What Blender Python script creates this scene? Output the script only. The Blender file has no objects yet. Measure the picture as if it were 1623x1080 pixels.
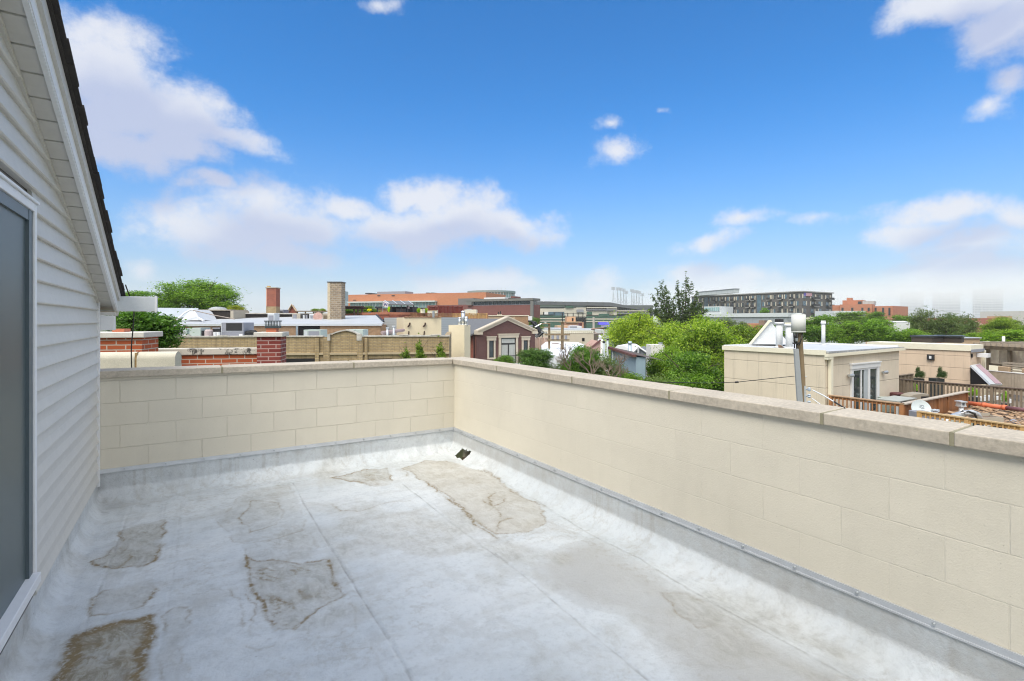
import bpy, bmesh, math, random
import numpy as np
from mathutils import Vector, Matrix
R = math.radians
H = 1.62; F = 817.0; CX = 811.5; HY = 508.0
FW = (.5325, .8464); RT = (.8464, -.5325)
GZ = -9.6
scene = bpy.context.scene
# ---------------------------------------------------------------- camera, sun, exposure
cam = bpy.data.objects.new('camera', bpy.data.cameras.new('camera'))
scene.collection.objects.link(cam); scene.camera = cam
cam.location = (0, 0, H)
cam.rotation_euler = (R(90), 0, -math.atan2(FW[0], FW[1]))
cam.data.sensor_width = 36; cam.data.lens = 36 * F / 1623
cam.data.shift_y = -(540 - HY) / 1623
cam.data.clip_start = .05; cam.data.clip_end = 20000
SUN_EL, SUN_AZ = 54.0, -117.0          # azimuth from +Y, clockwise
sun = bpy.data.objects.new('sun', bpy.data.lights.new('sun', 'SUN'))
scene.collection.objects.link(sun)
sun.data.energy = 2.1; sun.data.angle = R(32); sun.data.color = (1, .92, .79)
a = R(SUN_AZ); e = R(SUN_EL)
sd = Vector((math.sin(a) * math.cos(e), math.cos(a) * math.cos(e), math.sin(e)))
sun.rotation_euler = sd.to_track_quat('Z', 'Y').to_euler(); sun.location = sd * 50
scene.view_settings.view_transform = 'Standard'; scene.view_settings.look = 'None'
scene.view_settings.gamma = 1; scene.view_settings.exposure = .62
scene.cycles.max_bounces = 8; scene.cycles.transparent_max_bounces = 12
scene.cycles.volume_bounces = 1; scene.cycles.volume_step_rate = 8; scene.cycles.filter_width = 1.1

# ---------------------------------------------------------------- node helpers
class NT:
    def __init__(s, nt): s.nt = nt; s.n = nt.nodes; s.l = nt.links
    def new(s, t, **k):
        n = s.n.new(t)
        for a, b in k.items(): setattr(n, a, b)
        return n
    def lk(s, a, b): s.l.new(a, b)
    def put(s, v, inp):
        if hasattr(v, 'is_linked') or isinstance(v, bpy.types.NodeSocket): s.l.new(v, inp)
        else: inp.default_value = v
    def m(s, op, a, b=0.0, c=None, clamp=False):
        n = s.new('ShaderNodeMath', operation=op, use_clamp=clamp)
        s.put(a, n.inputs[0]); s.put(b, n.inputs[1])
        if c is not None: s.put(c, n.inputs[2])
        return n.outputs[0]
    def v(s, op, a, b=(0, 0, 0)):
        n = s.new('ShaderNodeVectorMath', operation=op)
        s.put(a, n.inputs[0]); s.put(b, n.inputs[1])
        return n.outputs['Value'] if op in ('LENGTH', 'DOT_PRODUCT') else n.outputs[0]
    def mix(s, f, a, b, bl='MIX'):
        n = s.new('ShaderNodeMix', data_type='RGBA', blend_type=bl)
        s.put(f, n.inputs[0]); s.put(a, n.inputs[6]); s.put(b, n.inputs[7])
        return n.outputs[2]
    def ss(s, x, lo, hi, a=0.0, b=1.0):
        n = s.new('ShaderNodeMapRange', interpolation_type='SMOOTHSTEP')
        s.put(x, n.inputs[0]); n.inputs[1].default_value = lo; n.inputs[2].default_value = hi
        n.inputs[3].default_value = a; n.inputs[4].default_value = b
        return n.outputs[0]
    def noise(s, vec, scale, detail=4, rough=.55, dist=0.0):
        n = s.new('ShaderNodeTexNoise')
        s.put(vec, n.inputs['Vector']); n.inputs['Scale'].default_value = scale
        n.inputs['Detail'].default_value = detail; n.inputs['Roughness'].default_value = rough
        n.inputs['Distortion'].default_value = dist
        return n.outputs[0]
def c4(c): return (c[0], c[1], c[2], 1)

# ---------------------------------------------------------------- world
w = bpy.data.worlds.new('World'); scene.world = w; w.use_nodes = True
W = NT(w.node_tree); W.n.clear()
sky = W.new('ShaderNodeTexSky', sky_type='NISHITA', sun_disc=False)
sky.sun_elevation = R(SUN_EL); sky.sun_rotation = R(SUN_AZ)
sky.air_density = 1.0; sky.dust_density = .6; sky.ozone_density = 2.6
tc = W.new('ShaderNodeTexCoord'); D_ = tc.outputs['Generated']
sep = W.new('ShaderNodeSeparateXYZ'); W.lk(D_, sep.inputs[0])
az = W.m('ARCTAN2', sep.outputs[0], sep.outputs[1]); el = W.m('ARCSINE', sep.outputs[2])
nz = W.new('ShaderNodeTexNoise'); W.lk(D_, nz.inputs[0]); nz.inputs['Scale'].default_value = 5.5
nz.inputs['Detail'].default_value = 3; nz.inputs['Roughness'].default_value = .5
nsep = W.v('SUBTRACT', nz.outputs['Color'], (.5, .5, .5))
ae = W.new('ShaderNodeCombineXYZ'); W.lk(az, ae.inputs[0]); W.lk(el, ae.inputs[1])
sc = W.new('ShaderNodeVectorMath', operation='SCALE'); W.lk(nsep, sc.inputs[0]); sc.inputs['Scale'].default_value = .10
wp = W.v('ADD', ae.outputs[0], sc.outputs[0]); wp = W.v('MULTIPLY', wp, (1, 1, 0))
YAW = math.atan2(FW[0], FW[1])
def azel(px, py):
    az_ = math.atan((px - CX) / F)
    return YAW + az_, math.atan((HY - py) / F * math.cos(az_))
CL = [(165,125,85,62,1),(205,175,120,62,1),(285,195,85,52,1),(355,225,65,22,.8),(170,225,120,38,.9),(250,235,120,28,.7),
      (415,318,58,34,1),(430,350,95,50,1),(365,378,98,44,1),(330,300,50,16,.5),(450,405,70,22,.8),(500,360,50,35,.6),
      (640,300,45,24,.8),(690,315,50,22,.7),(720,345,80,32,.9),(790,362,65,28,1),(640,362,95,40,.9),(550,330,45,24,.45),
      (985,240,58,32,-.25),(972,190,34,16,-.5),(1052,180,24,12,-.8),(1112,378,66,26,-.1),(1165,348,84,22,-.4),(1290,350,90,20,-.75),
      (1490,335,100,26,.6),(1440,372,85,18,.7),(1540,395,100,40,.7),(1590,350,50,40,.5),(1530,440,130,34,.55),
      (1565,180,66,28,-.1),(1612,130,44,32,-.2),(1500,5,105,34,.9),(1580,45,80,42,.9),(1640,20,90,60,.9),
      (760,448,80,24,.9),(800,470,110,18,.6),(955,458,34,24,.6),(1090,432,46,18,.55),(1130,455,110,20,.45),(222,428,32,20,.7),(610,0,60,20,-.6)]
def field(vec, items):
    out = None
    for (x, y, rx, ry, k) in items:
        rx *= 1.14; ry *= 1.16
        a0, e0 = azel(x, y); a1, _ = azel(x + rx, y); _, e1 = azel(x, y - ry)
        d = W.v('SUBTRACT', vec, (a0, e0, 0))
        d = W.v('MULTIPLY', d, (1 / (a1 - a0), 1 / (e1 - e0), 0))
        f = W.m('SUBTRACT', 1.0, W.v('LENGTH', d)); f = W.m('MULTIPLY_ADD', f, .85, .27)
        if k < 1: f = W.m('SUBTRACT', f, (1 - k) * .42)
        out = f if out is None else W.m('MAXIMUM', out, f)
    return out
fine = W.m('MULTIPLY_ADD', W.m('SUBTRACT', W.noise(D_, 34, 8, .7), .5), .38, W.noise(W.v('MULTIPLY', D_, (1, 1, 1.5)), 7.5, 10, .62))
f1 = W.m('ADD', field(wp, CL), W.m('MULTIPLY', W.m('SUBTRACT', fine, .5), 2.1))
dens = W.ss(f1, -.14, .72)
wp2 = W.v('ADD', wp, (-.01, .045, 0))
f2 = W.m('ADD', field(wp2, [c for c in CL if c[2] >= 60]), W.m('MULTIPLY', W.m('SUBTRACT', fine, .5), .7))
shade = W.ss(f2, -.15, .60)
ccol = W.mix(shade, (5.3, 5.5, 6.1, 1), (3.4, 3.85, 5.3, 1))
# blue tint and pale horizon
skc = W.mix(1.0, sky.outputs[0], (.0, .74, 1.32, 1), 'MULTIPLY')
skc = W.mix(W.ss(el, -.02, .62, .0, 1.0), W.mix(1.0, skc, (1, 1, 1, 1), 'MULTIPLY'), skc)
hz = W.m('POWER', W.m('SUBTRACT', 1.0, W.m('MULTIPLY', W.m('MAXIMUM', el, 0.0), 2.3), clamp=True), 2.5)
skc = W.mix(W.m('MULTIPLY', hz, .95), skc, (3.7, 3.9, 4.2, 1))
cd = W.m('MULTIPLY', dens, W.ss(el, -.02, .16, .55, .97))
skc = W.mix(cd, skc, ccol)
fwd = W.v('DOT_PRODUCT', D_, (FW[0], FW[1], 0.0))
back = W.m('MULTIPLY', W.ss(fwd, .18, .5, 1.0, 0.0), W.ss(W.noise(D_, 2.2, 5, .6), .30, .52, .55, 1.0))  # unseen cloud cover added behind and overhead for bright, neutral fill light
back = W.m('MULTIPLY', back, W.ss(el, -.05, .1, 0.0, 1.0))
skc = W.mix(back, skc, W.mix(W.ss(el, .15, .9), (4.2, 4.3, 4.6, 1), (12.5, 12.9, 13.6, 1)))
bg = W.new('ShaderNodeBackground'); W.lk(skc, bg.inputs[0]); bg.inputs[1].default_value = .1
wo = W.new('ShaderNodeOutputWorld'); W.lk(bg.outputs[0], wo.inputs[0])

# ---------------------------------------------------------------- materials
def basemat(name):
    m = bpy.data.materials.new(name); m.use_nodes = True
    t = NT(m.node_tree); b = t.n['Principled BSDF']
    return m, t, b
def M(name, col, rough=.75, var=.12, scale=1.5, bump=0.0, bscale=60, metal=0.0, streak=0.0, fine=.06):
    m, t, b = basemat(name)
    co = t.new('ShaderNodeTexCoord').outputs['Object']
    n1 = t.noise(co, scale, 5, .6); n2 = t.noise(co, scale * 14, 3)
    v = t.m('ADD', t.m('MULTIPLY', t.m('SUBTRACT', n1, .5), var * 3.2), t.m('MULTIPLY', t.m('SUBTRACT', n2, .5), fine * 2.4))
    if streak:
        st = t.noise(t.v('MULTIPLY', co, (9, 9, .7)), 1.0, 4)
        v = t.m('ADD', v, t.m('MULTIPLY', t.m('SUBTRACT', st, .5), streak * 3))
    v = t.m('ADD', v, 1.0)
    sc_ = t.new('ShaderNodeVectorMath', operation='SCALE'); sc_.inputs[0].default_value = col; t.lk(v, sc_.inputs['Scale'])
    t.lk(sc_.outputs[0], b.inputs['Base Color'])
    b.inputs['Roughness'].default_value = rough; b.inputs['Metallic'].default_value = metal
    if bump:
        bn = t.new('ShaderNodeBump'); bn.inputs['Strength'].default_value = 1; bn.inputs['Distance'].default_value = bump
        t.lk(t.noise(co, bscale, 4, .65), bn.inputs['Height']); t.lk(bn.outputs[0], b.inputs['Normal'])
    return m
def BR(name, c1, c2, cm, bw=.21, bh=.075, ms=.01, off=(0, 0), rough=.85, bump=.004, var=.15, soft=.1, half=.5, stain=0.0, mvar=True):
    m, t, b = basemat(name)
    uv = t.new('ShaderNodeTexCoord').outputs['UV']; co = t.new('ShaderNodeTexCoord').outputs['Object']
    uvo = t.v('ADD', uv, (off[0], off[1], 0))
    if mvar:
        wn = t.new('ShaderNodeTexNoise'); t.lk(co, wn.inputs[0]); wn.inputs['Scale'].default_value = 6; wn.inputs['Detail'].default_value = 5
        ws = t.new('ShaderNodeVectorMath', operation='SCALE'); t.lk(t.v('SUBTRACT', wn.outputs['Color'], (.5, .5, .5)), ws.inputs[0]); ws.inputs['Scale'].default_value = ms * .7
        uvo = t.v('ADD', uvo, ws.outputs[0])
    bt = t.new('ShaderNodeTexBrick'); t.lk(uvo, bt.inputs['Vector']); bt.offset = half
    bt.inputs['Scale'].default_value = 1; bt.inputs['Brick Width'].default_value = bw; bt.inputs['Row Height'].default_value = bh
    bt.inputs['Mortar Size'].default_value = ms; bt.inputs['Mortar Smooth'].default_value = soft; bt.inputs['Bias'].default_value = 0
    bt.inputs['Color1'].default_value = c4(c1); bt.inputs['Color2'].default_value = c4(c2); bt.inputs['Mortar'].default_value = c4(cm)
    v = t.m('ADD', t.m('MULTIPLY', t.m('SUBTRACT', t.noise(co, 1.3, 6, .65), .5), var * 3), 1.0)
    if stain:
        st = t.noise(t.v('MULTIPLY', co, (7, 7, .5)), 1.0, 5, .65)
        v = t.m('MULTIPLY', v, t.ss(st, .42, .68, 1.0, 1 - stain))
    sc_ = t.new('ShaderNodeVectorMath', operation='SCALE'); t.lk(bt.outputs[0], sc_.inputs[0]); t.lk(v, sc_.inputs['Scale'])
    t.lk(sc_.outputs[0], b.inputs['Base Color']); b.inputs['Roughness'].default_value = rough
    bn = t.new('ShaderNodeBump'); bn.inputs['Strength'].default_value = 1; bn.inputs['Distance'].default_value = bump
    h = t.m('SUBTRACT', t.m('MULTIPLY', t.noise(co, 90, 3), .25), bt.outputs['Fac'])
    t.lk(h, bn.inputs['Height']); t.lk(bn.outputs[0], b.inputs['Normal'])
    return m
def GL(name, col, rough=.08, var=.3):
    m, t, b = basemat(name)
    co = t.new('ShaderNodeTexCoord').outputs['Object']
    n = t.m('ADD', t.m('MULTIPLY', t.m('SUBTRACT', t.noise(co, .35, 3), .5), var * 4), 1.0)
    sc_ = t.new('ShaderNodeVectorMath', operation='SCALE'); sc_.inputs[0].default_value = col; t.lk(n, sc_.inputs['Scale'])
    t.lk(sc_.outputs[0], b.inputs['Base Color']); b.inputs['Roughness'].default_value = rough
    b.inputs['Specular IOR Level'].default_value = .8
    return m
def LEAF(name, ca, cb):
    m, t, b = basemat(name)
    at = t.new('ShaderNodeAttribute', attribute_name='tint')
    oi = t.new('ShaderNodeObjectInfo')
    c = t.mix(at.outputs['Fac'], c4(ca), c4(cb))
    c = t.mix(1.0, c, oi.outputs['Color'], 'MULTIPLY')
    t.lk(c, b.inputs['Base Color']); b.inputs['Roughness'].default_value = .55
    tr = t.new('ShaderNodeBsdfTranslucent'); t.lk(t.mix(1.0, c, (1.5, 1.7, .7, 1), 'MULTIPLY'), tr.inputs[0])
    ms = t.new('ShaderNodeMixShader'); ms.inputs[0].default_value = .38
    t.lk(b.outputs[0], ms.inputs[1]); t.lk(tr.outputs[0], ms.inputs[2])
    t.lk(ms.outputs[0], t.n['Material Output'].inputs[0])
    return m

# ---------------------------------------------------------------- mesh builder
COL = scene.collection
def ray(px):
    k = (px - CX) / F
    return (FW[0] + k * RT[0], FW[1] + k * RT[1])
def P(px, py, D):
    r = ray(px); return Vector((r[0] * D, r[1] * D, H + (HY - py) / F * D))
def XY(px, D): r = ray(px); return Vector((r[0] * D, r[1] * D))
def Z(py, D): return H + (HY - py) / F * D
def alongq(C, px): r = ray(px); return Vector((C.x, C.x / r[0] * r[1]))
def alongp(C, px): r = ray(px); return Vector((C.y / r[1] * r[0], C.y))
def flo(px, py, z=0.0):
    D = F * (H - z) / (py - HY); r = ray(px); return (r[0] * D, r[1] * D)

def props(o, label=None, cat=None, group=None, kind=None):
    if label: o['label'] = label
    if cat: o['category'] = cat
    if group: o['group'] = group
    if kind: o['kind'] = kind
    return o
def thing(name, label, cat, loc=(0, 0, 0), group=None):
    o = bpy.data.objects.new(name, None); COL.objects.link(o); o.location = loc
    o.empty_display_size = .2
    return props(o, label, cat, group)
def rootloc(o):
    while o is not None and o.parent: o = o.parent
    return o.location if o is not None else Vector((0, 0, 0))
class MB:
    def __init__(s): s.v = []; s.f = []
    def add(s, vs, fs):
        n = len(s.v); s.v += [tuple(v) for v in vs]; s.f += [tuple(i + n for i in f) for f in fs]; return s
    def box(s, x0, x1, y0, y1, z0, z1):
        return s.add([(x0,y0,z0),(x1,y0,z0),(x1,y1,z0),(x0,y1,z0),(x0,y0,z1),(x1,y0,z1),(x1,y1,z1),(x0,y1,z1)],
                     [(0,3,2,1),(4,5,6,7),(0,1,5,4),(1,2,6,5),(2,3,7,6),(3,0,4,7)])
    def hexa(s, vs):
        return s.add(vs, [(0,3,2,1),(4,5,6,7),(0,1,5,4),(1,2,6,5),(2,3,7,6),(3,0,4,7)])
    def prism(s, pts, ext):      # polygon of 3D points extruded by vector
        n = len(pts); e = Vector(ext); a = [Vector(p) for p in pts]
        return s.add(a + [p + e for p in a], [tuple(range(n))[::-1], tuple(range(n, 2 * n))] + [(i, (i + 1) % n, n + (i + 1) % n, n + i) for i in range(n)])
    def tube(s, pts, r, n=8, caps=True):
        pts = [Vector(p) for p in pts]; rs = r if isinstance(r, (list, tuple)) else [r] * len(pts)
        base = len(s.v); prev = None
        for i, p in enumerate(pts):
            d = (pts[min(i + 1, len(pts) - 1)] - pts[max(i - 1, 0)]).normalized()
            u = d.cross(Vector((0, 0, 1))) if prev is None else prev - d * prev.dot(d)
            if u.length < 1e-4: u = d.cross(Vector((0, 1, 0)))
            u.normalize(); prev = u; v = d.cross(u)
            for k in range(n):
                t = 2 * math.pi * k / n
                s.v.append(tuple(p + (u * math.cos(t) + v * math.sin(t)) * rs[i]))
        for i in range(len(pts) - 1):
            for k in range(n):
                a = base + i * n + k; b = base + i * n + (k + 1) % n
                s.f.append((a, b, b + n, a + n))
        if caps:
            s.f.append(tuple(base + k for k in range(n))[::-1]); s.f.append(tuple(base + (len(pts) - 1) * n + k for k in range(n)))
        return s
    def cyl(s, c, r, z0, z1, n=14, r2=None):
        return s.tube([(c[0], c[1], z0), (c[0], c[1], z1)], [r, r if r2 is None else r2], n)
    def build(s, name, mat, parent=None, smooth=False, label=None, bevel=0.0):
        me = bpy.data.meshes.new(name)
        L = rootloc(parent)
        me.from_pydata([(v[0] - L[0], v[1] - L[1], v[2] - L[2]) for v in s.v], [], s.f)
        bm = bmesh.new(); bm.from_mesh(me)
        bmesh.ops.recalc_face_normals(bm, faces=bm.faces)
        if bevel: bmesh.ops.bevel(bm, geom=list(bm.edges), offset=bevel, segments=2, affect='EDGES', profile=.5)
        uvl = bm.loops.layers.uv.new('UVMap')
        for f in bm.faces:
            n = f.normal
            if abs(n.z) > .9: 
                for lp in f.loops: c = lp.vert.co; lp[uvl].uv = (c.x + L[0], c.y + L[1])
            else:
                t = Vector((0, 0, 1)).cross(n); t.normalize()
                if t.x < -1e-3 or (abs(t.x) < 1e-3 and t.y < 0): t = -t
                for lp in f.loops: c = lp.vert.co; lp[uvl].uv = (t.x * (c.x + L[0]) + t.y * (c.y + L[1]), c.z + L[2])
            f.smooth = smooth
        bm.to_mesh(me); bm.free()
        me.materials.append(mat)
        o = bpy.data.objects.new(name, me); COL.objects.link(o)
        if parent is not None: o.parent = parent
        if label: o['label'] = label
        return o
class Face:
    def __init__(s, A, B):
        s.A = Vector(A[:2]); s.B = Vector(B[:2]); s.t = (s.B - s.A).normalized(); s.n = Vector((-s.t.y, s.t.x)); s.L = (s.B - s.A).length
        if s.n.dot(s.A) < 0: s.n = -s.n
    def uv(s, px, py=508):
        r = Vector(ray(px)); det = s.t.x * (-r.y) + r.x * s.t.y
        # A + u t = D r
        u = (-s.A.x * (-r.y) - r.x * s.A.y) / det
        p = s.A + s.t * u; D = p.x * FW[0] + p.y * FW[1]
        return u, Z(py, D)
    def pt(s, u, d, z): p = s.A + s.t * u + s.n * d; return Vector((p.x, p.y, z))
    def box(s, mb, u0, u1, d0, d1, z0, z1):
        return mb.hexa([s.pt(u0,d0,z0), s.pt(u1,d0,z0), s.pt(u1,d1,z0), s.pt(u0,d1,z0), s.pt(u0,d0,z1), s.pt(u1,d0,z1), s.pt(u1,d1,z1), s.pt(u0,d1,z1)])
    def pb(s, mb, x0, y0, x1, y1, d0, d1):      # box whose front covers these photo pixels on the plane of the face
        u0, _ = s.uv(x0); u1, _ = s.uv(x1); xm = (x0 + x1) / 2
        return s.box(mb, u0, u1, d0, d1, s.uv(xm, y1)[1], s.uv(xm, y0)[1])
    def slab(s, mb, u0, u1, d0, d1, z0, z1): return s.box(mb, u0, u1, d0, d1, z0, z1)
def at(px, D, z=None): p = XY(px, D); return (p.x, p.y, GZ if z is None else z)
def copy_tree(o, parent=None):
    c = o.copy(); COL.objects.link(c); c.parent = parent
    for ch in o.children: copy_tree(ch, c)
    return c
# ---------------------------------------------------------------- material set
wht = M('white_paint', (.72,.73,.74), .45, .03, 2)
sid = M('vinyl_siding', (.56,.55,.515), .5, .03, 1.2, .0006, 120, streak=.015)
sof = M('soffit_vinyl', (.56,.545,.51), .5, .03, 2)
shing = M('asphalt_shingle', (.045,.04,.038), .95, .3, 6, .004, 160)
screen = M('door_screen', (.07,.098,.103), .35, .06, .8, .0003, 500)
metal = M('galvanised_metal', (.50,.53,.55), .35, .1, 4, metal=.85)
lmetal = M('pale_metal', (.62,.65,.67), .4, .08, 4, metal=.35)
alu = M('flashing_aluminium', (.60,.62,.64), .38, .1, 8, metal=.6)
black = M('black_metal', (.025,.025,.027), .5, .2, 4)
rub = M('black_rubber', (.015,.015,.015), .6, .1, 4)
stone = M('coping_limestone', (.45,.40,.325), .9, .16, 3.5, .0014, 220, fine=.30)
mort = M('olive_mortar', (.27,.25,.17), .95, .1, 20, .001, 200)
cream = M('cream_paint', (.72,.66,.52), .85, .06, 1.2, .004, 18, streak=.03)
stucco = M('beige_stucco', (.53,.46,.375), .92, .05, .8, .003, 90, streak=.025)
stucco2 = M('tan_stucco', (.58,.45,.34), .92, .04, .8, .003, 90, streak=.03)
ivory = M('ivory_trim', (.76,.72,.58), .6, .05, 3)
roofw = M('silver_roof_coating', (.42,.44,.46), .6, .12, .7, .003, 20, fine=.12)
roofg = M('grey_roof_membrane', (.48,.50,.52), .7, .14, .5, .003, 20)
tarp = M('grey_tarp', (.52,.54,.56), .6, .08, 1.5, .01, 6)
slate = M('slate_roof', (.13,.135,.145), .85, .15, 4, .004, 60)
concrete = M('pale_concrete', (.60,.58,.53), .9, .12, 4, .002, 90, fine=.15)
stained = M('stained_coping', (.48,.46,.42), .9, .35, 5, .004, 60, fine=.35)
woodr = M('stained_wood', (.37,.165,.065), .7, .18, 5, .002, 60, streak=.15)
woody = M('golden_wood', (.55,.33,.13), .7, .15, 5, .002, 60, streak=.12)
woodg = M('weathered_wood', (.19,.15,.105), .85, .18, 5, .002, 60, streak=.15)
woodt = M('pale_wood', (.42,.36,.29), .85, .15, 5, streak=.1)
redw = M('red_painted_wood', (.20,.04,.03), .8, .18, 2, streak=.15)
bark = M('bark', (.10,.075,.055), .95, .2, 8, .01, 40)
twig = M('bare_twig', (.22,.17,.13), .9, .2, 8)
poleM = M('pole_wood', (.23,.17,.10), .9, .15, 4, .004, 50, streak=.2)
grayp = M('grey_paint', (.25,.26,.30), .6, .06, 2)
sage = M('sage_paint', (.42,.49,.45), .6, .08, 2)
tanm = M('tan_metal', (.40,.36,.29), .6, .1, 3)
terra = M('terracotta', (.52,.17,.09), .75, .12, 6)
maroon = M('maroon_cover', (.10,.03,.03), .8, .2, 4)
beige = M('beige_cloth', (.45,.33,.22), .9, .1, 6)
cont = M('canister_grey', (.60,.61,.59), .9, .04, 5)
dark = M('dark_interior', (.012,.012,.014), .9, .2, 2)
glass = GL('dark_glass', (.03,.045,.05), .05)
glassb = GL('blue_glass', (.07,.13,.17), .1, .35)
glassg = GL('green_glass', (.20,.34,.34), .15, .35)
curt = M('pale_curtain', (.42,.44,.42), .8, .15, 3, streak=.15)
brR = BR('red_brick', (.36,.085,.045), (.30,.065,.035), (.50,.40,.34), .215, .067, .009, bump=.005)
brR1 = BR('clean_red_brick', (.45,.105,.035), (.38,.085,.028), (.52,.42,.34), .30, .09, .011, bump=.005)
brD = BR('old_red_brick', (.30,.07,.05), (.20,.035,.03), (.46,.30,.27), .30, .085, .012, bump=.01, var=.25)
brR2 = BR('warm_red_brick', (.34,.10,.06), (.24,.06,.04), (.30,.15,.11), .22, .075, .012, var=.2)
brY = BR('yellow_brick', (.46,.35,.19), (.36,.26,.13), (.30,.24,.16), .22, .075, .013, var=.16, stain=.25)
brO = BR('orange_brown_brick', (.44,.27,.15), (.32,.19,.10), (.34,.24,.16), .22, .075, .013, var=.16, stain=.1)
brB = BR('brown_brick', (.13,.055,.05), (.10,.045,.042), (.13,.085,.08), .22, .075, .01, var=.1)
brN = BR('plum_brick', (.22,.085,.075), (.18,.07,.065), (.19,.09,.08), .3, .1, .012, var=.08)
brS = BR('rubble_stone', (.34,.26,.17), (.20,.15,.10), (.36,.31,.25), .34, .16, .04, var=.25, bump=.03, soft=.6)
brF = BR('far_orange_brick', (.52,.205,.095), (.47,.175,.08), (.44,.19,.1), 1.2, .4, .03, var=.07)
brF2 = BR('far_red_brick', (.48,.19,.105), (.41,.15,.08), (.42,.24,.16), 1.0, .4, .05, var=.12)
# painted block wall: top course ends under the coping at z = 1.076
def blockmat(name, bw, du, jb=1.25):
    m, t, b = basemat(name)
    uv = t.new('ShaderNodeTexCoord').outputs['UV']; co = t.new('ShaderNodeTexCoord').outputs['Object']
    wn = t.new('ShaderNodeTexNoise'); t.lk(co, wn.inputs[0]); wn.inputs['Scale'].default_value = 14; wn.inputs['Detail'].default_value = 6
    ws = t.new('ShaderNodeVectorMath', operation='SCALE'); t.lk(t.v('SUBTRACT', wn.outputs['Color'], (.5, .5, .5)), ws.inputs[0]); ws.inputs['Scale'].default_value = .009
    uvo = t.v('ADD', t.v('ADD', uv, (du, -.263 + .2032 * 20, 0)), ws.outputs[0])
    bt = t.new('ShaderNodeTexBrick'); t.lk(uvo, bt.inputs['Vector']); bt.offset = .5
    for k, v in (('Scale', 1), ('Brick Width', bw), ('Row Height', .2032), ('Mortar Size', .0036), ('Mortar Smooth', .5), ('Bias', 0)): bt.inputs[k].default_value = v
    bt.inputs['Color1'].default_value = (.65,.605,.50,1); bt.inputs['Color2'].default_value = (.625,.582,.482,1); bt.inputs['Mortar'].default_value = (.625,.582,.482,1)
    n = t.noise(co, 1.1, 6, .65); n2 = t.noise(co, 60, 3)
    v = t.m('ADD', t.m('MULTIPLY', t.m('SUBTRACT', n, .5), .22), 1.0)
    v = t.m('ADD', v, t.m('MULTIPLY', t.m('SUBTRACT', n2, .5), .06))
    pit = t.noise(co, 95, 3, .6); v = t.m('MULTIPLY', v, t.ss(pit, .66, .74, 1.0, .70))
    z = t.new('ShaderNodeSeparateXYZ'); t.lk(co, z.inputs[0])
    g = t.m('MULTIPLY', t.ss(t.noise(t.v('MULTIPLY', co, (5, 5, 1.2)), 1.0, 5, .6), .5, .75), .035)
    v = t.m('SUBTRACT', v, g)
    sc_ = t.new('ShaderNodeVectorMath', operation='SCALE'); t.lk(bt.outputs[0], sc_.inputs[0]); t.lk(v, sc_.inputs['Scale'])
    # a few hairline cracks along the joints
    t.lk(sc_.outputs[0], b.inputs['Base Color']); b.inputs['Roughness'].default_value = .8
    bn = t.new('ShaderNodeBump'); bn.inputs['Strength'].default_value = 1; bn.inputs['Distance'].default_value = .004
    jn = t.ss(t.noise(co, 2.2, 4, .6), .35, .62, jb * .35, jb)
    h = t.m('SUBTRACT', t.m('MULTIPLY', t.noise(co, 110, 4, .7), .5), t.m('MULTIPLY', bt.outputs['Fac'], jn))
    h = t.m('SUBTRACT', h, t.ss(pit, .72, .80, 0.0, .5)); h = t.m('ADD', h, t.m('MULTIPLY', t.noise(co, 5, 3), 1.2))
    t.lk(h, bn.inputs['Height']); t.lk(bn.outputs[0], b.inputs['Normal'])
    return m
block = blockmat('painted_block', .4254, .52 + .4254 * 10); block2 = blockmat('painted_block_right', .4235, .364 + .4235 * 10, .3)
leafA = LEAF('leaves_bright', (.085,.16,.012), (.36,.48,.045))
leafB = LEAF('leaves_dark', (.04,.10,.012), (.15,.27,.035))
leafC = LEAF('leaves_grey', (.075,.11,.035), (.17,.22,.075))

# ---------------------------------------------------------------- ground
g = MB(); g.add([(-5000,-5000,GZ),(5000,-5000,GZ),(5000,5000,GZ),(-5000,5000,GZ)], [(0,1,2,3)])
props(g.build('ground', M('ground_mix', (.10,.125,.06), .95, .3, .05)), kind='structure')

# ---------------------------------------------------------------- the roof terrace
PL, PR, QB = -.685, 2.82, 5.84
QN = -2.5
# numpy noise
rng = np.random.RandomState(3)
def vnoise(x, y, s, seed):
    r = np.random.RandomState(seed).rand(64, 64)
    u = x * s + 100; v = y * s + 100; i = np.floor(u).astype(int); j = np.floor(v).astype(int)
    a = u - i; b = v - j; a = a * a * (3 - 2 * a); b = b * b * (3 - 2 * b)
    g = lambda p, q: r[p % 64, q % 64]
    return (g(i, j) * (1 - a) + g(i + 1, j) * a) * (1 - b) + (g(i, j + 1) * (1 - a) + g(i + 1, j + 1) * a) * b
def fbm(x, y, s, seed, o=4, gain=.5):
    t = 0; A = 1; N = 0
    for k in range(o): t = t + A * vnoise(x, y, s * 2 ** k, seed + k); N += A; A *= gain
    return t / N - .5
def segd(X, Y, pts):
    d = np.full(X.shape, 9.0)
    for (a, b) in zip(pts[:-1], pts[1:]):
        vx, vy = b[0] - a[0], b[1] - a[1]; L = vx * vx + vy * vy + 1e-9
        t = np.clip(((X - a[0]) * vx + (Y - a[1]) * vy) / L, 0, 1)
        d = np.minimum(d, np.hypot(X - a[0] - t * vx, Y - a[1] - t * vy))
    return d
def inside(X, Y, pts):
    c = np.zeros(X.shape, bool); n = len(pts)
    for i in range(n):
        x1, y1 = pts[i]; x2, y2 = pts[(i + 1) % n]
        m = ((y1 > Y) != (y2 > Y)) & (X < (x2 - x1) * (Y - y1) / (y2 - y1 + 1e-12) + x1)
        c ^= m
    return c
def sst(x, a, b): t = np.clip((x - a) / (b - a), 0, 1); return t * t * (3 - 2 * t)
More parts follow.
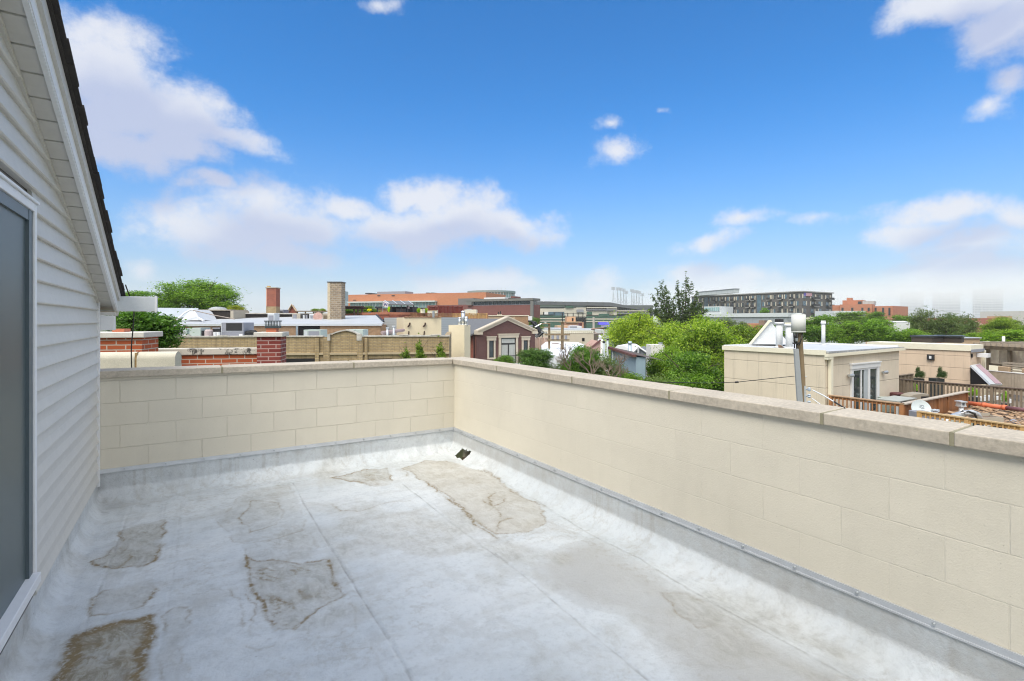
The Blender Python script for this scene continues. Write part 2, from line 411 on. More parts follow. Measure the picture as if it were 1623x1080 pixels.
def prof(n, d0, zt, out):    # path from floor up the flashing: list of (distance from wall, z)
    t = np.linspace(0, 1, n); k = .62
    r = []
    for s in t:
        if s < k: q = s / k; r.append((out * (1 - q) ** 1.0 * (1 - .12 * q) + d0, zt * .42 * q ** 2.1))
        else: q = (s - k) / (1 - k); r.append((d0 + out * 0.0, zt * (.42 + .58 * q)))
    return r
def mapz(xs, ys): return [flo(x, y) for x, y in zip(xs, ys)]
step = .0085
right = prof(34, .012, .258, .20)
back = prof(32, .012, .262, .17)
left = prof(16, .012, .20, .10)
ps = [(PL + d, z) for d, z in reversed(left)] + [(p, 0.0) for p in np.arange(PL + .125, PR - .215, step)] + [(PR - d, z) for d, z in right]
qs = [(q, 0.0) for q in np.arange(QN, .7, .05)] + [(q, 0.0) for q in np.arange(.7, QB - .19, step)] + [(QB - d, z) for d, z in back]
pa = np.array(ps); qa = np.array(qs); NP, NQ = len(pa), len(qa)
X, Y = np.meshgrid(pa[:, 0], qa[:, 0], indexing='ij'); ZP, ZQ = np.meshgrid(pa[:, 1], qa[:, 1], indexing='ij')
Zf = np.maximum(ZP, ZQ)
rust = np.zeros(X.shape); pool = np.zeros(X.shape); grey = np.zeros(X.shape); relief = np.zeros(X.shape); wht_a = np.zeros(X.shape)
wx = X + .10 * fbm(X, Y, 4, 11, 3, .6) + .05 * fbm(X, Y, 14, 13, 4, .7); wy = Y + .10 * fbm(X, Y, 4, 31, 3, .6) + .05 * fbm(X, Y, 14, 33, 4, .7)
def z3(l): return [(x / 2.51, 650 + y / 2.51) for x, y in l]
def z6(l): return [(200 + x / 2.705, 700 + y / 2.705) for x, y in l]
def z5(l): return [(500 + x / 4.0575, 560 + y / 4.0575) for x, y in l]
def z7(l): return [(700 + x / 2.705, 700 + y / 2.705) for x, y in l]
def W2(l): return [flo(x, y) for x, y in l]
def stain(poly, ring, fill, width=.012, streak=0, seed=5):
    global rust, pool, relief
    P_ = W2(poly); d = segd(wx, wy, P_ + [P_[0]]); ins = inside(wx, wy, P_)
    patch = sst(fbm(X, Y, 3.5, seed + 70, 3), -.22, .12)
    rr = np.exp(-(d / width) ** 2) + .45 * np.exp(-(d / (width * 3.2)) ** 2) * ins
    rust = np.maximum(rust, ring * rr * (.08 + .92 * patch))
    body = ins * sst(d, 0, .05)
    rip = sst(np.abs(fbm(X * 1.0 + Y * .6, Y * .35, 16, seed, 5, .62)), .10, .0) * sst(fbm(X, Y, 5, seed + 9, 3), -.1, .2)
    pool = np.maximum(pool, fill * sst(np.where(ins, d, -d), -.015, .05) * (.55 + .9 * np.clip(fbm(X, Y, 5, seed + 50, 4, .6) + .3, 0, .6)))
    rust = np.maximum(rust, body * streak * rip)
S1 = z3([(485,475),(560,455),(645,435),(655,480),(635,590),(600,615),(520,620),(440,635),(385,615),(372,602),(430,580),(460,540),(475,500)])
S1b = z3([(440,520),(520,540),(525,590),(480,625),(400,620),(385,600),(440,580)])
S2 = z3([(610,675),(620,720),(600,750),(560,785),(440,815),(350,825),(355,790),(385,750),(440,715),(530,690)])
S3 = z3([(598,825),(600,870),(580,1000),(570,1080),(560,1200),(120,1200),(210,1080),(250,1030),(285,950),(310,905),(400,870),(480,840)])
S4 = z6([(160,740),(215,708),(265,712),(275,780),(262,850),(265,950),(262,1090),(155,1090),(158,930),(180,850)])
S5 = z6([(395,335),(450,280),(500,225),(600,195),(690,190),(730,260),(775,340),(780,375),(730,395),(640,420),(520,440),(450,430),(440,385)])
S5b = z6([(480,330),(540,250),(640,260),(672,300),(640,355),(540,385)])
S6 = z6([(512,485),(560,510),(640,500),(740,525),(860,510),(885,570),(915,620),(930,660),(870,700),(780,760),(690,820),(600,800),(575,720),(530,610),(525,540)])
S6b = z6([(495,450),(560,430),(700,410),(800,395),(825,450),(815,510),(740,525),(600,510),(520,500)])
S7 = z6([(985,350),(1100,310),(1200,300),(1350,330),(1450,400),(1480,450),(1350,500),(1200,470),(1100,450),(1000,430)])
S8 = z6([(880,160),(940,140),(1020,122),(1110,115),(1140,165),(1135,185),(1060,190),(980,175)])
S9 = z5([(550,740),(700,690),(850,690),(1000,745),(1100,775),(1250,865),(1400,955)]) + [(866,829),(840,842),(789,848),(744,820),(709,787),(672,762)]
S10 = z7([(930,640),(1050,660),(1170,720),(1150,780),(1080,800),(990,730)])
stain(S1, .75, .60, .013, .35, 5); stain(S1b, .55, .25, .01, .1, 8); stain(S2, .8, .38, .011, .1, 15); stain(S3, 1.15, 1.0, .03, .95, 25)
stain(S4, .42, .30, .008, .05, 35); stain(S5, .30, .22, .008, .2, 45); stain(S5b, .55, .38, .009, .3, 47); stain(S6, .75, .50, .010, .75, 55); stain(S6b, .5, .25, .009, .6, 57)
stain(S7, .12, .30, .02, .15, 65); stain(S8, .8, .45, .011, .45, 75); stain(S9, .5, .42, .012, .3, 85); stain(S10, .35, .3, .01, .2, 95)
warm = inside(wx, wy, W2(S9)) * .8
for pl, wd, am in [(z6([(595,795),(575,720),(530,610),(520,490)]), .012, 1.0), (z6([(860,510),(885,570),(915,620)]), .011, .9),
                   (z6([(660,675),(700,700),(712,722)]), .008, .9), (z6([(750,640),(800,665)]), .014, .7), (z6([(870,270),(920,300),(1000,300),(1120,262),(1210,250)]), .007, .55),
                   (z6([(500,660),(545,740),(505,800),(520,830)]), .007, .5), (z6([(500,880),(580,895),(640,885)]), .007, .4), (z6([(850,890),(920,850),(1000,800),(985,740),(960,700)]), .006, .3),
                   (z6([(870,905),(1030,880),(1070,930),(1120,1028)]), .007, .3), (z6([(340,300),(335,400)]), .004, .0),
                   (z5([(540,750),(590,790)]), .01, .8), (z5([(1170,890),(1115,925),(1130,960),(1165,990),(1100,1010)]), .009, .7), (z5([(700,820),(780,890),(860,950),(940,1020),(1000,1060)]), .012, .8),
                   (z5([(1165,1000),(1190,1050)]), .01, .6), (z7([(240,385),(260,340),(300,330)]), .008, .7), (z7([(180,250),(230,280),(270,240)]), .008, .6), (z5([(1080,760),(1200,840),(1330,920),(1450,990)]), .016, .55),
                   (z7([(40,250),(110,320),(180,380),(250,420)]), .011, .75), (z6([(430,640),(470,720),(480,800)]), .006, .4)]:
    q = W2(pl); d = segd(wx, wy, q); rust = np.maximum(rust, am * (np.exp(-(d / wd) ** 2) + .25 * np.exp(-(d / (wd * 4)) ** 2)) * (.45 + .55 * sst(fbm(X, Y, 9, 71, 2), -.2, .1)))
pool = np.maximum(pool, .34 * sst(fbm(X, Y, 1.6, 301, 5, .62), .0, .25)); rust = np.maximum(rust, .22 * sst(np.abs(fbm(X + .5 * Y, Y, 6, 311, 5, .66)), .05, .0) * sst(fbm(X, Y, 1.9, 321, 3), .02, .2))
# seams of the membrane
sx = X + .012 * fbm(X, Y, 5, 91, 3); sy = Y + .012 * fbm(X, Y, 5, 95, 3)
seams = [(z6([(715,180),(780,300),(900,490),(1010,670),(1130,860),(1225,1028),(1300,1150)]), 1.0), (z6([(1190,185),(1300,270),(1450,390),(1600,500)]) + z7([(230,480),(370,590),(500,700),(600,790),(890,1028),(1000,1120)]), .9),
         (z6([(235,270),(215,480),(195,600),(180,700),(150,900)]), .35), (z3([(520,390),(480,500),(400,700),(325,900)]), .7),
         (z6([(170,260),(150,420)]), .3), (z5([(575,700),(680,770),(820,900)]), .5),
         (z7([(180,130),(400,250),(640,400),(850,500),(1050,625),(1180,700),(1420,830),(1623,940),(1800,1040)]), .8), (z4s := [(167,806),(260,800),(390,780),(480,762),(560,747),(650,735),(700,727)], .9)]
seam = np.zeros(X.shape)
for pl, am in seams:
    q = W2(pl); d = segd(sx, sy, q)
    relief += -.0035 * am * np.exp(-(d / .007) ** 2) + .0022 * am * np.exp(-((d - .02) / .014) ** 2)
    seam = np.maximum(seam, am * np.exp(-(d / .006) ** 2) * sst(fbm(X, Y, 6, 99, 2), -.3, .15))
# grey bare patch by the right parapet
GP = z7([(375,530),(450,480),(540,440),(640,420),(740,455),(850,520),(1050,650),(1200,740),(1450,880),(1700,1000),(1900,1200),(1300,1300),(1050,1028),(950,900),(850,790),(800,740),(700,720),(600,700),(520,650),(430,610)])
gw = W2(GP); wx3 = X + .10 * fbm(X, Y, 2.5, 131, 5, .55); wy3 = Y + .10 * fbm(X, Y, 2.5, 141, 5, .55)
d = segd(wx3, wy3, gw + [gw[0]]); ins = inside(wx3, wy3, gw)
grey = np.where(ins, .5 + .5 * sst(d, 0, .14), .5 - .5 * sst(d, 0, .04)) * (.8 + .4 * fbm(X, Y, 2, 151, 4))
grey = np.clip(grey, 0, 1) * (Zf < .02)
brush = (sst(fbm(X * .5, Y * 2.5, 5, 161, 4), -.06, .28)) * .25
grey = np.maximum(grey, brush * (Zf < .02))
# weathered upper flashing, mostly on the right wall
ur = sst(ZP, .075, .13) * (X > 2) * sst(fbm(X, Y + ZP * 6, 3, 171, 5, .6), -.42, -.02)
ub = sst(ZQ, .10, .22) * sst(fbm(X, Y + ZQ * 3, 4, 181, 5, .6), .02, .3) * .6
weather = np.clip(np.maximum(ur, ub), 0, 1)
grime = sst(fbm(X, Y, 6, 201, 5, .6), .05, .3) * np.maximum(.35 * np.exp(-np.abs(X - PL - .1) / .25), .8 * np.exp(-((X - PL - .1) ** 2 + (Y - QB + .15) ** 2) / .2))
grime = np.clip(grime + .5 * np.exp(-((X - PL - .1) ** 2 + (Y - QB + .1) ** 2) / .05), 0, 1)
dampL = 1 - .85 * np.exp(-(np.maximum(X - PL, 0) / .3) ** 2)
# wrinkles and general unevenness
relief = relief + (.010 * fbm(X, Y, 1.3, 211, 3) + .0035 * fbm(X, Y, 9, 221, 4)) * dampL
wr = fbm(X * 3 - Y * .4, Y * .6 + X, 5, 231, 3)
relief += .012 * wr * np.exp(-(Y - QB + .2) ** 2 / .12) * 1.2
cr = np.hypot(X - 2.45, Y - 5.45); relief += .02 * np.sin(np.arctan2(Y - 5.5, X - 2.5) * 9 + 3 * fbm(X, Y, 5, 251, 2)) * np.exp(-(cr / .25) ** 2) * (Zf > .01)
co = np.empty((NP * NQ, 3)); zz = Zf + relief * (Zf < .16)
nx = np.where(ZP > .05, -relief * .7, 0); ny = np.where(ZQ > .05, -relief * .7, 0)
co[:, 0] = (X + np.minimum(nx, .004) * (X > 0)).ravel(); co[:, 1] = (Y + np.minimum(ny, .004)).ravel(); co[:, 2] = zz.ravel()
I = np.arange(NP * NQ).reshape(NP, NQ)
qd = np.stack([I[:-1, :-1], I[1:, :-1], I[1:, 1:], I[:-1, 1:]], -1).reshape(-1, 4)
HQ0, HQ1 = 5.33, 5.55      # scupper opening
cxm = X.ravel()[qd].mean(1); cym = Y.ravel()[qd].mean(1); czm = Zf.ravel()[qd].mean(1)
hn = .015 * fbm(cxm, cym + czm * 3, 25, 261, 2)
hole = (cxm > 2.68) & (cym > HQ0 + hn * 1.5) & (cym < HQ1 + hn) & (czm < .085 + hn * 1.5)
qd = qd[~hole]
me = bpy.data.meshes.new('roof_floor'); me.vertices.add(len(co)); me.vertices.foreach_set('co', co.ravel())
me.loops.add(qd.size); me.loops.foreach_set('vertex_index', qd.ravel().astype(np.int32))
me.polygons.add(len(qd)); me.polygons.foreach_set('loop_start', np.arange(0, qd.size, 4, dtype=np.int32)); me.polygons.foreach_set('loop_total', np.full(len(qd), 4, dtype=np.int32))
me.update(calc_edges=True); me.polygons.foreach_set('use_smooth', np.ones(len(qd), bool))
for nm, ar in (('rust', rust), ('pool', pool), ('bare', grey), ('weather', weather), ('grime', grime), ('seam', seam), ('warm', warm)):
    at_ = me.attributes.new(nm, 'FLOAT', 'POINT'); at_.data.foreach_set('value', np.asarray(ar, dtype=np.float32).ravel())
m, t, b = basemat('silver_coated_membrane')
A = lambda n: t.new('ShaderNodeAttribute', attribute_name=n).outputs['Fac']
oc = t.new('ShaderNodeTexCoord').outputs['Object']
n1 = t.noise(oc, .9, 6, .6); n2 = t.noise(oc, 7, 6, .65); n3 = t.noise(oc, 70, 4, .7); n4 = t.noise(t.v('MULTIPLY', oc, (1, 1.3, 1)), 4, 6, .7, .4)
base = t.mix(t.ss(n1, .35, .65), (.55,.59,.615,1), (.64,.67,.685,1))
base = t.mix(t.m('MULTIPLY', t.ss(n2, .46, .68), .34), base, (.44,.47,.49,1))
n5 = t.noise(oc, 28, 6, .75); base = t.mix(t.m('MULTIPLY', t.ss(n5, .48, .68), .28), base, (.38,.40,.41,1))
n6 = t.noise(t.v('MULTIPLY', oc, (1.5, .9, 1)), 2.6, 7, .72, .5); base = t.mix(t.m('MULTIPLY', t.ss(n6, .52, .60), .30), base, (.43,.435,.42,1))
base = t.mix(t.m('MULTIPLY', t.ss(n4, .52, .7), .2), base, (.66,.68,.70,1))
base = t.mix(t.m('MULTIPLY', A('bare'), .85), base, t.mix(n2, (.34,.335,.32,1), (.44,.435,.415,1)))
base = t.mix(t.m('MULTIPLY', A('weather'), t.ss(n2, .3, .62, .25, .8)), base, t.mix(n3, (.42,.425,.42,1), (.56,.565,.56,1)))
mudc = t.mix(t.ss(t.noise(t.v('MULTIPLY', oc, (1.6, .7, 1)), 9, 7, .75, 1.2), .38, .62), (.23,.205,.145,1), (.45,.435,.38,1))
base = t.mix(t.m('MULTIPLY', A('pool'), t.ss(n2, .25, .7, .8, 1.35), clamp=True), base, mudc)
base = t.mix(t.m('MULTIPLY', A('warm'), .30), base, (.52,.46,.36,1))
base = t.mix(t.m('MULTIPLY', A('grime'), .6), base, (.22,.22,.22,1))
base = t.mix(t.m('MULTIPLY', A('seam'), t.ss(n2, .35, .6, .25, .8)), base, (.27,.27,.26,1))
rs = t.m('MULTIPLY', A('rust'), t.ss(t.noise(oc, 30, 6, .75), .32, .60, .2, 1.15), clamp=True)
base = t.mix(rs, base, t.mix(n2, (.12,.078,.028,1), (.29,.22,.11,1)))
sp = t.new('ShaderNodeTexVoronoi'); t.lk(oc, sp.inputs[0]); sp.inputs['Scale'].default_value = 4.0
base = t.mix(t.ss(sp.outputs['Distance'], .012, .02, .6, 0.0), base, (.08,.07,.06,1))
t.lk(base, b.inputs['Base Color']); b.inputs['Metallic'].default_value = .12
t.lk(t.ss(n2, .3, .7, .42, .62), b.inputs['Roughness'])
bn = t.new('ShaderNodeBump'); bn.inputs['Strength'].default_value = 1; bn.inputs['Distance'].default_value = .006
hh = t.m('ADD', t.m('MULTIPLY', t.noise(oc, 45, 5, .7), 1.0), t.m('MULTIPLY', t.noise(t.v('MULTIPLY', oc, (1, 2.2, 1)), 160, 3, .7), .4))
t.lk(hh, bn.inputs['Height']); t.lk(bn.outputs[0], b.inputs['Normal'])
me.materials.append(m)
fo = bpy.data.objects.new('roof_floor', me); COL.objects.link(fo); props(fo, kind='structure')

# parapets
def q_at(px, x): r = ray(px); return x / r[0] * r[1]
def p_at(px, y): r = ray(px); return y / r[1] * r[0]
par = thing('parapet_wall', 'painted block parapet across the back of the terrace from the siding to the corner', 'wall', (PL, QB, 0))
wb = MB()
ZC0, ZC1 = 1.105, 1.076
wb.hexa([(PL-1.2,QB,GZ),(PR+.2,QB,GZ),(PR+.2,QB+.2,GZ),(PL-1.2,QB+.2,GZ),(PL-1.2,QB,ZC0+.009),(PR+.2,QB,ZC1),(PR+.2,QB+.2,ZC1),(PL-1.2,QB+.2,ZC0+.009)])
wb.build('block_wall', block, par)
def lerp(a, b, t): return a + (b - a) * t
def zc(p): return lerp(ZC0, ZC1, (p - PL) / (PR - PL))
jb = [PL - 1.2] + [p_at(x, QB - .03) for x in (352, 561)] + [PR - .035]
for i in range(3):
    c = MB(); a0, a1 = jb[i] + (.008 if i else 0), jb[i + 1] - (.008 if i < 2 else 0.004)
    c.hexa([(a0,QB-.03,zc(a0)+.001),(a1,QB-.03,zc(a1)+.001),(a1,QB+.225,zc(a1)+.001),(a0,QB+.225,zc(a0)+.001),(a0,QB-.03,zc(a0)+.062),(a1,QB-.03,zc(a1)+.062),(a1,QB+.225,zc(a1)+.068),(a0,QB+.225,zc(a0)+.068)])
    c.build('coping_stone', stone, par, bevel=.005)
for a0 in jb[1:3]:
    c = MB(); c.box(a0-.008,a0+.008,QB-.028,QB+.223,zc(a0)+.001,zc(a0)+.0605); c.build('mortar_joint', mort, par)
rl = MB()
rl.hexa([(PL,QB-.016,.262),(PR-.016,QB-.016,.262),(PR-.016,QB-.001,.262),(PL,QB-.001,.262),(PL,QB-.012,.290),(PR-.012,QB-.012,.290),(PR-.012,QB-.001,.290),(PL,QB-.001,.290)])
rl.box(PL, PR-.02, QB-.021, QB-.013, .255, .264)
rb = rl.build('flashing_rail', alu, par)
sc1 = MB()
for k in range(11):
    x = PL + .2 + k * .31
    sc1.tube([(x,QB-.026,.276),(x,QB-.01,.276)], .007, 8)
sc1.build('screw_heads', metal, rb)
par2 = thing('parapet_wall', 'long sunlit block parapet running from the back corner toward the viewer on the right', 'wall', (PR, 0, 0))
wb = MB(); 
wb.box(PR,PR+.2,QN,QB-.002,.2,ZC1-.004).box(PR,PR+.2,QN,HQ0-.03,GZ,.197).box(PR,PR+.2,HQ1+.03,QB-.002,GZ,.197).box(PR,PR+.2,HQ0-.03,HQ1+.03,GZ,-.08)
wb.build('block_wall', block2, par2)
jr = [QB + .225] + [q_at(x, PR - .03) for x in (787, 906, 1060, 1302, 1508)] + [QN]
zr2 = lambda q: lerp(1.066, ZC1, min(1, max(0, (q + .5) / 6.3)))
for i in range(6):
    c = MB(); a1, a0 = jr[i] - (.008 if i else 0), jr[i + 1] + (.008 if i < 5 else 0)
    x0 = PR - .03
    c.hexa([(x0,a0,ZC1+.001),(PR+.225,a0,ZC1+.001),(PR+.225,a1,ZC1+.001),(x0,a1,ZC1+.001),(x0,a0,ZC1+.062),(PR+.225,a0,ZC1+.068),(PR+.225,a1,ZC1+.068),(x0,a1,ZC1+.062)])
    c.build('coping_stone', stone, par2, bevel=.005)
for a0 in jr[1:6]:
    c = MB(); c.box(PR-.028,PR+.223,a0-.008,a0+.008,ZC1+.001,ZC1+.0605); c.build('mortar_joint', mort, par2)
rl = MB()
rl.hexa([(PR-.016,QN,.256),(PR-.001,QN,.256),(PR-.001,QB-.02,.260),(PR-.016,QB-.02,.260),(PR-.012,QN,.284),(PR-.001,QN,.284),(PR-.001,QB-.02,.288),(PR-.012,QB-.02,.288)])
rl.box(PR-.022, PR-.013, QN, QB-.022, .249, .258)
rb = rl.build('flashing_rail', alu, par2)
sc1 = MB()
for k in range(26):
    y = QB - .25 - k * .31
    sc1.tube([(PR-.026,y,.271),(PR-.01,y,.271)], .007, 8)
sc1.build('screw_heads', metal, rb)
hl = MB(); hl.box(2.80,3.10,HQ0-.028,HQ1+.028,-.078,-.03); hl.build('scupper_sill', M('scupper_debris', (.12,.09,.07), .95, .3, 20, .01, 60), par2)
dk = MB(); dk.box(3.02,3.04,HQ0-.028,HQ1+.028,-.03,.19); dk.build('scupper_back', M('scupper_rust', (.10,.05,.03), .95, .3, 9), par2)

# ---------------------------------------------------------------- own house on the left
house = thing('house', 'grey vinyl sided house gable with sliding door on the left edge', 'house', (PL, 2, 0))
zr = lambda q: 1.784 + .393 * (QB - q) if q > -.6 else 1.784 + .393 * (QB + .6) - .393 * (-.6 - q)
DQ0, DQ1, DZ0, DZ1 = 1.75, 3.56, .285, 2.215
core = MB(); 
core.prism([(PL-.02,QN,.0),(PL-.02,QB-.03,.0),(PL-.02,QB-.03,zr(QB)),(PL-.02,-.6,zr(-.6)),(PL-.02,QN,zr(QN))], (-5, 0, 0))
core.build('wall_core', M('wall_core_grey', (.2,.2,.2), .8), house)  # plain grey body behind the siding boards
lerp_ = lambda a, b, t: a + (b - a) * t
lp = MB(); ex = .1165; z = .195
def lap(q0, q1b, q1t, z0):
    pr = [(-.015,0),(.004,0),(.018,.0),(.0235,.006),(.0225,.014),(.010,.062),(.001,ex+.004),(-.015,ex+.004)]
    n_ = len(pr); k_ = [lerp_(q1b, q1t, h / ex) for _, h in pr]
    lp.add([(PL+x,q0,z0+h) for x,h in pr] + [(PL+x,q,z0+h) for (x,h),q in zip(pr,k_)], [tuple(range(n_)), tuple(range(n_,2*n_))[::-1]] + [(i,(i+1)%n_,n_+(i+1)%n_,n_+i) for i in range(n_)])
while z < 4.4:
    qf = lambda h: min(QB - .03, QB - (h - 1.784) / .393 - .02)
    a0, a1 = qf(z), qf(z + ex)
    if a1 < -.5: break
    if z + ex < DZ0 - .05 or z > DZ1 + .03: lap(QN, a0, a1, z)
    else: lap(QN, DQ0 - .07, DQ0 - .07, z); lap(DQ1 + .015, a0, a1, z)
    z += ex
lp.build('siding', sid, house)
tr = MB(); tr.box(PL-.01,PL+.026,QB-.055,QB-.004,.15,zr(QB)-.0); tr.build('corner_trim', wht, house)
def rk(mb, p0, p1, z0, z1, q0=-.6, q1=QB + .28, zz0=None):
    return mb.hexa([(p0,q0,zr(q0)+z0),(p1,q0,zr(q0)+z0),(p1,q1,zr2_(q1)+z0),(p0,q1,zr2_(q1)+z0),(p0,q0,zr(q0)+z1),(p1,q0,zr(q0)+z1),(p1,q1,zr2_(q1)+z1),(p0,q1,zr2_(q1)+z1)])
zr2_ = lambda q: 1.784 + .393 * (QB - q)
fr = MB(); rk(fr, PL-.01, PL+.022, -.035, -.006, q1=QB-.03); fr.build('frieze_trim', sof, house)
sf = MB(); rk(sf, PL-.1, PL+.112, .010, .02)
q = QB + .24
while q > -.5:
    rk(sf, PL-.01, PL+.108, -.004 , .009, q - .15, q - .006); q -= .156
sf.build('soffit', sof, house)
fa = MB(); rk(fa, PL+.106, PL+.128, -.014, .0); rk(fa, PL+.113, PL+.132, .0, .15); fa.build('fascia', wht, house)
dr = MB(); rk(dr, PL+.132, PL+.150, .085, .168); dr.build('drip_trim', sof, house)
deck_ = MB(); rk(deck_, PL-5.4, PL+.165, .170, .182); 
deck_.hexa([(PL-5.4,QN-.3,zr(QN-.3)+.17),(PL+.165,QN-.3,zr(QN-.3)+.17),(PL+.165,-.6,zr(-.6)+.17),(PL-5.4,-.6,zr(-.6)+.17),(PL-5.4,QN-.3,zr(QN-.3)+.19),(PL+.165,QN-.3,zr(QN-.3)+.19),(PL+.165,-.6,zr(-.6)+.19),(PL-5.4,-.6,zr(-.6)+.19)])
random.seed(4); q = QB + .33; k = 0
while q > -.6:
    L_ = .145; o = random.uniform(-.006, .012)
    rk(deck_, PL - 1.0, PL + .185 + o, .183 + .0035 * (k % 2), .193 + random.uniform(0, .005), q - L_, q - .003); q -= L_; k += 1
deck_.build('shingle_roof', shing, house)
gt = MB()
gq = QB + .285
gt.box(PL-5.2, -.262, gq-.115, gq, 1.705, 1.845); gt.build('gutter', lmetal, house, bevel=.004)
gt = MB(); gt.box(-.268,-.250,gq-.12,gq+.006,1.698,1.852); gt.build('gutter_end_cap', wht, house)
er = MB(); er.box(PL-.01,PL+.128,QB-.0,QB+.15,1.665,1.695); er.build('eave_return', sof, house)
er = MB(); er.box(PL-.01,PL+.123,QB+.002,QB+.14,1.53,1.662); er.build('eave_box', wht, house, bevel=.003)
d1 = MB(); z0 = DZ0; fw_ = .042
d1.box(PL-.02,PL+.027,DQ1-fw_,DQ1,DZ0,DZ1).box(PL-.02,PL+.027,DQ0-.06,DQ0,DZ0,DZ1).box(PL-.02,PL+.026,DQ0,DQ1-fw_,DZ1-fw_,DZ1).box(PL-.02,PL+.05,DQ0,DQ1-fw_,DZ0,DZ0+.05)
d1.box(PL-.01,PL+.036,DQ0-.08,DQ1+.012,DZ1+.001,DZ1+.016)
dm = d1.build('sliding_door', wht, house, bevel=.003)
sp_ = MB(); sp_.box(PL-.012,PL+.004,DQ0,DQ1-fw_,DZ0+.05,DZ1-fw_); sp_.build('screen', screen, dm)
s2 = MB(); s2.box(PL+.004,PL+.018,DQ1-fw_-.07,DQ1-fw_-.001,DZ0+.05,DZ1-fw_).box(PL+.004,PL+.016,DQ0,DQ1-fw_-.07,DZ1-fw_-.055,DZ1-fw_-.001); s2.build('screen_frame', M('dark_teal_frame', (.085,.115,.13), .4, .05), dm)
cb = MB(); pts = []
a_, b_, c_ = P(199,452,4.75), P(212,480,5.35), P(208,586,5.45)
for i in range(9):
    s = i / 8
    p = a_.lerp(b_, s); p.z -= .02 * math.sin(math.pi * s); pts.append(p)
for i in range(1, 8): pts.append(b_.lerp(c_, i / 7) + Vector((.006 * math.sin(i), 0, 0)))
cb.tube(pts, .0055, 6); props(cb.build('cable', rub), 'thin black cable hanging from the shingle edge down past the gutter end', 'cable')
# ---------------------------------------------------------------- trees and plants
def leafmesh(name, lobes, n, size, mat, seed=0, per=22, spread=.16, droop=.25, shell=.40):
    r = np.random.RandomState(seed); lobes = np.array(lobes, float)
    vol = lobes[:, 3] * lobes[:, 4] * lobes[:, 5]; pr = vol ** .75; pr /= pr.sum()
    nc = n // per; li = r.choice(len(lobes), nc, p=pr)
    d = r.normal(size=(nc, 3)); d /= np.linalg.norm(d, axis=1)[:, None]
    rad = (shell + (1 - shell) * r.rand(nc) ** .5) * (1 + .24 * np.abs(r.normal(size=nc)) * np.sign(r.rand(nc) - .35))
    c = lobes[li, :3] + d * lobes[li, 3:6] * rad[:, None]
    tv = np.clip(.5 + .3 * r.normal(size=nc), 0, 1)
    cs = spread * (.6 + .8 * r.rand(nc))
    cc = np.repeat(c, per, 0) + r.normal(size=(nc * per, 3)) * np.repeat(cs, per)[:, None] * np.array([1, 1, .55]) 
    out = np.repeat(d, per, 0); N = len(cc)
    nr = out * .5 + r.normal(size=(N, 3)) * .6 + np.array([0, 0, .45]); nr /= np.linalg.norm(nr, axis=1)[:, None]
    tg = np.cross(nr, r.normal(size=(N, 3))); tg /= np.linalg.norm(tg, axis=1)[:, None]; bt_ = np.cross(nr, tg)
    s = size * (.6 + .8 * r.rand(N))[:, None]
    v = np.stack([cc - tg * s, cc + bt_ * s * .45 + nr * s * .1, cc + tg * s - np.array([0, 0, droop]) * s, cc - bt_ * s * .45 + nr * s * .1], 1).reshape(-1, 3)
    me = bpy.data.meshes.new(name); me.vertices.add(4 * N); me.vertices.foreach_set('co', v.ravel())
    me.loops.add(4 * N); me.loops.foreach_set('vertex_index', np.arange(4 * N, dtype=np.int32))
    me.polygons.add(N); me.polygons.foreach_set('loop_start', np.arange(0, 4 * N, 4, dtype=np.int32)); me.polygons.foreach_set('loop_total', np.full(N, 4, dtype=np.int32))
    me.update(calc_edges=True)
    tt = np.clip(np.repeat(tv, per) + .22 * r.normal(size=N), 0, 1)
    a_ = me.attributes.new('tint', 'FLOAT', 'POINT'); a_.data.foreach_set('value', np.repeat(tt, 4).astype(np.float32))
    me.materials.append(mat); return me
def lobes_round(seed, n=9, sq=.85, ragged=False):
    r = random.Random(seed); L = [(0, 0, 0, .72, .72, .62)] if not ragged else [(0, 0, -.15, .55, .55, .5)]
    if ragged:
        for i in range(n + 9):
            a = r.uniform(0, 6.28); q = r.uniform(.2, .8); s = r.uniform(.14, .30); h = r.uniform(-.5, .85 * (1.05 - q)); L.append((math.cos(a) * q, math.sin(a) * q, h, s, s, s * r.uniform(.7, 1.3)))
        return L
    for i in range(n):
        a = 2 * math.pi * (i + r.random() * .6) / n * 1.6; h = r.uniform(-.45, .6); q = r.uniform(.35, .66)
        s = r.uniform(.26, .42); L.append((math.cos(a) * q, math.sin(a) * q, h, s, s, s * sq))
    L.append((r.uniform(-.2,.2), r.uniform(-.2,.2), .55, .35, .35, .34))
    return L
def trunkmesh(seed, h, spread=.6, bare=False):
    r = random.Random(seed); mb = MB()
    mb.tube([(0,0,-h),(.01,0,-h*.5),(0,.02,-.35),(.02,0,.25)], [.055,.042,.034,.015], 8)
    for i in range(9):
        a = r.uniform(0, 6.28); z0 = r.uniform(-.75, .1); e = r.uniform(.4, .85)
        p1 = Vector((math.cos(a) * e * .5, math.sin(a) * e * .5, z0 + .28)); p2 = Vector((math.cos(a) * e, math.sin(a) * e, z0 + .35 + r.uniform(.1, .35)))
        mb.tube([(0,0,z0), p1, p2], [.022,.014,.004], 6)
        for k in range(3):
            b_ = a + r.uniform(-1, 1); q = p1.lerp(p2, r.random()); mb.tube([q, q + Vector((math.cos(b_), math.sin(b_), r.uniform(.2, .9))) * .28], [.008,.002], 5)
    return mb
PROTO = {}
def proto(key, lobes, n, size, mat, seed, **k):
    PROTO[key] = leafmesh('crown_' + key, lobes, n, size, mat, seed, **k)
proto('bright', lobes_round(1, 11), 30000, .030, leafA, 1, spread=.085, per=14)
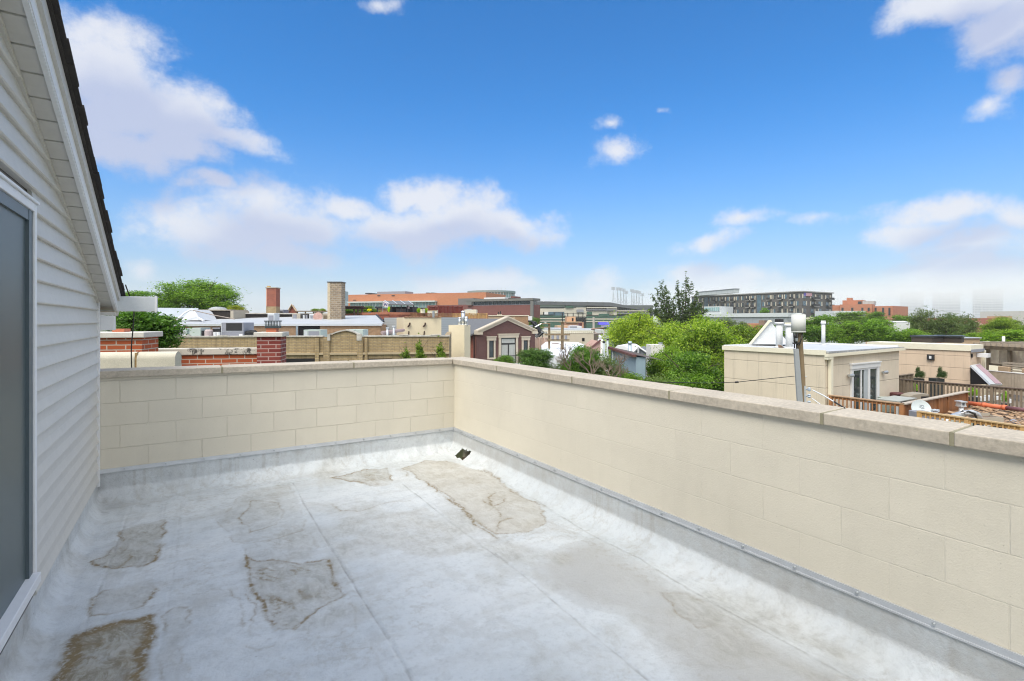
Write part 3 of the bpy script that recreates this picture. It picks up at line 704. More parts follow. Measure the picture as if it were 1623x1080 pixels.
proto('bright2', lobes_round(8, 14, ragged=True), 26000, .032, leafA, 2, spread=.09, per=14)
proto('dark', lobes_round(3, 10), 22000, .036, leafB, 3, spread=.09, per=14)
proto('dark2', lobes_round(5, 13), 18000, .042, leafB, 4, spread=.10, per=14)
proto('far', lobes_round(7, 12, ragged=True), 13000, .042, leafA, 5, spread=.09, per=12)
proto('fard', lobes_round(9, 12, ragged=True), 12000, .044, leafB, 6, spread=.09, per=12)
proto('sparse', lobes_round(12, 14, .6), 6500, .040, leafC, 7, spread=.08, per=12)
proto('near', lobes_round(15, 12, .7), 16000, .050, leafB, 8, spread=.09, per=10)
TR = {}
def trunkobj(root, seed, h):
    key = (seed % 3, round(h * 2) / 2)
    if key not in TR:
        mb = trunkmesh(key[0] + 40, key[1]); o = mb.build('trunk', bark, None); TR[key] = o.data; COL.objects.unlink(o); bpy.data.objects.remove(o)
    o = bpy.data.objects.new('trunk', TR[key]); COL.objects.link(o); o.parent = root; return o
def tree(px, py0, py1, wpx, D, key, label, group='street and yard trees', cat='tree', col=(1,1,1), name='leafy_tree', seed=0, hz=None):
    """crown spanning py0..py1 (photo rows) and wpx wide at depth D"""
    cz = Z((py0 + py1) / 2, D); rz = (py1 - py0) / 2 / F * D; rx = wpx / 2 / F * D
    p = XY(px, D); r = thing(name, label, cat, (p.x, p.y, cz), group)
    r.rotation_euler = (0, 0, seed * 1.7)
    c = bpy.data.objects.new('crown', PROTO[key]); COL.objects.link(c); c.parent = r
    c.scale = (rx, rx, rz); c.color = (col[0], col[1], col[2], 1)
    h = (cz - GZ) / max(rz, .1)
    if py1 >= 560 and key != 'near':      # the crown goes on down, out of sight behind the coping
        c2 = bpy.data.objects.new('lower_crown', PROTO[key]); COL.objects.link(c2); c2.parent = r
        c2.scale = (rx * .95, rx * .95, rz); c2.color = c.color; c2.location = (0, 0, -rz * 1.15); c2.rotation_euler = (0, 0, 1.1)
    t_ = trunkobj(r, seed, min(h, 12)); t_.scale = (rx, rx, rz)
    return r
r_ = random.Random(77); LL = []
for k in range(150):
    pxs = math.radians(r_.uniform(-160, -47)) if k < 95 else math.radians(r_.uniform(50, 150)); dd_ = r_.uniform(120, 330)
    yaw_ = math.atan2(FW[0], FW[1]) + pxs; s_ = r_.uniform(4, 8); LL.append((math.sin(yaw_) * dd_, math.cos(yaw_) * dd_, GZ + s_ * .8 + r_.uniform(0, 3), s_, s_, s_ * .9))
wd = bpy.data.objects.new('distant_trees', leafmesh('distant_trees', LL, 26000, 1.0, leafB, 78, spread=1.3, per=10)); COL.objects.link(wd); props(wd, kind='stuff'); wd.color = (1.2,1.2,1,1)
G1 = 'trees standing among the houses'
# left side
tree(232, 488, 568, 118, 13.0, 'near', 'dark green leafy tree rising beside the red brick pier under the gutter end', seed=1, col=(.9,1,.9))
tree(318, 441, 506, 128, 62, 'bright', 'tall broad green tree behind the grey tarped roof on the left skyline', seed=2, col=(.75,.9,.9))
tree(225, 457, 500, 95, 66, 'bright2', 'smaller green tree at the edge of the shingled roof, left of the tallest skyline tree', seed=3, col=(.7,.9,.9))
tree(264, 459, 510, 70, 60, 'bright2', 'mid height green tree between the gutter end and the tallest skyline tree', seed=4, col=(.62,.8,.8))
tree(374, 482, 500, 30, 52, 'far', 'small yellowish shrub behind the low dark roof wall right of the skylight dome', seed=5, col=(1.3,1.0,.9), name='shrub', cat='shrub')
# three small conifers in front of the yellow brick
def conifer(px, py0, py1, wpx, D, seed):
    r_ = random.Random(seed); L = []
    for i in range(11):
        h = i / 10; w_ = (1 - h) * .85 + .10
        for k in range(3 if h < .8 else 1): a = r_.uniform(0, 6.28); L.append((math.cos(a) * w_ * .45, math.sin(a) * w_ * .45, -1 + 2 * h, w_ * .5, w_ * .5, .16))
    return leafmesh('crown_conifer', L, 5200, .055, leafA, seed, spread=.06, per=8)
cm = conifer(0, 0, 0, 0, 0, 4)
for px, y0, y1, w_, D, lb in [(642, 546, 590, 34, 20.5, 'low bushy evergreen, leftmost of the three in front of the yellow brick wall'),
                              (665, 533, 590, 36, 20.0, 'tallest pointed evergreen, middle of the three in front of the yellow brick wall'),
                              (697, 537, 590, 40, 20.2, 'rounded evergreen, rightmost of the three in front of the yellow brick wall')]:
    cz = Z((y0 + y1) / 2, D); p = XY(px, D); r = thing('evergreen_shrub', lb, 'evergreen', (p.x, p.y, cz), 'small evergreens before the yellow wall')
    c = bpy.data.objects.new('crown', cm); COL.objects.link(c); c.parent = r; rz = (y1 - y0) / 2 / F * D; rx = w_ / 2 / F * D; c.scale = (rx, rx, rz); c.color = (.75,.8,.7,1)
    r.rotation_euler[2] = px
    t_ = trunkobj(r, 1, 9); t_.scale = (rx, rx, rz)
# centre
tree(847, 549, 600, 62, 27, 'dark', 'dense green bush below the brown gable balcony', seed=6, col=(.85,.9,1))
tree(795, 562, 600, 40, 30, 'dark2', 'low leafy bush in front of the brown gable balcony rail', seed=7, col=(1.4,1.3,1))
tree(893, 565, 620, 56, 23, 'sparse', 'thin olive shrub with bare twigs between two green bushes', seed=8, col=(.9,.9,.8))
tree(925, 543, 625, 76, 22, 'dark', 'dark green tree with dry branches left of the blue grey house', seed=9, col=(1.1,1.15,1))
tree(968, 560, 630, 70, 21, 'sparse', 'sparse greyish tree with bare branches in front of the blue grey house', seed=10, col=(.95,1,.85))
tree(990, 590, 650, 70, 19.5, 'dark2', 'low green foliage just over the coping below the blue grey house', seed=11, col=(1.5,1.3,1))
tree(845, 500, 540, 40, 75, 'fard', 'green tree behind the leaning utility pole frame and black fire stairs', seed=12, col=(1.1,1,1))
tree(1010, 492, 578, 120, 44, 'bright', 'bright yellow green tree behind the white gabled house, left of the poplar', seed=13, col=(1.25,1.15,1))
tree(1072, 500, 595, 120, 40, 'bright2', 'bright yellow green round tree directly below the tall poplar', seed=14, col=(1.2,1.15,1))
tree(1118, 496, 612, 125, 36, 'bright', 'bright green tree touching the left edge of the beige stucco penthouse', seed=15, col=(1.1,1.1,1))
tree(1062, 545, 640, 95, 30, 'bright', 'big bright green tree spreading right of the white block chimney', seed=61, col=(.85,.95,.9))
tree(1095, 545, 665, 130, 26, 'bright2', 'large deep green tree close behind the coping, left of the stucco penthouse', seed=16, col=(.62,.8,.8))
tree(1040, 590, 650, 80, 22, 'sparse', 'thin light green branches over the coping left of the large deep green tree', seed=17, col=(1.2,1.3,.8))
tree(1180, 508, 560, 70, 46, 'far', 'green tree behind the white triangular roof gable', seed=18, col=(.85,.85,.9))
tree(1222, 512, 548, 60, 60, 'fard', 'dull green tree behind the white roof vents', seed=19, col=(1.3,1.1,1))
tree(1148, 502, 530, 48, 95, 'sparse', 'olive tree in front of the long pale metal building', seed=20)
tree(1178, 508, 528, 26, 90, 'sparse', 'small olive tree top against the long pale metal building', seed=21, col=(1.2,1.1,1))
for i, (px, y0, y1, w_, D, k, cl, lb) in enumerate([
    (1298, 495, 552, 80, 75, 'fard', (1.5,1.4,1.2), 'green tree behind the slender white vent pipe right of the canister'),
    (1345, 503, 552, 70, 66, 'far', (.8,.95,.9), 'round green tree left of the small white rooftop hut, nearer row'),
    (1385, 499, 552, 80, 64, 'far', (.72,.9,.85), 'broad green tree below the orange brick hospital wing'),
    (1350, 492, 520, 80, 120, 'fard', (1.6,1.4,1.3), 'darker tree crown right below the white wall of the orange brick block'),
    (1388, 492, 520, 46, 110, 'fard', (1.3,1.2,1.1), 'small dark tree crown at the right end of the orange brick block'),
    (1430, 497, 530, 50, 100, 'fard', (1.5,1.3,1.2), 'tree crown rising right behind the small white rooftop hut'),
    (1440, 517, 552, 70, 62, 'far', (.8,.95,.9), 'low green tree just left of the black skylights'),
    (1465, 484, 545, 48, 70, 'sparse', (1.1,1.1,1), 'tall loose leaved tree with a thin crown, left of the foggy towers'),
    (1500, 492, 545, 60, 68, 'sparse', (1,1.05,.95), 'loose leaved tree behind the black skylights under the middle foggy tower'),
    (1528, 494, 545, 46, 72, 'sparse', (.95,1,.9), 'loose leaved tree right of the black skylights before the red brick hall'),
    (1482, 505, 545, 80, 80, 'fard', (1.5,1.3,1.2), 'dim green tree filling in behind the two loose leaved trees'),
    (1590, 500, 548, 62, 58, 'bright', (.9,.9,.9), 'green tree with a brownish crown at the right edge above the pergola'),
    (1600, 518, 552, 80, 50, 'far', (1,1.1,.9), 'low bright green tree just behind the pergola pipe'),
    (1650, 496, 552, 70, 56, 'fard', (1.3,1.2,1), 'dark green tree cut off by the right edge of the view'),
    (1550, 524, 552, 50, 55, 'far', (.9,1,.9), 'small green tree behind the rooftop between skylights and pergola')]):
    tree(px, y0, y1, w_, D, k, lb, seed=22 + i, col=cl)
for i, (px, y0, y1, w_, D) in enumerate([(580, 484, 502, 50, 66), (556, 486, 500, 36, 68)]):
    tree(px, y0, y1, w_, D, 'fard', ['green tree seen between the dark pergola posts and the yellow planter', 'green tree seen through the dark rooftop pergola'][i], seed=40 + i, col=(1.2,1.1,1))
for i, (px, w_, lb) in enumerate([(500, 14, 'left'), (512, 16, 'right')]):
    tree(px, 488, 497, w_, 58, 'far', 'tiny shrub on the roof rail beside the stone chimney, %s one of two' % lb, seed=44 + i, cat='shrub', name='shrub')
# tall poplar with upright leaning sprays
pp = XY(1075, 62); pop = thing('poplar_tree', 'tall dark poplar with upright wind blown branches against the sky', 'tree', (pp.x, pp.y, Z(520, 62)), None)
r_ = random.Random(5); L = []; bm_ = MB(); s_ = 62 / F
def PV(px, py, dd=0): 
    v = P(px, py, 62 + dd); return v
sprays = []
for (bx, tx, ty) in [(1085,1087,433),(1080,1072,448),(1088,1096,446),(1083,1080,458),(1092,1104,466),(1090,1099,480),(1096,1112,478),(1099,1119,492),(1060,1047,446),(1057,1040,458),(1062,1054,455),(1055,1034,470),(1064,1060,462),(1052,1028,492),(1068,1068,470),(1050,1037,485),(1086,1090,440),(1078,1075,462),(1094,1107,488),(1060,1050,466)]:
    sprays.append(((bx, 512), (tx, ty)))
for k, ((x0, y0), (x1, y1)) in enumerate(sprays):
    dd = r_.uniform(-1.2, 1.2); a0 = PV(1075 + (x0 - 1075) * .4, 520, 0); a1 = PV(x0, y0, dd * .5); a2 = PV(x1, y1, dd)
    bend = Vector((r_.uniform(-.15,.15), 0, .1)); mid = a1.lerp(a2, .5) + bend
    bm_.tube([a0, a1, mid, a2], [.09, .055, .03, .01], 5)
    for j in range(26):
        s = j / 25; q = (a1.lerp(mid, s * 2) if s < .5 else mid.lerp(a2, s * 2 - 1)) - pop.location
        side = r_.choice((-1, 1)) * r_.uniform(.0, .55) * (1 - .75 * s)
        w_ = .13 + .16 * (1 - s) * r_.random(); L.append((q.x + side * RT[0], q.y + side * RT[1], q.z + abs(side) * .6, w_, w_, w_ * 1.9))
me_ = leafmesh('crown_poplar', L, 21000, .085, leafC, 9, spread=.07, per=7, shell=.2)
c = bpy.data.objects.new('crown', me_); COL.objects.link(c); c.parent = pop; c.color = (.70,.82,.72,1)
q = pop.location; bm_.tube([(q.x, q.y, GZ), (q.x, q.y, q.z + .4)], [.35, .2], 8); bm_.build('trunk', bark, pop)
# bare branches in the middle bushes
def deadtree(px, py, D, hpx, seed, label):
    b0 = P(px, py, D); r = thing('bare_tree', label, 'tree', (b0.x, b0.y, b0.z), 'leafless trees over the coping'); r_ = random.Random(seed); mb = MB()
    def grow(p, d, L_, rad, n):
        q = p + d * L_; mb.tube([p, p.lerp(q, .5) + Vector((r_.uniform(-1,1), r_.uniform(-1,1), 0)) * L_ * .06, q], [rad, rad * .8, rad * .6], 5)
        if n == 0: return
        for k in range(3):
            dd = (d + Vector((r_.uniform(-1,1), r_.uniform(-1,1), r_.uniform(-.15,.7))) * .85).normalized(); grow(p.lerp(q, r_.uniform(.5, 1)), dd, L_ * r_.uniform(.6, .85), rad * .6, n - 1)
    Hh = hpx / F * D
    grow(b0 - Vector((0, 0, 4.5)), Vector((0, 0, 1)), 4.6, .06, 0)
    for k in range(3): grow(b0 + Vector((0,0,-.2*k)), Vector((r_.uniform(-.7,.7), r_.uniform(-.7,.7), .8)).normalized(), Hh * .42, .03, 4)
    mb.build('branches', twig, r); return r
deadtree(938, 590, 20.5, 42, 3, 'leafless tree with fine grey twigs beside the dark green tree')
deadtree(905, 575, 21.5, 36, 8, 'leafless spreading branches in front of the white sloping roof')
deadtree(975, 600, 19.5, 42, 12, 'leafless brown branches leaning right before the blue grey house')
# ---------------------------------------------------------------- neighbours on the left
nb = thing('brick_building', 'red brick neighbour with stone capped piers and worn parapet just beyond the back wall', 'building', at(300, 10))
f = Face(XY(96, 9.2), XY(225, 9.5))
w1 = MB(); u1, _ = f.uv(225); f.box(w1, -1, u1, 0, .7, GZ, f.uv(190, 536)[1]); pr_ = w1.build('pier', brR1, nb)
c1 = MB(); f.box(c1, -1.05, f.uv(230.5)[0], -.06, .78, f.uv(190, 536)[1]+.002, f.uv(190, 527)[1]); c1.build('stone_cap', concrete, pr_, bevel=.012)
c2 = MB(); u0, _ = f.uv(166); u1, _ = f.uv(186); f.box(c2, u0, u1, .25, .5, f.uv(176, 527)[1]+.001, f.uv(176, 522)[1]); c2.build('clay_flue', terra, pr_)
f = Face(XY(120, 7.9), XY(278, 8.15)); zt = f.uv(215, 558.5)[1]
for i, (xa, xb) in enumerate([(120, 213), (216.5, 277.5)]):
    ua, _ = f.uv(xa); ub, _ = f.uv(xb); mb = MB(); n = 14; rr = .11
    pts = [f.pt(ua, rr - rr * math.cos(math.pi * k / n), zt - rr + rr * math.sin(math.pi * k / n) ) for k in range(n + 1)]
    pts = [f.pt(ua, .0, zt - .55)] + pts + [f.pt(ua, 2 * rr, zt - .55)]
    e_ = f.t * (ub - ua); mb.prism(pts, (e_.x, e_.y, 0)); mb.build('rounded_coping', M('pitted_coping', (.53,.50,.41), .9, .10, 5, .004, 40, fine=.16) if i == 0 else bpy.data.materials['pitted_coping'], nb, smooth=False)
mb = MB(); ua, _ = f.uv(213); ub, _ = f.uv(216.5); f.box(mb, ua, ub, .01, .20, zt - .6, zt - .012); mb.build('coping_joint', M('rusty_joint', (.30,.20,.09), .95, .5, 20), nb)
mb = MB(); f.box(mb, -.5, f.uv(277)[0], .02, .2, GZ, zt - .5); mb.build('parapet', brR, nb)
f = Face(XY(150, 10.3), XY(412, 11.0)); zt = f.uv(340, 562.5)[1]
mb = MB(); f.box(mb, 0, f.L, 0, .3, GZ, zt); mb.build('parapet', brR1, nb)
mb = MB(); f.box(mb, 0, f.uv(306)[0], -.04, .34, zt + .002, f.uv(290, 553)[1]); f.box(mb, f.uv(306.5)[0], f.L, -.04, .34, zt + .002, f.uv(350, 552.5)[1])
m, t, b = basemat('soot_stained_stone'); oc = t.new('ShaderNodeTexCoord').outputs['Object']
v_ = t.ss(t.noise(oc, 3.5, 7, .75), .52, .60); t.lk(t.mix(v_, (.56,.53,.46,1), (.07,.065,.06,1)), b.inputs['Base Color']); b.inputs['Roughness'].default_value = .9
mb.build('worn_coping', m, nb, bevel=.01)
f = Face(XY(407.5, 10.9), XY(445, 11.0)); zt = f.uv(426, 534.5)[1]
mb = MB(); f.box(mb, 0, f.L, -.02, .55, GZ, zt); p_ = mb.build('brick_chimney', brD, nb)
mb = MB(); f.box(mb, -.055, f.L+.05, -.07, .62, zt + .002, f.uv(426, 527)[1]); mb.build('stone_cap', concrete, p_, bevel=.012)
mb = MB(); f.box(mb, f.uv(419)[0], f.uv(435)[0], .15, .4, f.uv(426, 527)[1]+.001, f.uv(426, 520.5)[1]); mb.build('clay_flue', terra, p_)
mb = MB(); ua, ub = f.uv(418)[0], f.uv(438)[0]; z0, z1 = f.uv(428, 520.5)[1], f.uv(428, 510)[1]
f.box(mb, ua - .02, ub + .02, .10, .45, z1, z1 + .02); f.box(mb, ua, ub, .12, .43, z0, z0 + .045)
for k in range(9): x = lerp(ua, ub, k / 8); f.box(mb, x - .006, x + .006, .12, .13, z0, z1); f.box(mb, x - .006, x + .006, .42, .43, z0, z1)
for k in range(4): f.box(mb, ua, ub, .118, .124, lerp(z0, z1, (k + 1) / 5) - .004, lerp(z0, z1, (k + 1) / 5) + .004)
mb.build('spark_cap', M('green_black_metal', (.05,.07,.075), .5, .2), p_)

# yellow brick building
yb = thing('yellow_brick_building', 'long yellow brick building with a small raised arched gable in its parapet', 'building', at(500, 25.5))
f = Face(XY(225, 24.55), XY(712, 26.1)); zt = f.uv(500, 534.5)[1]
mb = MB(); f.box(mb, 0, f.L, 0, 11, GZ, zt - .45); f.box(mb, 0, f.L, 0, .3, zt - .449, zt); f.box(mb, f.L - .3, f.L, .3, 11, zt - .449, zt); mb.build('wall', brY, yb)
mb = MB(); f.box(mb, 0, f.uv(512)[0], -.05, .35, zt + .002, zt + .065); f.box(mb, f.uv(576)[0], f.L + .04, -.05, .35, zt + .002, zt + .065)
for px in (290, 353, 394, 640, 690): u, _ = f.uv(px); f.box(mb, u - .22, u + .22, -.06, .3, zt + .067, zt + .10)
mb.build('parapet_coping', stained, yb)
zb = f.uv(500, 561)[1]
mb = MB(); f.box(mb, 0, f.L, -.09, -.002, zb - .05, zb + .05); mb.build('cornice_band', M('cornice_stone', (.44,.36,.24), .9, .1), yb)
for xa, xb, nm in ((513, 523, 'pilaster'), (566.5, 575.5, 'pilaster'), (500, 506, 'pilaster'), (579, 583, 'pilaster')):
    mb = MB(); f.box(mb, f.uv(xa)[0], f.uv(xb)[0], -.10, -.003, GZ, zt - .05); mb.build(nm, brY, yb)
for xa, xb in ((519.5, 524), (566, 574)):
    mb = MB(); f.pb(mb, xa, 530, xb, 540, -.13, .1); mb.build('stone_block', stained, yb)
pts = [(523,575),(523,531.5),(527,531),(533,528.6),(540,526.5),(548,525),(556,526.5),(562,528.6),(567,531),(571,531.5),(571,575)]
mb = MB(); mb.prism([f.pt(f.uv(x)[0], -.02, f.uv(x, y)[1]) for x, y in pts], (f.n.x * .3, f.n.y * .3, 0)); gb = mb.build('arched_gable', brY, yb)
mb = MB(); tp = [f.pt(f.uv(x)[0], .13, f.uv(x, y)[1] + .02) for x, y in pts[1:-1]]
for p0, p1 in zip(tp[:-1], tp[1:]):
    e_ = f.n * .22; mb.hexa([p0 - Vector((e_.x,e_.y,0)), p1 - Vector((e_.x,e_.y,0)), p1 + Vector((e_.x,e_.y,0)), p0 + Vector((e_.x,e_.y,0)), p0 - Vector((e_.x,e_.y,-.06)), p1 - Vector((e_.x,e_.y,-.06)), p1 + Vector((e_.x,e_.y,.06)), p0 + Vector((e_.x,e_.y,.06))])
mb.build('gable_coping', stained, gb)
for xa, xb in ((440, 503), (584, 621), (672, 690)):
    mb = MB(); u0, u1 = f.uv(xa)[0], f.uv(xb)[0]; z1 = f.uv((xa + xb) / 2, 568.5)[1]; f.box(mb, u0, u1, -.03, -.002, z1 - 1.6, z1); mb.build('window', dark, yb)
mb = MB(); f.box(mb, .3, f.L - .3, .301, 10.9, zt - .45, zt - .40); mb.build('flat_roof', roofg, yb)
ROOFY = zt - .40
# things on that roof
def onroof(name, label, cat, x0, y0, x1, D, mat, depth=.9, group=None, zb=None, parts=None, bevel=.02):
    fr_ = Face(XY(x0, D), XY(x1, D)); zb = ROOFY if zb is None else zb
    p_ = XY((x0 + x1) / 2, D); r = thing(name, label, cat, (p_.x, p_.y, zb), group)
    zt_ = fr_.uv((x0 + x1) / 2, y0)[1]; mb = MB(); fr_.box(mb, 0, fr_.L, 0, depth, zb, zt_); mb.build('casing', mat, r, bevel=bevel)
    if parts:
        for nm, a0, b0, a1, b1, pm, d0 in parts:
            mb = MB(); fr_.box(mb, lerp(0, fr_.L, a0), lerp(0, fr_.L, a1), d0, -.002, lerp(zb, zt_, b0), lerp(zb, zt_, b1)); mb.build(nm, pm, r)
    return r, fr_, zb, zt_
GR = 'rooftop air conditioning units'
onroof('air_conditioner', 'large grey rooftop unit with a black louvre above the yellow brick parapet', 'air conditioner', 350.5, 511.5, 386, 27, grayp, 1.1, GR,
       parts=[('louvre', .23, .62, .93, .97, black, -.02), ('label_plate', .80, .32, .96, .46, wht, -.012), ('seam_strip', 0, .58, 1, .60, lmetal, -.01), ('side_post', .0, 0, .03, 1, lmetal, -.014)])
onroof('air_conditioner', 'sage green square unit partly behind the leafy tree on the yellow brick roof', 'air conditioner', 300, 520, 318, 27, sage, .9, GR, parts=[('seam_strip', .0, .48, 1, .50, grayp, -.01), ('pipe_stub', -.25, .2, .1, .3, terra, -.1), ('pipe_stub', -.25, .5, .1, .58, tanm, -.1)])
onroof('air_conditioner', 'pale sage cabinet beside the sage square unit, nearer the tree', 'air conditioner', 282, 521, 296, 27.3, sage, .9, GR, parts=[('panel', .1, .1, .9, .9, lmetal, -.012)])
onroof('air_conditioner', 'pale green condenser with round fan face left of the arched gable', 'air conditioner', 481, 523, 508, 27, sage, 1.0, GR, parts=[('fan_grille', .30, .12, .92, .90, grayp, -.02), ('side_louvre', .04, .1, .22, .9, lmetal, -.01)])
onroof('air_conditioner', 'long pale green cabinet right behind the arched gable', 'air conditioner', 552, 522.5, 575.5, 27.5, sage, 1.0, GR, parts=[('seam_strip', .45, 0, .47, 1, grayp, -.01)])
onroof('equipment_box', 'black upright box behind two white buckets on the yellow brick roof', 'box', 337, 519.5, 349, 27.2, black, .5, parts=[('rim', 0, .92, 1, 1, grayp, -.02)])
for i, (xa, xb) in enumerate(((338.5, 343), (343.8, 349))):
    mb = MB(); D = 26.7; p_ = XY((xa + xb) / 2, D); mb.cyl(p_, (xb - xa) / 2 / F * D, ROOFY, Z(526.5, D), 14, (xb - xa) / 2 / F * D * 1.05); 
    props(mb.build('white_bucket', wht), 'white bucket on the yellow brick roof, %s of the pair beside the big grey unit' % ('left' if i == 0 else 'right'), 'bucket', 'white buckets on the roof')
mb = MB(); p_ = XY(331, 27); mb.tube([(p_.x,p_.y,ROOFY),(p_.x,p_.y,Z(525,27)),(p_.x,p_.y,Z(522.5,27))], [.2,.2,.14], 16); props(mb.build('covered_vent', M('wrapped_vent', (.45,.38,.38), .8, .3, 8)), 'round wrapped vent between black box and sage unit', 'vent')
mb = MB(); p_ = XY(321, 27.2); mb.tube([(p_.x,p_.y,ROOFY),(p_.x,p_.y,Z(524.5,27.2))], [.13,.13], 12); props(mb.build('black_vent', black), 'black round duct stub right of the sage square unit', 'vent')
mb = MB(); mb.tube([P(388,530,27.2),P(392,528,27.2),P(397,527.5,27.3),P(405,528,27.4),P(406,533,27.4)], [.12,.12,.13,.13,.13], 10); mb.tube([P(396,526,27.5),P(405,526.5,27.5)], .1, 10); props(mb.build('duct', rub), 'lumpy black insulated ducts right of the big grey unit', 'duct')
GP_ = 'metal vent pipes on the yellow brick roof'
for i, (px, y0, hh) in enumerate(((614, 519, 0), (624, 516.5, 0))):
    r = thing('vent_pipe', 'pale metal vent pipe with flat cap on the yellow brick roof, %s' % ('the shorter' if i == 0 else 'the taller'), 'pipe', at(px, 28, ROOFY), GP_)
    p_ = XY(px, 28); mb = MB(); mb.cyl(p_, .055, ROOFY, Z(y0 + 2, 28)); mb.build('pipe', lmetal, r, True); mb = MB(); mb.cyl(p_, .085, Z(y0 + 2, 28), Z(y0, 28)); mb.build('cap', lmetal, r)
mb = MB(); mb.tube([P(605,527.5,29), P(640,523.5,31)], .09, 8); mb.tube([P(606,530,29), P(630,526,31)], .05, 8); props(mb.build('roof_duct', M('duct_brown', (.35,.26,.25), .6, .2)), 'pair of long ducts lying at a slant between vent pipes and the cream wall', 'duct')

# silver roofed building behind
sb = thing('silver_roof_building', 'low brown brick building with a shiny silver roof behind the yellow brick one', 'building', at(450, 37))
f = Face(XY(236, 35), XY(603, 38)); zt = f.uv(420, 514.2)[1]
mb = MB(); f.box(mb, 0, f.L, 0, 12, GZ, zt - .12); mb.build('wall', brO, sb)
mb = MB(); f.box(mb, -.1, f.L + .1, -.12, -.01, zt - .12, zt + .02); mb.build('gutter', lmetal, sb)
zk = f.uv(540, 501)[1] + .5
mb = MB(); A0, A1 = f.pt(-.1, -.05, zt), f.pt(f.L + .1, -.05, zt); B0, B1 = f.pt(-.1, 11, zt + .55), f.pt(f.uv(548)[0] + 1.5, 11, zt + .75); C1 = f.pt(f.L + .1, 3, zt + .12)
lo = Vector((0, 0, -.11))
mb.add([A0, A1, C1, B1, B0] + [v + lo for v in (A0, A1, C1, B1, B0)], [(0,1,2,3,4),(9,8,7,6,5),(0,1,6,5),(1,2,7,6),(2,3,8,7),(3,4,9,8),(4,0,5,9)]); mb.build('silver_roof', roofw, sb)
mb = MB(); mb.tube([C1 + Vector((0,0,.05)), B1 + Vector((0,0,.05))], .07, 6); mb.build('roof_edge', black, sb)
mb = MB(); f.pb(mb, 473.5, 516.4, 507, 534, -.02, .4); mb.build('dark_opening', dark, sb)
mb = MB(); u, _ = f.uv(471.2); f.box(mb, u - .07, u + .07, -.14, -.02, GZ, zt - .1); mb.build('downspout', M('bluegrey_pipe', (.25,.30,.34), .5, .1), sb)
mb = MB(); fd = Face(XY(330, 44), XY(360, 44)); 
for k in range(7): r0 = .95 * math.cos(k * .22); mb.cyl(XY(345.5, 44.6), max(.05, .72 * math.cos(k / 6 * 1.5)), Z(492, 44) + .30 * math.sin(k / 6 * 1.5), Z(492, 44) + .30 * math.sin((k + 1) / 6 * 1.5) + .001, 18)
props(mb.build('skylight_dome', lmetal), 'pale skylight dome poking over the dark low roof wall', 'skylight')
fd = Face(XY(314, 43), XY(366, 43)); r = thing('roof_shed', 'low dark walled rooftop box with a tan rim below the skylight dome', 'roof box', at(340, 43, zt))
mb = MB(); fd.box(mb, 0, fd.L, 0, 2.5, zt, fd.uv(340, 492.6)[1]); mb.build('wall', M('charred_wall', (.03,.025,.022), .9, .4, 3), r)
mb = MB(); fd.box(mb, -.1, fd.L + .1, -.1, 2.6, fd.uv(340, 492.5)[1], fd.uv(340, 491)[1]); fd.box(mb, fd.L, fd.L + .25, -.08, 2.5, zt, fd.uv(340, 492.6)[1]); mb.build('rim', tanm, r)
fd = Face(XY(366, 44), XY(470, 46)); r = thing('roof_wall', 'long low dark roof wall with pale uneven capping behind the silver roof', 'wall', at(420, 44, zt))
mb = MB(); fd.box(mb, 0, fd.L, .5, .9, zt, fd.uv(400, 498)[1]); mb.build('wall', bpy.data.materials['charred_wall'], r)
mb = MB(); fd.box(mb, 0, fd.uv(384)[0], .3, 1.0, fd.uv(400, 498)[1], fd.uv(375, 494.5)[1]); fd.box(mb, fd.uv(384)[0], fd.L, .4, 1.0, fd.uv(400, 498)[1]+.002, fd.uv(400, 496)[1]); mb.build('capping', stained, r)
r = thing('tarp_tent', 'grey weatherproofed roof hump with white ropes over the silver roof', 'roof hump', at(300, 38, zt))
mb = MB(); hp = [P(287,508,39),P(300,494,40),P(305,491,40),P(310,494,40),P(318,508,39)]; mb.prism(hp, (1.2,2.6,0)); mb.build('cover', tarp, r)
mb = MB(); mb.tube([P(280,507,38.5),P(293,496,38.8),P(304,490.5,39),P(309,494,38.8),P(313,503,38.6),P(323,509,38)], .07, 6); mb.build('rope', wht, r)
mb = MB(); mb.tube([P(306,492,38.8),P(340,500,38),P(372,506,37)], .035, 5); mb.build('bar', M('worn_bar', (.3,.25,.22), .8), r)
fd = Face(XY(225, 48), XY(308, 50)); r = thing('grey_roof', 'pale blue grey pitched roof behind the leafy tree on the left', 'roof', at(270, 48))
mb = MB(); fd.box(mb, 0, fd.L, 0, 6, GZ, fd.uv(270, 505)[1]); mb.build('wall', brO, r)
mb = MB(); a_ = fd.uv(270, 503)[1]; b_ = fd.uv(270, 489)[1]; mb.prism([fd.pt(-.3, -.3, a_), fd.pt(-.3, 3, b_ + .1), fd.pt(-.3, 6.3, a_)], (fd.t.x * (fd.L + .5), fd.t.y * (fd.L + .5), 0)); mb.build('roof', M('bluegrey_roof', (.40,.44,.47), .7, .08, 1), r)
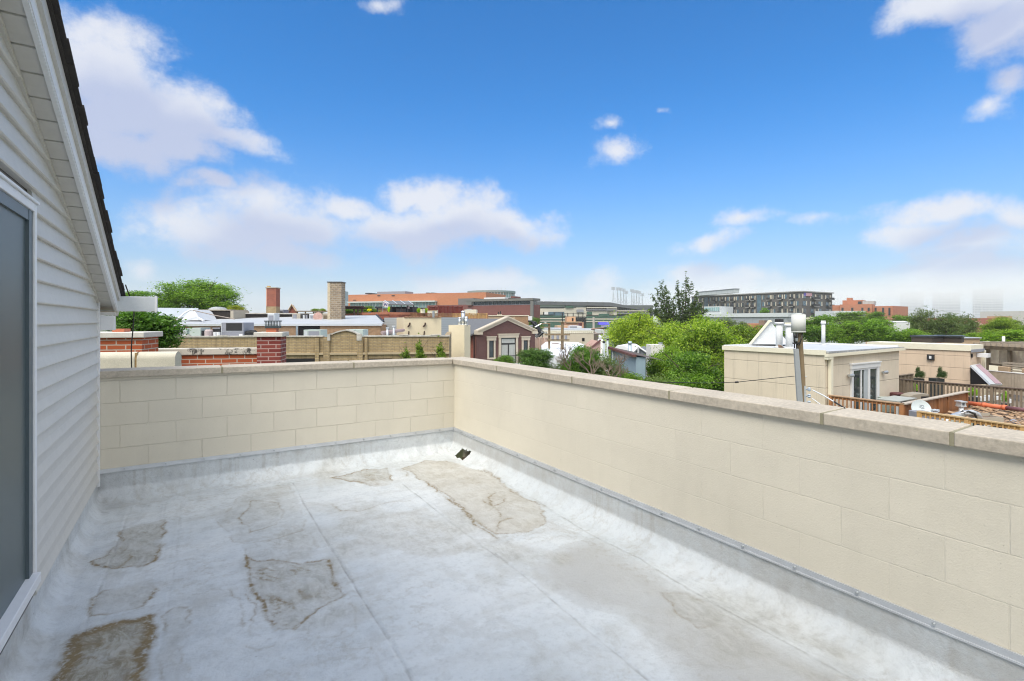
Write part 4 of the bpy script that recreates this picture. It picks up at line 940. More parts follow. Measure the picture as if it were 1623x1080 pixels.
# rooftop plant between chimneys
GV = 'mechanical units on the silver roof'
ZS = zt + .3
for nm, lb, xa, ya, xb, D, mt, pts_ in [
    ('air_conditioner', 'tan condenser at the left end of the rooftop plant row', 463, 497, 476, 44, tanm, [('grille', .1, .1, .55, .9, grayp, -.02)]),
    ('air_conditioner', 'dark framed unit in the rooftop plant row next to the tan condenser', 478, 498, 489, 44, black, [('panel', .2, .1, .45, .9, lmetal, -.02), ('panel', .6, .1, .85, .9, grayp, -.02)]),
    ('air_conditioner', 'silver boxed unit in the middle of the rooftop plant row', 490, 498, 500, 44, lmetal, [('grille', .2, .15, .8, .85, grayp, -.02)]),
    ('air_conditioner', 'brownish unit at the right end of the rooftop plant row, under the stone chimney', 511, 497, 523, 43.5, tanm, [('grille', .15, .2, .8, .8, woodg, -.02)]),
    ('air_conditioner', 'small silver cabinet in front of the red brick chimney', 424, 497, 435, 41, lmetal, [('grille', .15, .1, .85, .8, grayp, -.02)])]:
    onroof(nm, lb, 'air conditioner', xa, ya, xb, D, mt, .9, GV, zb=ZS - .3, parts=pts_)
r = thing('satellite_dish', 'rusty red and silver dish among the rooftop plant', 'satellite dish', at(505, 43, ZS)); mb = MB()
c0 = P(504, 502.5, 43); mb.tube([c0, c0 + Vector((-.2,-.5,.12)).normalized() * .08], [.05, .38], 20); mb.build('dish', M('rusty_dish', (.45,.28,.24), .6, .4, 4), r); mb = MB(); mb.tube([c0, (c0.x, c0.y, ZS)], .04, 6); mb.build('mast', metal, r)
r = thing('wooden_rail', 'long weathered wooden rail above the rooftop plant row', 'rail', at(495, 47, ZS)); fd = Face(XY(469, 47), XY(523, 47)); mb = MB()
fd.box(mb, 0, fd.L, 0, .12, fd.uv(495, 494.5)[1], fd.uv(495, 492.8)[1]); fd.box(mb, 0, fd.L, .02, .10, fd.uv(495, 498)[1], fd.uv(495, 497)[1]); mb.build('rail', woodg, r)
for px in (470, 483, 496, 509, 522): mb = MB(); u, _ = fd.uv(px); fd.box(mb, u - .05, u + .05, .125, .22, ZS, fd.uv(495, 493)[1]); mb.build('post', woodg, r)
def chimney(name, label, xl, xc, xr, y0, y1, D, mat, cap=None, mat2=None, ysplit=None, lm=None):
    r = thing(name, label, 'chimney', at((xl + xr) / 2, D)); C = XY(xc, D); A_ = alongq(C, xl) if xl < xc - .5 else None
    fr_ = Face(XY(xl, D), XY(xr, D)); dep = (xr - xl) / F * D * .9
    zs = fr_.uv(xc, ysplit)[1] if ysplit else GZ
    mb = MB(); fr_.box(mb, 0, fr_.L, 0, dep, zs, fr_.uv(xc, y0)[1]); mb.build('stack', mat, r)
    if ysplit: mb = MB(); fr_.box(mb, -.003, fr_.L+.003, -.02, dep, GZ, zs - .002); mb.build('lower_stack', mat2, r)
    if cap: mb = MB(); fr_.box(mb, -.06, fr_.L + .06, -.06, dep + .06, fr_.uv(xc, y0)[1] + .002, fr_.uv(xc, y0 - 1)[1] + .02); mb.build('cap', cap, r)
    return r, fr_
r, fr_ = chimney('brick_chimney', 'tall plain red brick chimney with a yellow brick foot on the left skyline', 422, 424, 437.5, 457, 500, 46, brR2, tanm, brY, 486)
mb = MB(); p_ = XY(426, 46.4); mb.cyl(p_, .16, Z(456, 46), Z(453, 46), 10); mb.build('clay_pot', M('clay_pot', (.6,.42,.2), .8), r)
mb = MB(); fr_.box(mb, -.012, .06, -.012, .5, Z(485.5, 46), Z(457, 46)); mb.build('edge_strip', M('pale_edge', (.6,.35,.25), .8), r)
r, fr_ = chimney('stone_chimney', 'tall rough tan rubble stone chimney beside the orange building', 519.5, 523, 541, 448, 500, 43, brS, M('cap_slate', (.10,.10,.10), .8))
mb = MB(); fr_.box(mb, -.02, .2, -.02, .9, GZ, Z(448.3, 43)); mb.build('lit_side_strip', M('lit_side_stone', (.50,.42,.30), .9, .3, 6), r)  # paler strip paints the sunlit left face of the stack
r = thing('gable_wall', 'small orange brick gable peak between the two tall chimneys', 'gable', at(462, 56)); fd = Face(XY(455, 56), XY(469, 56)); mb = MB()
mb.prism([fd.pt(0,0,GZ), fd.pt(fd.L,0,GZ), fd.pt(fd.L,0,Z(493,56)), fd.pt(fd.L*.55,0,Z(484,56)), fd.pt(0,0,Z(496,56))], (fd.n.x*.4, fd.n.y*.4, 0)); mb.build('wall', brR2, r)
mb = MB(); mb.tube([P(454.5,497,55.9),P(462.5,483.3,55.9),P(469.5,493.5,55.9)], .12, 4); mb.build('rake_stone', M('rake_tan', (.5,.4,.28), .9, .2), r)
onroof('equipment_box', 'small grey vent housing between the red chimney and the little gable', 'vent', 438.5, 491, 449, 50, grayp, 1.2, zb=1, parts=[('louvre', .1, .5, .9, .9, black, -.02)])
# pergola left of the roof bar
r = thing('pergola', 'dark timber rooftop pergola right of the stone chimney', 'pergola', at(558, 52, 2.3)); fd = Face(XY(541, 52), XY(575, 53)); mb = MB()
zt_ = fd.uv(558, 487)[1]
for k in range(12): u = fd.L * k / 11; fd.box(mb, u - .05, u + .05, -.3, 2.6, zt_, zt_ + .12)
fd.box(mb, -.3, fd.L + .3, -.12, -.0, zt_ - .16, zt_ - .002); fd.box(mb, -.3, fd.L + .3, 2.3, 2.4, zt_ - .16, zt_ - .002); mb.build('roof_slats', M('dark_timber', (.06,.035,.03), .8, .2), r)
for px in (541.5, 546, 561.5, 567, 574): mb = MB(); u, _ = fd.uv(px); fd.box(mb, u - .08, u + .08, -.1, .06, fd.uv(px, 502)[1], zt_ - .16); mb.build('post', bpy.data.materials['dark_timber'], r)

# red brick bar building
rb_ = thing('red_brick_building', 'red brick building carrying the dark rooftop bar', 'building', at(620, 50))
C = XY(617, 50); A_ = XY(560, 54); B_ = XY(700, 56); zt = Z(496.3, 50)
fa_ = Face(A_, C); fb_ = Face(C, B_)
mb = MB(); mb.prism([(A_.x,A_.y,GZ),(C.x,C.y,GZ),(B_.x,B_.y,GZ),(B_.x-4,B_.y+9,GZ),(A_.x-4,A_.y+9,GZ)], (0,0,zt-GZ)); mb.build('wall', brR2, rb_)
mb = MB(); fa_.box(mb, 0, fa_.L - .01, -.08, -.004, zt - .15, zt + .08); fb_.box(mb, -.08, fb_.L, -.08, -.004, zt - .15, zt + .08); mb.build('parapet_coping', M('brick_coping', (.40,.16,.10), .8, .2, 6), rb_)
mb = MB(); fb_.pb(mb, 627.5, 517, 645, 533, -.03, .0); fw1 = mb.build('window', glass, rb_)
mb = MB(); fb_.pb(mb, 627, 516.3, 645, 517.2, -.06, .0); fb_.pb(mb, 634, 517, 634.6, 533, -.06, -.031); mb.build('frame', black, fw1)
mb = MB(); mb.tube([fa_.pt(fa_.uv(609.5)[0], -.1, Z(506,50)), fa_.pt(fa_.uv(609.5)[0], -.1, GZ)], .06, 6); mb.build('downspout', black, rb_)
mb = MB(); fa_.pb(mb, 606, 517, 609, 521, -.06, 0); mb.build('light_box', black, rb_)
bar = thing('rooftop_bar', 'dark canopied rooftop bar on the red brick building with white blue flag', 'bar', (fb_.pt(3,2,zt).x, fb_.pt(3,2,zt).y, zt))
fd = Face(XY(594, 54), XY(663, 55)); dk_ = M('bar_black', (.03,.035,.045), .7, .2)
mb = MB(); fd.pb(mb, 614, 486, 663, 497.5, 1.2, 1.4); fd.pb(mb, 594, 486, 607, 488.5, .2, 1.2); fd.pb(mb, 597, 488, 599, 497.5, .3, 1.0); mb.build('back_wall', dk_, bar)
mb = MB(); zf_, zb2 = fd.uv(635, 484)[1], fd.uv(635, 478.6)[1] + .1
mb.hexa([fd.pt(fd.uv(617)[0],-.6,zf_), fd.pt(fd.uv(656)[0],-.6,zf_-.05), fd.pt(fd.uv(650)[0],2.6,zb2-.05), fd.pt(fd.uv(609)[0],2.6,zb2), fd.pt(fd.uv(617)[0],-.6,zf_+.1), fd.pt(fd.uv(656)[0],-.6,zf_+.05), fd.pt(fd.uv(650)[0],2.6,zb2+.04), fd.pt(fd.uv(609)[0],2.6,zb2+.1)]); cn = mb.build('canopy', M('bar_canopy', (.14,.15,.16), .8, .1), bar)
mb = MB()
for k in range(4):
    s = .0 + k * .32; mb.tube([fd.pt(lerp(fd.uv(617)[0], fd.uv(656)[0], s), -.62, zf_ + .14 - .05 * s), fd.pt(lerp(fd.uv(609)[0], fd.uv(650)[0], s), 2.6, zb2 + .14 - .05 * s)], .05, 4)
mb.build('canopy_rib', lmetal, cn)
for px in (620, 636, 646, 655): mb = MB(); u, _ = fd.uv(px); fd.box(mb, u - .05, u + .05, -.5, -.4, zt, zf_ - .05); mb.build('post', dk_, bar)
mb = MB(); fd.pb(mb, 628, 489, 629, 497, .3, .9); fd.pb(mb, 629, 489.4, 644, 497, .4, .9); mb.build('counter', M('bar_counter', (.16,.18,.20), .6, .1), bar)
mb = MB(); fd.pb(mb, 645, 485.5, 649, 489.5, -.2, .2); mb.build('white_lantern', wht, bar)
r = thing('flag', 'white flag with a blue letter W at the left corner of the rooftop bar', 'flag', at(609, 53, 3)); ff = Face(XY(607, 53), XY(615.5, 53.2)); mb = MB(); n = 12
def fz(u, v): return ff.pt(u * ff.L, .10 * math.sin(u * 7 + v * 2), lerp(Z(487, 53), Z(478.5, 53), v) - .18 * u + .1)
for i in range(n):
    for j in range(6): a0, a1, b0, b1 = i / n, (i + 1) / n, j / 6, (j + 1) / 6; mb.add([fz(a0,b0), fz(a1,b0), fz(a1,b1), fz(a0,b1)], [(0,1,2,3)])
mb.build('cloth', M('flag_white', (.8,.8,.82), .8, .02), r)
mb = MB(); WL = [((.16,.82),(.32,.2)),((.32,.2),(.5,.7)),((.5,.7),(.68,.2)),((.68,.2),(.84,.82))]
for (a0, b0), (a1, b1) in WL:
    for k in range(6):
        s0, s1 = k / 6, (k + 1) / 6; u0, v0, u1_, v1_ = lerp(a0,a1,s0), lerp(b0,b1,s0), lerp(a0,a1,s1), lerp(b0,b1,s1); w_ = .055
        o_ = Vector((-ff.n.x, -ff.n.y, 0)) * .015; mb.add([fz(u0-w_,v0)+o_, fz(u0+w_,v0)+o_, fz(u1_+w_,v1_)+o_, fz(u1_-w_,v1_)+o_], [(0,1,2,3)])
mb.build('letter', M('flag_blue', (.02,.04,.22), .8, .02), r)
mb = MB(); mb.tube([ff.pt(-.02,0,zt), ff.pt(-.02,0,Z(477.5,53))], .03, 6); mb.build('pole', metal, r)
def potplant(label, px, y0, y1, wpx, D, key, col, potm, potpx, zb, group=None):
    r = thing('potted_plant', label, 'plant', at(px, D, zb), group); p_ = XY(px, D); hh = (y1 - y0) / F * D; w_ = potpx / 2 / F * D
    mb = MB(); mb.cyl(p_, w_ * .8, zb, Z(y1, D), 14, w_); mb.build('pot', potm, r)
    c = bpy.data.objects.new('foliage', PROTO[key]); COL.objects.link(c); c.parent = r; c.location = (0, 0, Z((y0 + y1) / 2, D) - zb); c.scale = (wpx / 2 / F * D, wpx / 2 / F * D, hh / 2 * 1.1); c.color = (*col, 1)
    return r
potplant('round yellow bush in a grey planter at the edge of the red brick roof', 586, 489, 494.5, 8, 50.5, 'far', (3.5,2.2,.6), grayp, 5, zt)
potplant('slim lime green cypress beside the flag on the rooftop bar', 616.5, 485, 496, 4.5, 52, 'far', (2.6,2.2,.6), grayp, 3, zt)
potplant('round green bush right of the rooftop bar', 664, 487.5, 497, 7, 53, 'far', (1.5,1.6,.8), grayp, 4, zt)
potplant('small green bush behind the cream box on the red brick roof', 676, 488, 497, 7, 55, 'far', (1.5,1.5,.8), grayp, 4, zt)
onroof('roof_box', 'cream masonry box right of the rooftop bar with dark hood on top', 'box', 666.5, 490, 672.5, 52, ivory, .5, zb=zt, parts=[('dark_hood', .2, 1, .7, 1.25, black, -.3)])
onroof('roof_box', 'cream low box in front of the red slatted fence', 'box', 677.5, 492, 693, 54, ivory, .6, zb=zt-.4, parts=[('lid', -.02, .93, 1.02, 1.0, beige, -.04)])
# ---------------------------------------------------------------- far buildings, centre left
def simple(name, label, cat, xa, Da, xb, Db, y0, mat, dep=12, group=None, yref=None, z0=GZ):
    fr_ = Face(XY(xa, Da), XY(xb, Db)); r = thing(name, label, cat, at((xa + xb) / 2, (Da + Db) / 2), group)
    zt_ = fr_.uv(yref or (xa + xb) / 2, y0)[1]; mb = MB(); fr_.box(mb, 0, fr_.L, 0, dep, z0, zt_); mb.build('wall', mat, r); return r, fr_, zt_
r, f, zt2 = simple('orange_building', 'wide orange brick hall with a band of green glass on the skyline', 'building', 552, 330, 770, 300, 465.6, brF, 60)
for xa, xb, y0, y1 in ((558, 598, 480.5, 490), (598.5, 645, 480, 489), (646, 692, 479.5, 488)):
    mb = MB(); f.pb(mb, xa, y0, xb, y1, -1.5, -.1); g_ = mb.build('window_band', glassg, r)
    mb = MB()
    for k in range(10): x = lerp(xa, xb, k / 9); f.pb(mb, x - .25, y0, x + .25, y1, -1.9, -1.52)
    mb.build('mullion', lmetal, g_)
mb = MB(); f.pb(mb, 556, 477.8, 693, 479.8, -3.5, -.05); mb.build('canopy_band', M('canopy_light', (.5,.56,.56), .6), r)
for xa, xb, y0 in ((573, 580, 464), (670, 674, 463.5), (678, 682, 463.5), (592, 637, 463)):
    mb = MB(); f.pb(mb, xa, y0 - (1.2 if xb - xa > 10 else 0), xb, 466, 4, 14); mb.build('roof_plant', grayp if xb - xa > 10 else black, r)
for xa in (598.5, 621, 560): mb = MB(); f.pb(mb, xa, 468.2 if xa > 570 else 475.5, xa + 4.5, 469.4 if xa > 570 else 476.5, -.3, -.05); mb.build('vent_slot', black, r)
# glass rotunda
r = thing('round_glass_building', 'round glass drum building behind the orange hall', 'building', at(780, 340)); c_ = XY(779, 345); rad = 37 / F * 345
mb = MB(); mb.cyl(c_, rad * .97, GZ, Z(463, 330), 48); dr_ = mb.build('glass_drum', glassg, r)
mb = MB(); mb.cyl(c_, rad * 1.03, Z(463.5, 330), Z(460.3, 330), 48); mb.build('roof_ring', M('ring_green', (.20,.27,.27), .6), r)
mb = MB()
for k in range(48): a_ = 2 * math.pi * k / 48; mb.tube([(c_.x + rad * .985 * math.cos(a_), c_.y + rad * .985 * math.sin(a_), 5), (c_.x + rad * .985 * math.cos(a_), c_.y + rad * .985 * math.sin(a_), Z(463.2, 330))], .25, 4)
mb.build('mullion', lmetal, dr_)
for px in (789, 795, 801): mb = MB(); mb.tube([P(px, 461, 340), P(px, 456.5, 340)], .15, 4); mb.build('antenna', lmetal, r)
# plum brick modern building
r = thing('plum_brick_building', 'modern plum brick building with dark glass strip and grey frame', 'building', at(760, 150))
C = XY(846, 140); f = Face(XY(670, 158), C); fs = M('grey_frame', (.17,.17,.165), .7, .06)
mb = MB(); f.box(mb, f.uv(742)[0], f.L, 0, 4, GZ, f.uv(800, 484)[1]); f.box(mb, 0, f.uv(742)[0]-.01, 2, 30, GZ, f.uv(700, 483.5)[1]); mb.build('wall', brN, r)
mb = MB(); f.box(mb, f.uv(741)[0], f.L, -.6, 4.2, f.uv(800, 477.5)[1], f.uv(800, 473.8)[1]); f.pb(mb, 842, 477.5, 846, 510, -.6, -.01); f.pb(mb, 741, 477.4, 749, 484, -.6, -.01); mb.build('frame', fs, r)
mb = MB(); f.box(mb, f.uv(749)[0], f.uv(842)[0], .3, 3.9, f.uv(800, 484)[1]+.01, f.uv(800, 477.5)[1]-.01); g_ = mb.build('window_strip', glass, r)
mb = MB()
for k in range(16): x = lerp(750, 841, k / 15); f.pb(mb, x - .3, 478, x + .3, 484, .15, .29)
f.pb(mb, 749.5, 483.2, 841.5, 483.9, .151, .289); mb.build('mullion', grayp, g_)
mb = MB(); f.pb(mb, 733, 469, 768, 482, 12, 20); mb.build('white_penthouse', wht, r)
mb = MB(); f.pb(mb, 708, 472, 733, 483, 6, 16); mb.build('grey_penthouse', fs, r)
mb = MB(); f.pb(mb, 788, 468, 794, 473.5, 8, 12); mb.build('brick_penthouse', brN, r)
mb = MB(); f.pb(mb, 800, 472, 806, 474, 2, 5); f.pb(mb, 815, 472.3, 819, 474, 2, 4); mb.build('roof_plant', black, r)
# timber screens in front
def picket(name, label, xa, Da, xb, Db, y0, y1, mat, n, posts=5, rail=True, group=None):
    fr_ = Face(XY(xa, Da), XY(xb, Db)); zt_ = fr_.uv((xa + xb) / 2, y0)[1]; zb_ = fr_.uv((xa + xb) / 2, y1)[1]; pm = fr_.pt(fr_.L / 2, 0, zb_)
    r = thing(name, label, 'fence', (pm.x, pm.y, zb_), group); mb = MB(); w_ = fr_.L / n * .36
    for k in range(n): u = fr_.L * (k + .5) / n; fr_.box(mb, u - w_, u + w_, 0, .03, zb_, zt_ - .05 - .02 * (k % 2))
    mb.build('slats', mat, r)
    mb = MB(); fr_.box(mb, 0, fr_.L, -.04, .07, zt_ - .05, zt_); fr_.box(mb, 0, fr_.L, .031, .08, zb_ + .1, zb_ + .18); mb.build('rail', mat, r)
    for k in range(posts): mb = MB(); u = fr_.L * k / (posts - 1); fr_.box(mb, u - .06, u + .06, -.06, .1, zb_ - .3, zt_ + .05); mb.build('post', mat, r)
    return r
picket('slatted_fence', 'dark red slatted screen left of the red roof deck rail', 680, 60, 699, 61, 486.5, 495, redw, 16, 3)
picket('slatted_fence', 'dark red timber deck rail over the plum brick building', 695, 58, 732.5, 60, 486, 497, redw, 26, 6)
picket('slatted_fence', 'tan picket fence behind the brown gable roof', 716, 56, 771.5, 58, 497, 505, woody, 26, 5)
picket('slatted_fence', 'reddish timber screen along the roof edge above the cream stucco wall', 645, 52, 716, 54, 496.5, 504, M('rust_wood', (.27,.14,.07), .8, .3), 40, 6)
onroof('roof_box', 'cream box roof hatch behind the metal flue pipes', 'box', 736, 491, 755, 62, ivory, 2, zb=Z(500,62), parts=[('lid', .2, 1, .6, 1.12, lmetal, -.01)])
onroof('roof_box', 'beige chimney block with two black flues above the brown gable', 'chimney', 788, 498.5, 795, 64, ivory, 1, zb=Z(503,64), parts=[('flue', .15, 1, .4, 1.9, black, -.1), ('flue', .6, 1, .85, 2.1, black, -.1)])
r, f, zt2 = simple('beige_building', 'beige and tan wall to the right of the brown gable under the grey frame', 'building', 774, 62, 838, 62, 501, M('tan_wall', (.50,.38,.25), .9, .1), 6)
mb = MB(); f.pb(mb, 816.5, 501.2, 837.5, 530, -.03, -.002); mb.build('brick_panel', brO, r)
mb = MB(); f.pb(mb, 774, 500, 838.5, 501.1, -.1, .2); mb.build('parapet_coping', ivory, r)
mb = MB(); f.pb(mb, 837, 501.5, 843, 508, -1.2, -.2); mb.build('white_box', wht, r)
r = thing('fire_stairs', 'black metal fire stairs zigzagging beside the brown gable', 'stairs', at(850, 58))
mb = MB(); mb.tube([P(837,509,58),P(848,511,58),P(850,512,58)], .09, 4); mb.tube([P(843,510,57.8),P(856,527,57.8)], .16, 4); mb.tube([P(847,511,58.4),P(858,525,58.4)], .16, 4); mb.tube([P(862,526,57.6),P(851,536,57.6)], .14, 4); mb.tube([P(857,526,58.2),P(849,535,58.2)], .1, 4)
for k in range(9): s = k / 8; mb.tube([P(lerp(844,856,s), lerp(511,527,s), 57.8), P(lerp(848,859,s), lerp(511,526,s), 58.4)], .05, 4)
mb.build('flights', black, r)
mb = MB(); mb.tube([P(848,519,57.5),P(857,514,57.5),P(866,512.5,57.5)], .07, 5); mb.tube([P(858,527,57.5),P(866,527,57.5),P(866,533,57.5)], .05, 4); mb.tube([P(851,527,58),P(851,560,58)], .08, 4); mb.tube([P(860,526,58),P(860,560,58)], .08, 4); mb.build('handrail', metal, r)
r = thing('roof_vent', 'white cylindrical vent in front of the fire stairs', 'vent', at(841, 52)); mb = MB(); mb.cyl(XY(841.5, 52), .17, -1, Z(518, 52)); mb.build('body', wht, r, True); mb = MB(); mb.cyl(XY(841.5, 52), .22, Z(518, 52), Z(515.5, 52)); mb.build('cap', grayp, r)

# cream stucco wall building
cs = thing('cream_building', 'cream rough plastered wall with two black scuppers and clay coping', 'building', at(670, 42))
f = Face(XY(640, 42), XY(699.5, 43)); zt2 = f.uv(670, 503.5)[1]; crm = M('rough_cream', (.76,.67,.48), .9, .05, 3, .02, 9)
mb = MB(); f.box(mb, 0, f.L, 0, 9, GZ, zt2); mb.build('wall', crm, cs)
mb = MB()
for k in range(20): u0 = f.L * k / 20; f.box(mb, u0 + .01, u0 + f.L / 20 - .01, -.07, .3, zt2 + .002, zt2 + .07 + .03 * (k % 2))
mb.build('clay_coping', M('clay_coping', (.36,.20,.13), .85, .3, 8), cs)
for px in (648, 672.5):
    mb = MB(); u, z_ = f.uv(px, 516); mb.tube([f.pt(u + .07, -.08, z_ + .22), f.pt(u + .05, -.1, z_ + .05), f.pt(u - .1, -.12, z_ - .12)], .07, 6); mb.build('scupper_spout', M('rust_black', (.05,.025,.015), .7, .3) if px == 648 else bpy.data.materials['rust_black'], cs); mb = MB(); mb.tube([f.pt(u, -.03, f.uv(px, 525)[1]), f.pt(u - .04, -.06, f.uv(px, 533)[1])], .045, 6); mb.build('rust_streak_pipe', bpy.data.materials['rust_black'], cs)
mb = MB(); f2 = Face(XY(699.6, 43), XY(727, 44.5)); f2.box(mb, 0, f2.L, 0, 8, GZ, f2.uv(710, 503.3)[1])
m, t, b = basemat('grey_lap_siding'); uv = t.new('ShaderNodeTexCoord').outputs['UV']; s_ = t.new('ShaderNodeSeparateXYZ'); t.lk(uv, s_.inputs[0]); fr_ = t.m('FRACT', t.m('MULTIPLY', s_.outputs[1], 6.5))
t.lk(t.mix(t.ss(fr_, 0, .25), (.26,.29,.32,1), (.40,.44,.47,1)), b.inputs['Base Color']); b.inputs['Roughness'].default_value = .6
mb.build('siding_panel', m, cs)
mb = MB(); mb.cyl(XY(687, 42.5), .1, zt2, Z(493, 42.5), 8); mb.build('vent_pipe', metal, cs)

# brown gable house
gh = thing('brown_gable_house', 'dark brown brick house with stone trimmed gable and balcony door', 'house', at(800, 47))
C = XY(757, 44); B2 = alongp(C, 848); f = Face(C, B2); ze = f.uv(757, 527)[1]; za = f.uv(802, 505.5)[1]; L_ = f.L
ze = (f.uv(757, 527)[1] + f.uv(848, 527)[1]) / 2; DP = 14
mb = MB(); mb.prism([f.pt(0,0,GZ), f.pt(L_,0,GZ), f.pt(L_,0,ze), f.pt(L_*.5,0,za), f.pt(0,0,ze)], (0, .4, 0)); mb.build('gable_wall', brB, gh)
mb = MB(); mb.box(C.x + .01, C.x + .35, C.y + .41, C.y + DP, GZ, ze - .2); mb.box(B2.x - .35, B2.x, C.y + .41, C.y + DP, GZ, ze - .2); mb.build('side_wall', brR2, gh)
ov = .45; mb = MB(); sl = (za - ze) / (L_ * .5)
for s in (-1, 1):
    x0, x1 = C.x + L_ / 2, C.x + L_ / 2 + s * (L_ / 2 + ov); z0, z1 = za + .02, za - sl * (L_ / 2 + ov) + .02
    mb.prism([(x0, C.y + .42, z0), (x1, C.y + .42, z1), (x1, C.y + .42, z1 - .14), (x0, C.y + .42, z0 - .14)], (0, DP, 0))
mb.build('roof', slate, gh)
mb = MB()
for s in (-1, 1):
    x0, x1 = C.x + L_ / 2, C.x + L_ / 2 + s * (L_ / 2 + .12); z0, z1 = za + .12, ze + .10
    for (d0, d1, yy) in ((.0, .10, -.22), (-.10, 0, -.16), (-.26, -.10, -.10)):
        mb.prism([(x0, C.y + yy, z0 + d0), (x1, C.y + yy, z1 + d0), (x1, C.y + yy, z1 + d1), (x0, C.y + yy, z0 + d1)], (0, .415 - yy, 0))
    xa, xb = sorted((C.x + L_ / 2 + s * (L_ / 2 + .14), C.x + L_ / 2 + s * (L_ / 2 - .38))); mb.box(xa, xb, C.y - .24, C.y + .0 - .002, ze - .16, ze + .09)
mb.build('stone_rake_trim', M('house_limestone', (.52,.46,.37), .85, .08, 4), gh)
lime = bpy.data.materials['house_limestone']
def houswin(xa, xb, y0, y1, big=False):
    u0, u1 = f.uv(xa)[0], f.uv(xb)[0]; xm = (xa + xb) / 2; z1, z0 = f.uv(xm, y0)[1], f.uv(xm, y1)[1]; s = .22 if big else .16
    mb = MB(); f.box(mb, u0 - s, u0 - .002, -.10, -.0, z0, z1); f.box(mb, u1 + .002, u1 + s, -.10, -.0, z0, z1); f.box(mb, u0 - s - .05, u1 + s + .05, -.14, 0, z1 + .002, z1 + .28); f.box(mb, u0 - s - .1, u1 + s + .1, -.19, 0, z1 + .282, z1 + .36)
    if not big: f.box(mb, u0 - s, u1 + s, -.14, 0, z0 - .14, z0 - .002)
    o = mb.build('window', lime, gh)
    mb = MB(); f.box(mb, u0, u1, -.02, -.003, z0, z1); mb.build('pane', glass, o)
    mb = MB(); fr = .06; f.box(mb, u0, u0 + fr, -.05, -.021, z0, z1); f.box(mb, u1 - fr, u1, -.05, -.021, z0, z1); f.box(mb, u0 + fr, u1 - fr, -.05, -.021, z1 - fr, z1); f.box(mb, u0 + fr, u1 - fr, -.05, -.021, z0, z0 + fr)
    if big:
        zm = f.uv(xm, 545)[1]; f.box(mb, u0 + fr, u1 - fr, -.05, -.021, zm - .07, zm + .05); um = (u0 + u1) / 2; f.box(mb, um - .06, um + .06, -.05, -.021, z0 + fr, zm - .07)
    mb.build('frame', black, o)
    if big:
        mb = MB()
        for k in range(14): uu = lerp(u0 + .08, um - .08, k / 13); f.box(mb, uu - .03, uu + .035, -.022 - .012 * (k % 2), -.0205, z0 + .1, zm - .08)
        for k in range(14): uu = lerp(um + .1, u1 - .08, k / 13); f.box(mb, uu - .03, uu + .035, -.022 - .012 * (k % 2), -.0205, z0 + .1, zm - .08)
        f.box(mb, u0 + .1, u1 - .1, -.022, -.0205, zm + .06, z1 - .1); mb.build('curtain', curt, o)
    return o
houswin(774.5, 782, 540, 567); houswin(793.5, 817, 535.5, 578, True); houswin(829, 836, 539.5, 561)
mb = MB(); u0, u1 = f.uv(791)[0], f.uv(821)[0]; z1 = f.uv(806, 563)[1]
f.box(mb, u0, u1, -.62, -.58, z1 - .05, z1); 
for k in range(20): uu = lerp(u0, u1, k / 19); f.box(mb, uu - .012, uu + .012, -.61, -.59, z1 - .95, z1 - .051)
for uu in (u0, u1): f.box(mb, uu - .03, uu + .03, -.62, -.1, z1 - .05, z1); f.box(mb, uu-.025, uu+.025, -.62, -.57, z1-1, z1-.052)
mb.build('balcony_rail', black, gh)
mb = MB(); mb.tube([(C.x - .08, C.y + .5, ze - .1), (C.x - .08, C.y + .5, GZ)], .06, 6); mb.build('downspout', M('spout_brown', (.05,.03,.03), .6), gh)
mb = MB(); v0 = P(702,532,47); mb.prism([P(702,532,46.5),P(722,513,48.5),P(724,514,48.5),P(706,533,46.5)], (.5,.2,.4)); mb.build('skylight', M('dormer_grey', (.22,.23,.25), .6), gh)
# cream chimney with flue pipes
r = thing('cream_chimney', 'cream plastered chimney with three steel flue pipes beside the brown gable', 'chimney', at(728, 38)); C = XY(736, 38)
fl = Face(XY(711, 38.3), C); fr2 = Face(C, XY(745.5, 39.2)); zt2 = Z(515.5, 38); A_ = fl.A; B_ = fr2.B
mb = MB(); n2 = fl.n * 1.2; mb.prism([(A_.x,A_.y,GZ),(C.x,C.y,GZ),(B_.x,B_.y,GZ),(A_.x+n2.x+.3,A_.y+n2.y,GZ)], (0,0,zt2-GZ)); mb.build('stack', crm, r)
mb = MB(); fl.box(mb, fl.uv(699)[0], -.01, .3, 1.0, GZ, Z(534, 38)); mb.build('lower_stack', crm, r)
for px, y0, rr, nm in ((734, 493, .14, 'flue_pipe'), (728.5, 503, .10, 'flue_pipe'), (739, 502, .11, 'flue_pipe')):
    p_ = XY(px, 38.6); mb = MB(); mb.cyl(p_, rr, zt2 - .05, Z(y0 + 2.2, 38.6), 16); mb.cyl(p_, rr * 1.18, zt2, zt2 + .08, 16); o = mb.build(nm, metal, r, True); mb = MB(); mb.cyl(p_, rr * 1.25, Z(y0 + 1.8, 38.6), Z(y0, 38.6), 16, rr * .9); mb.build('cap', metal, o)
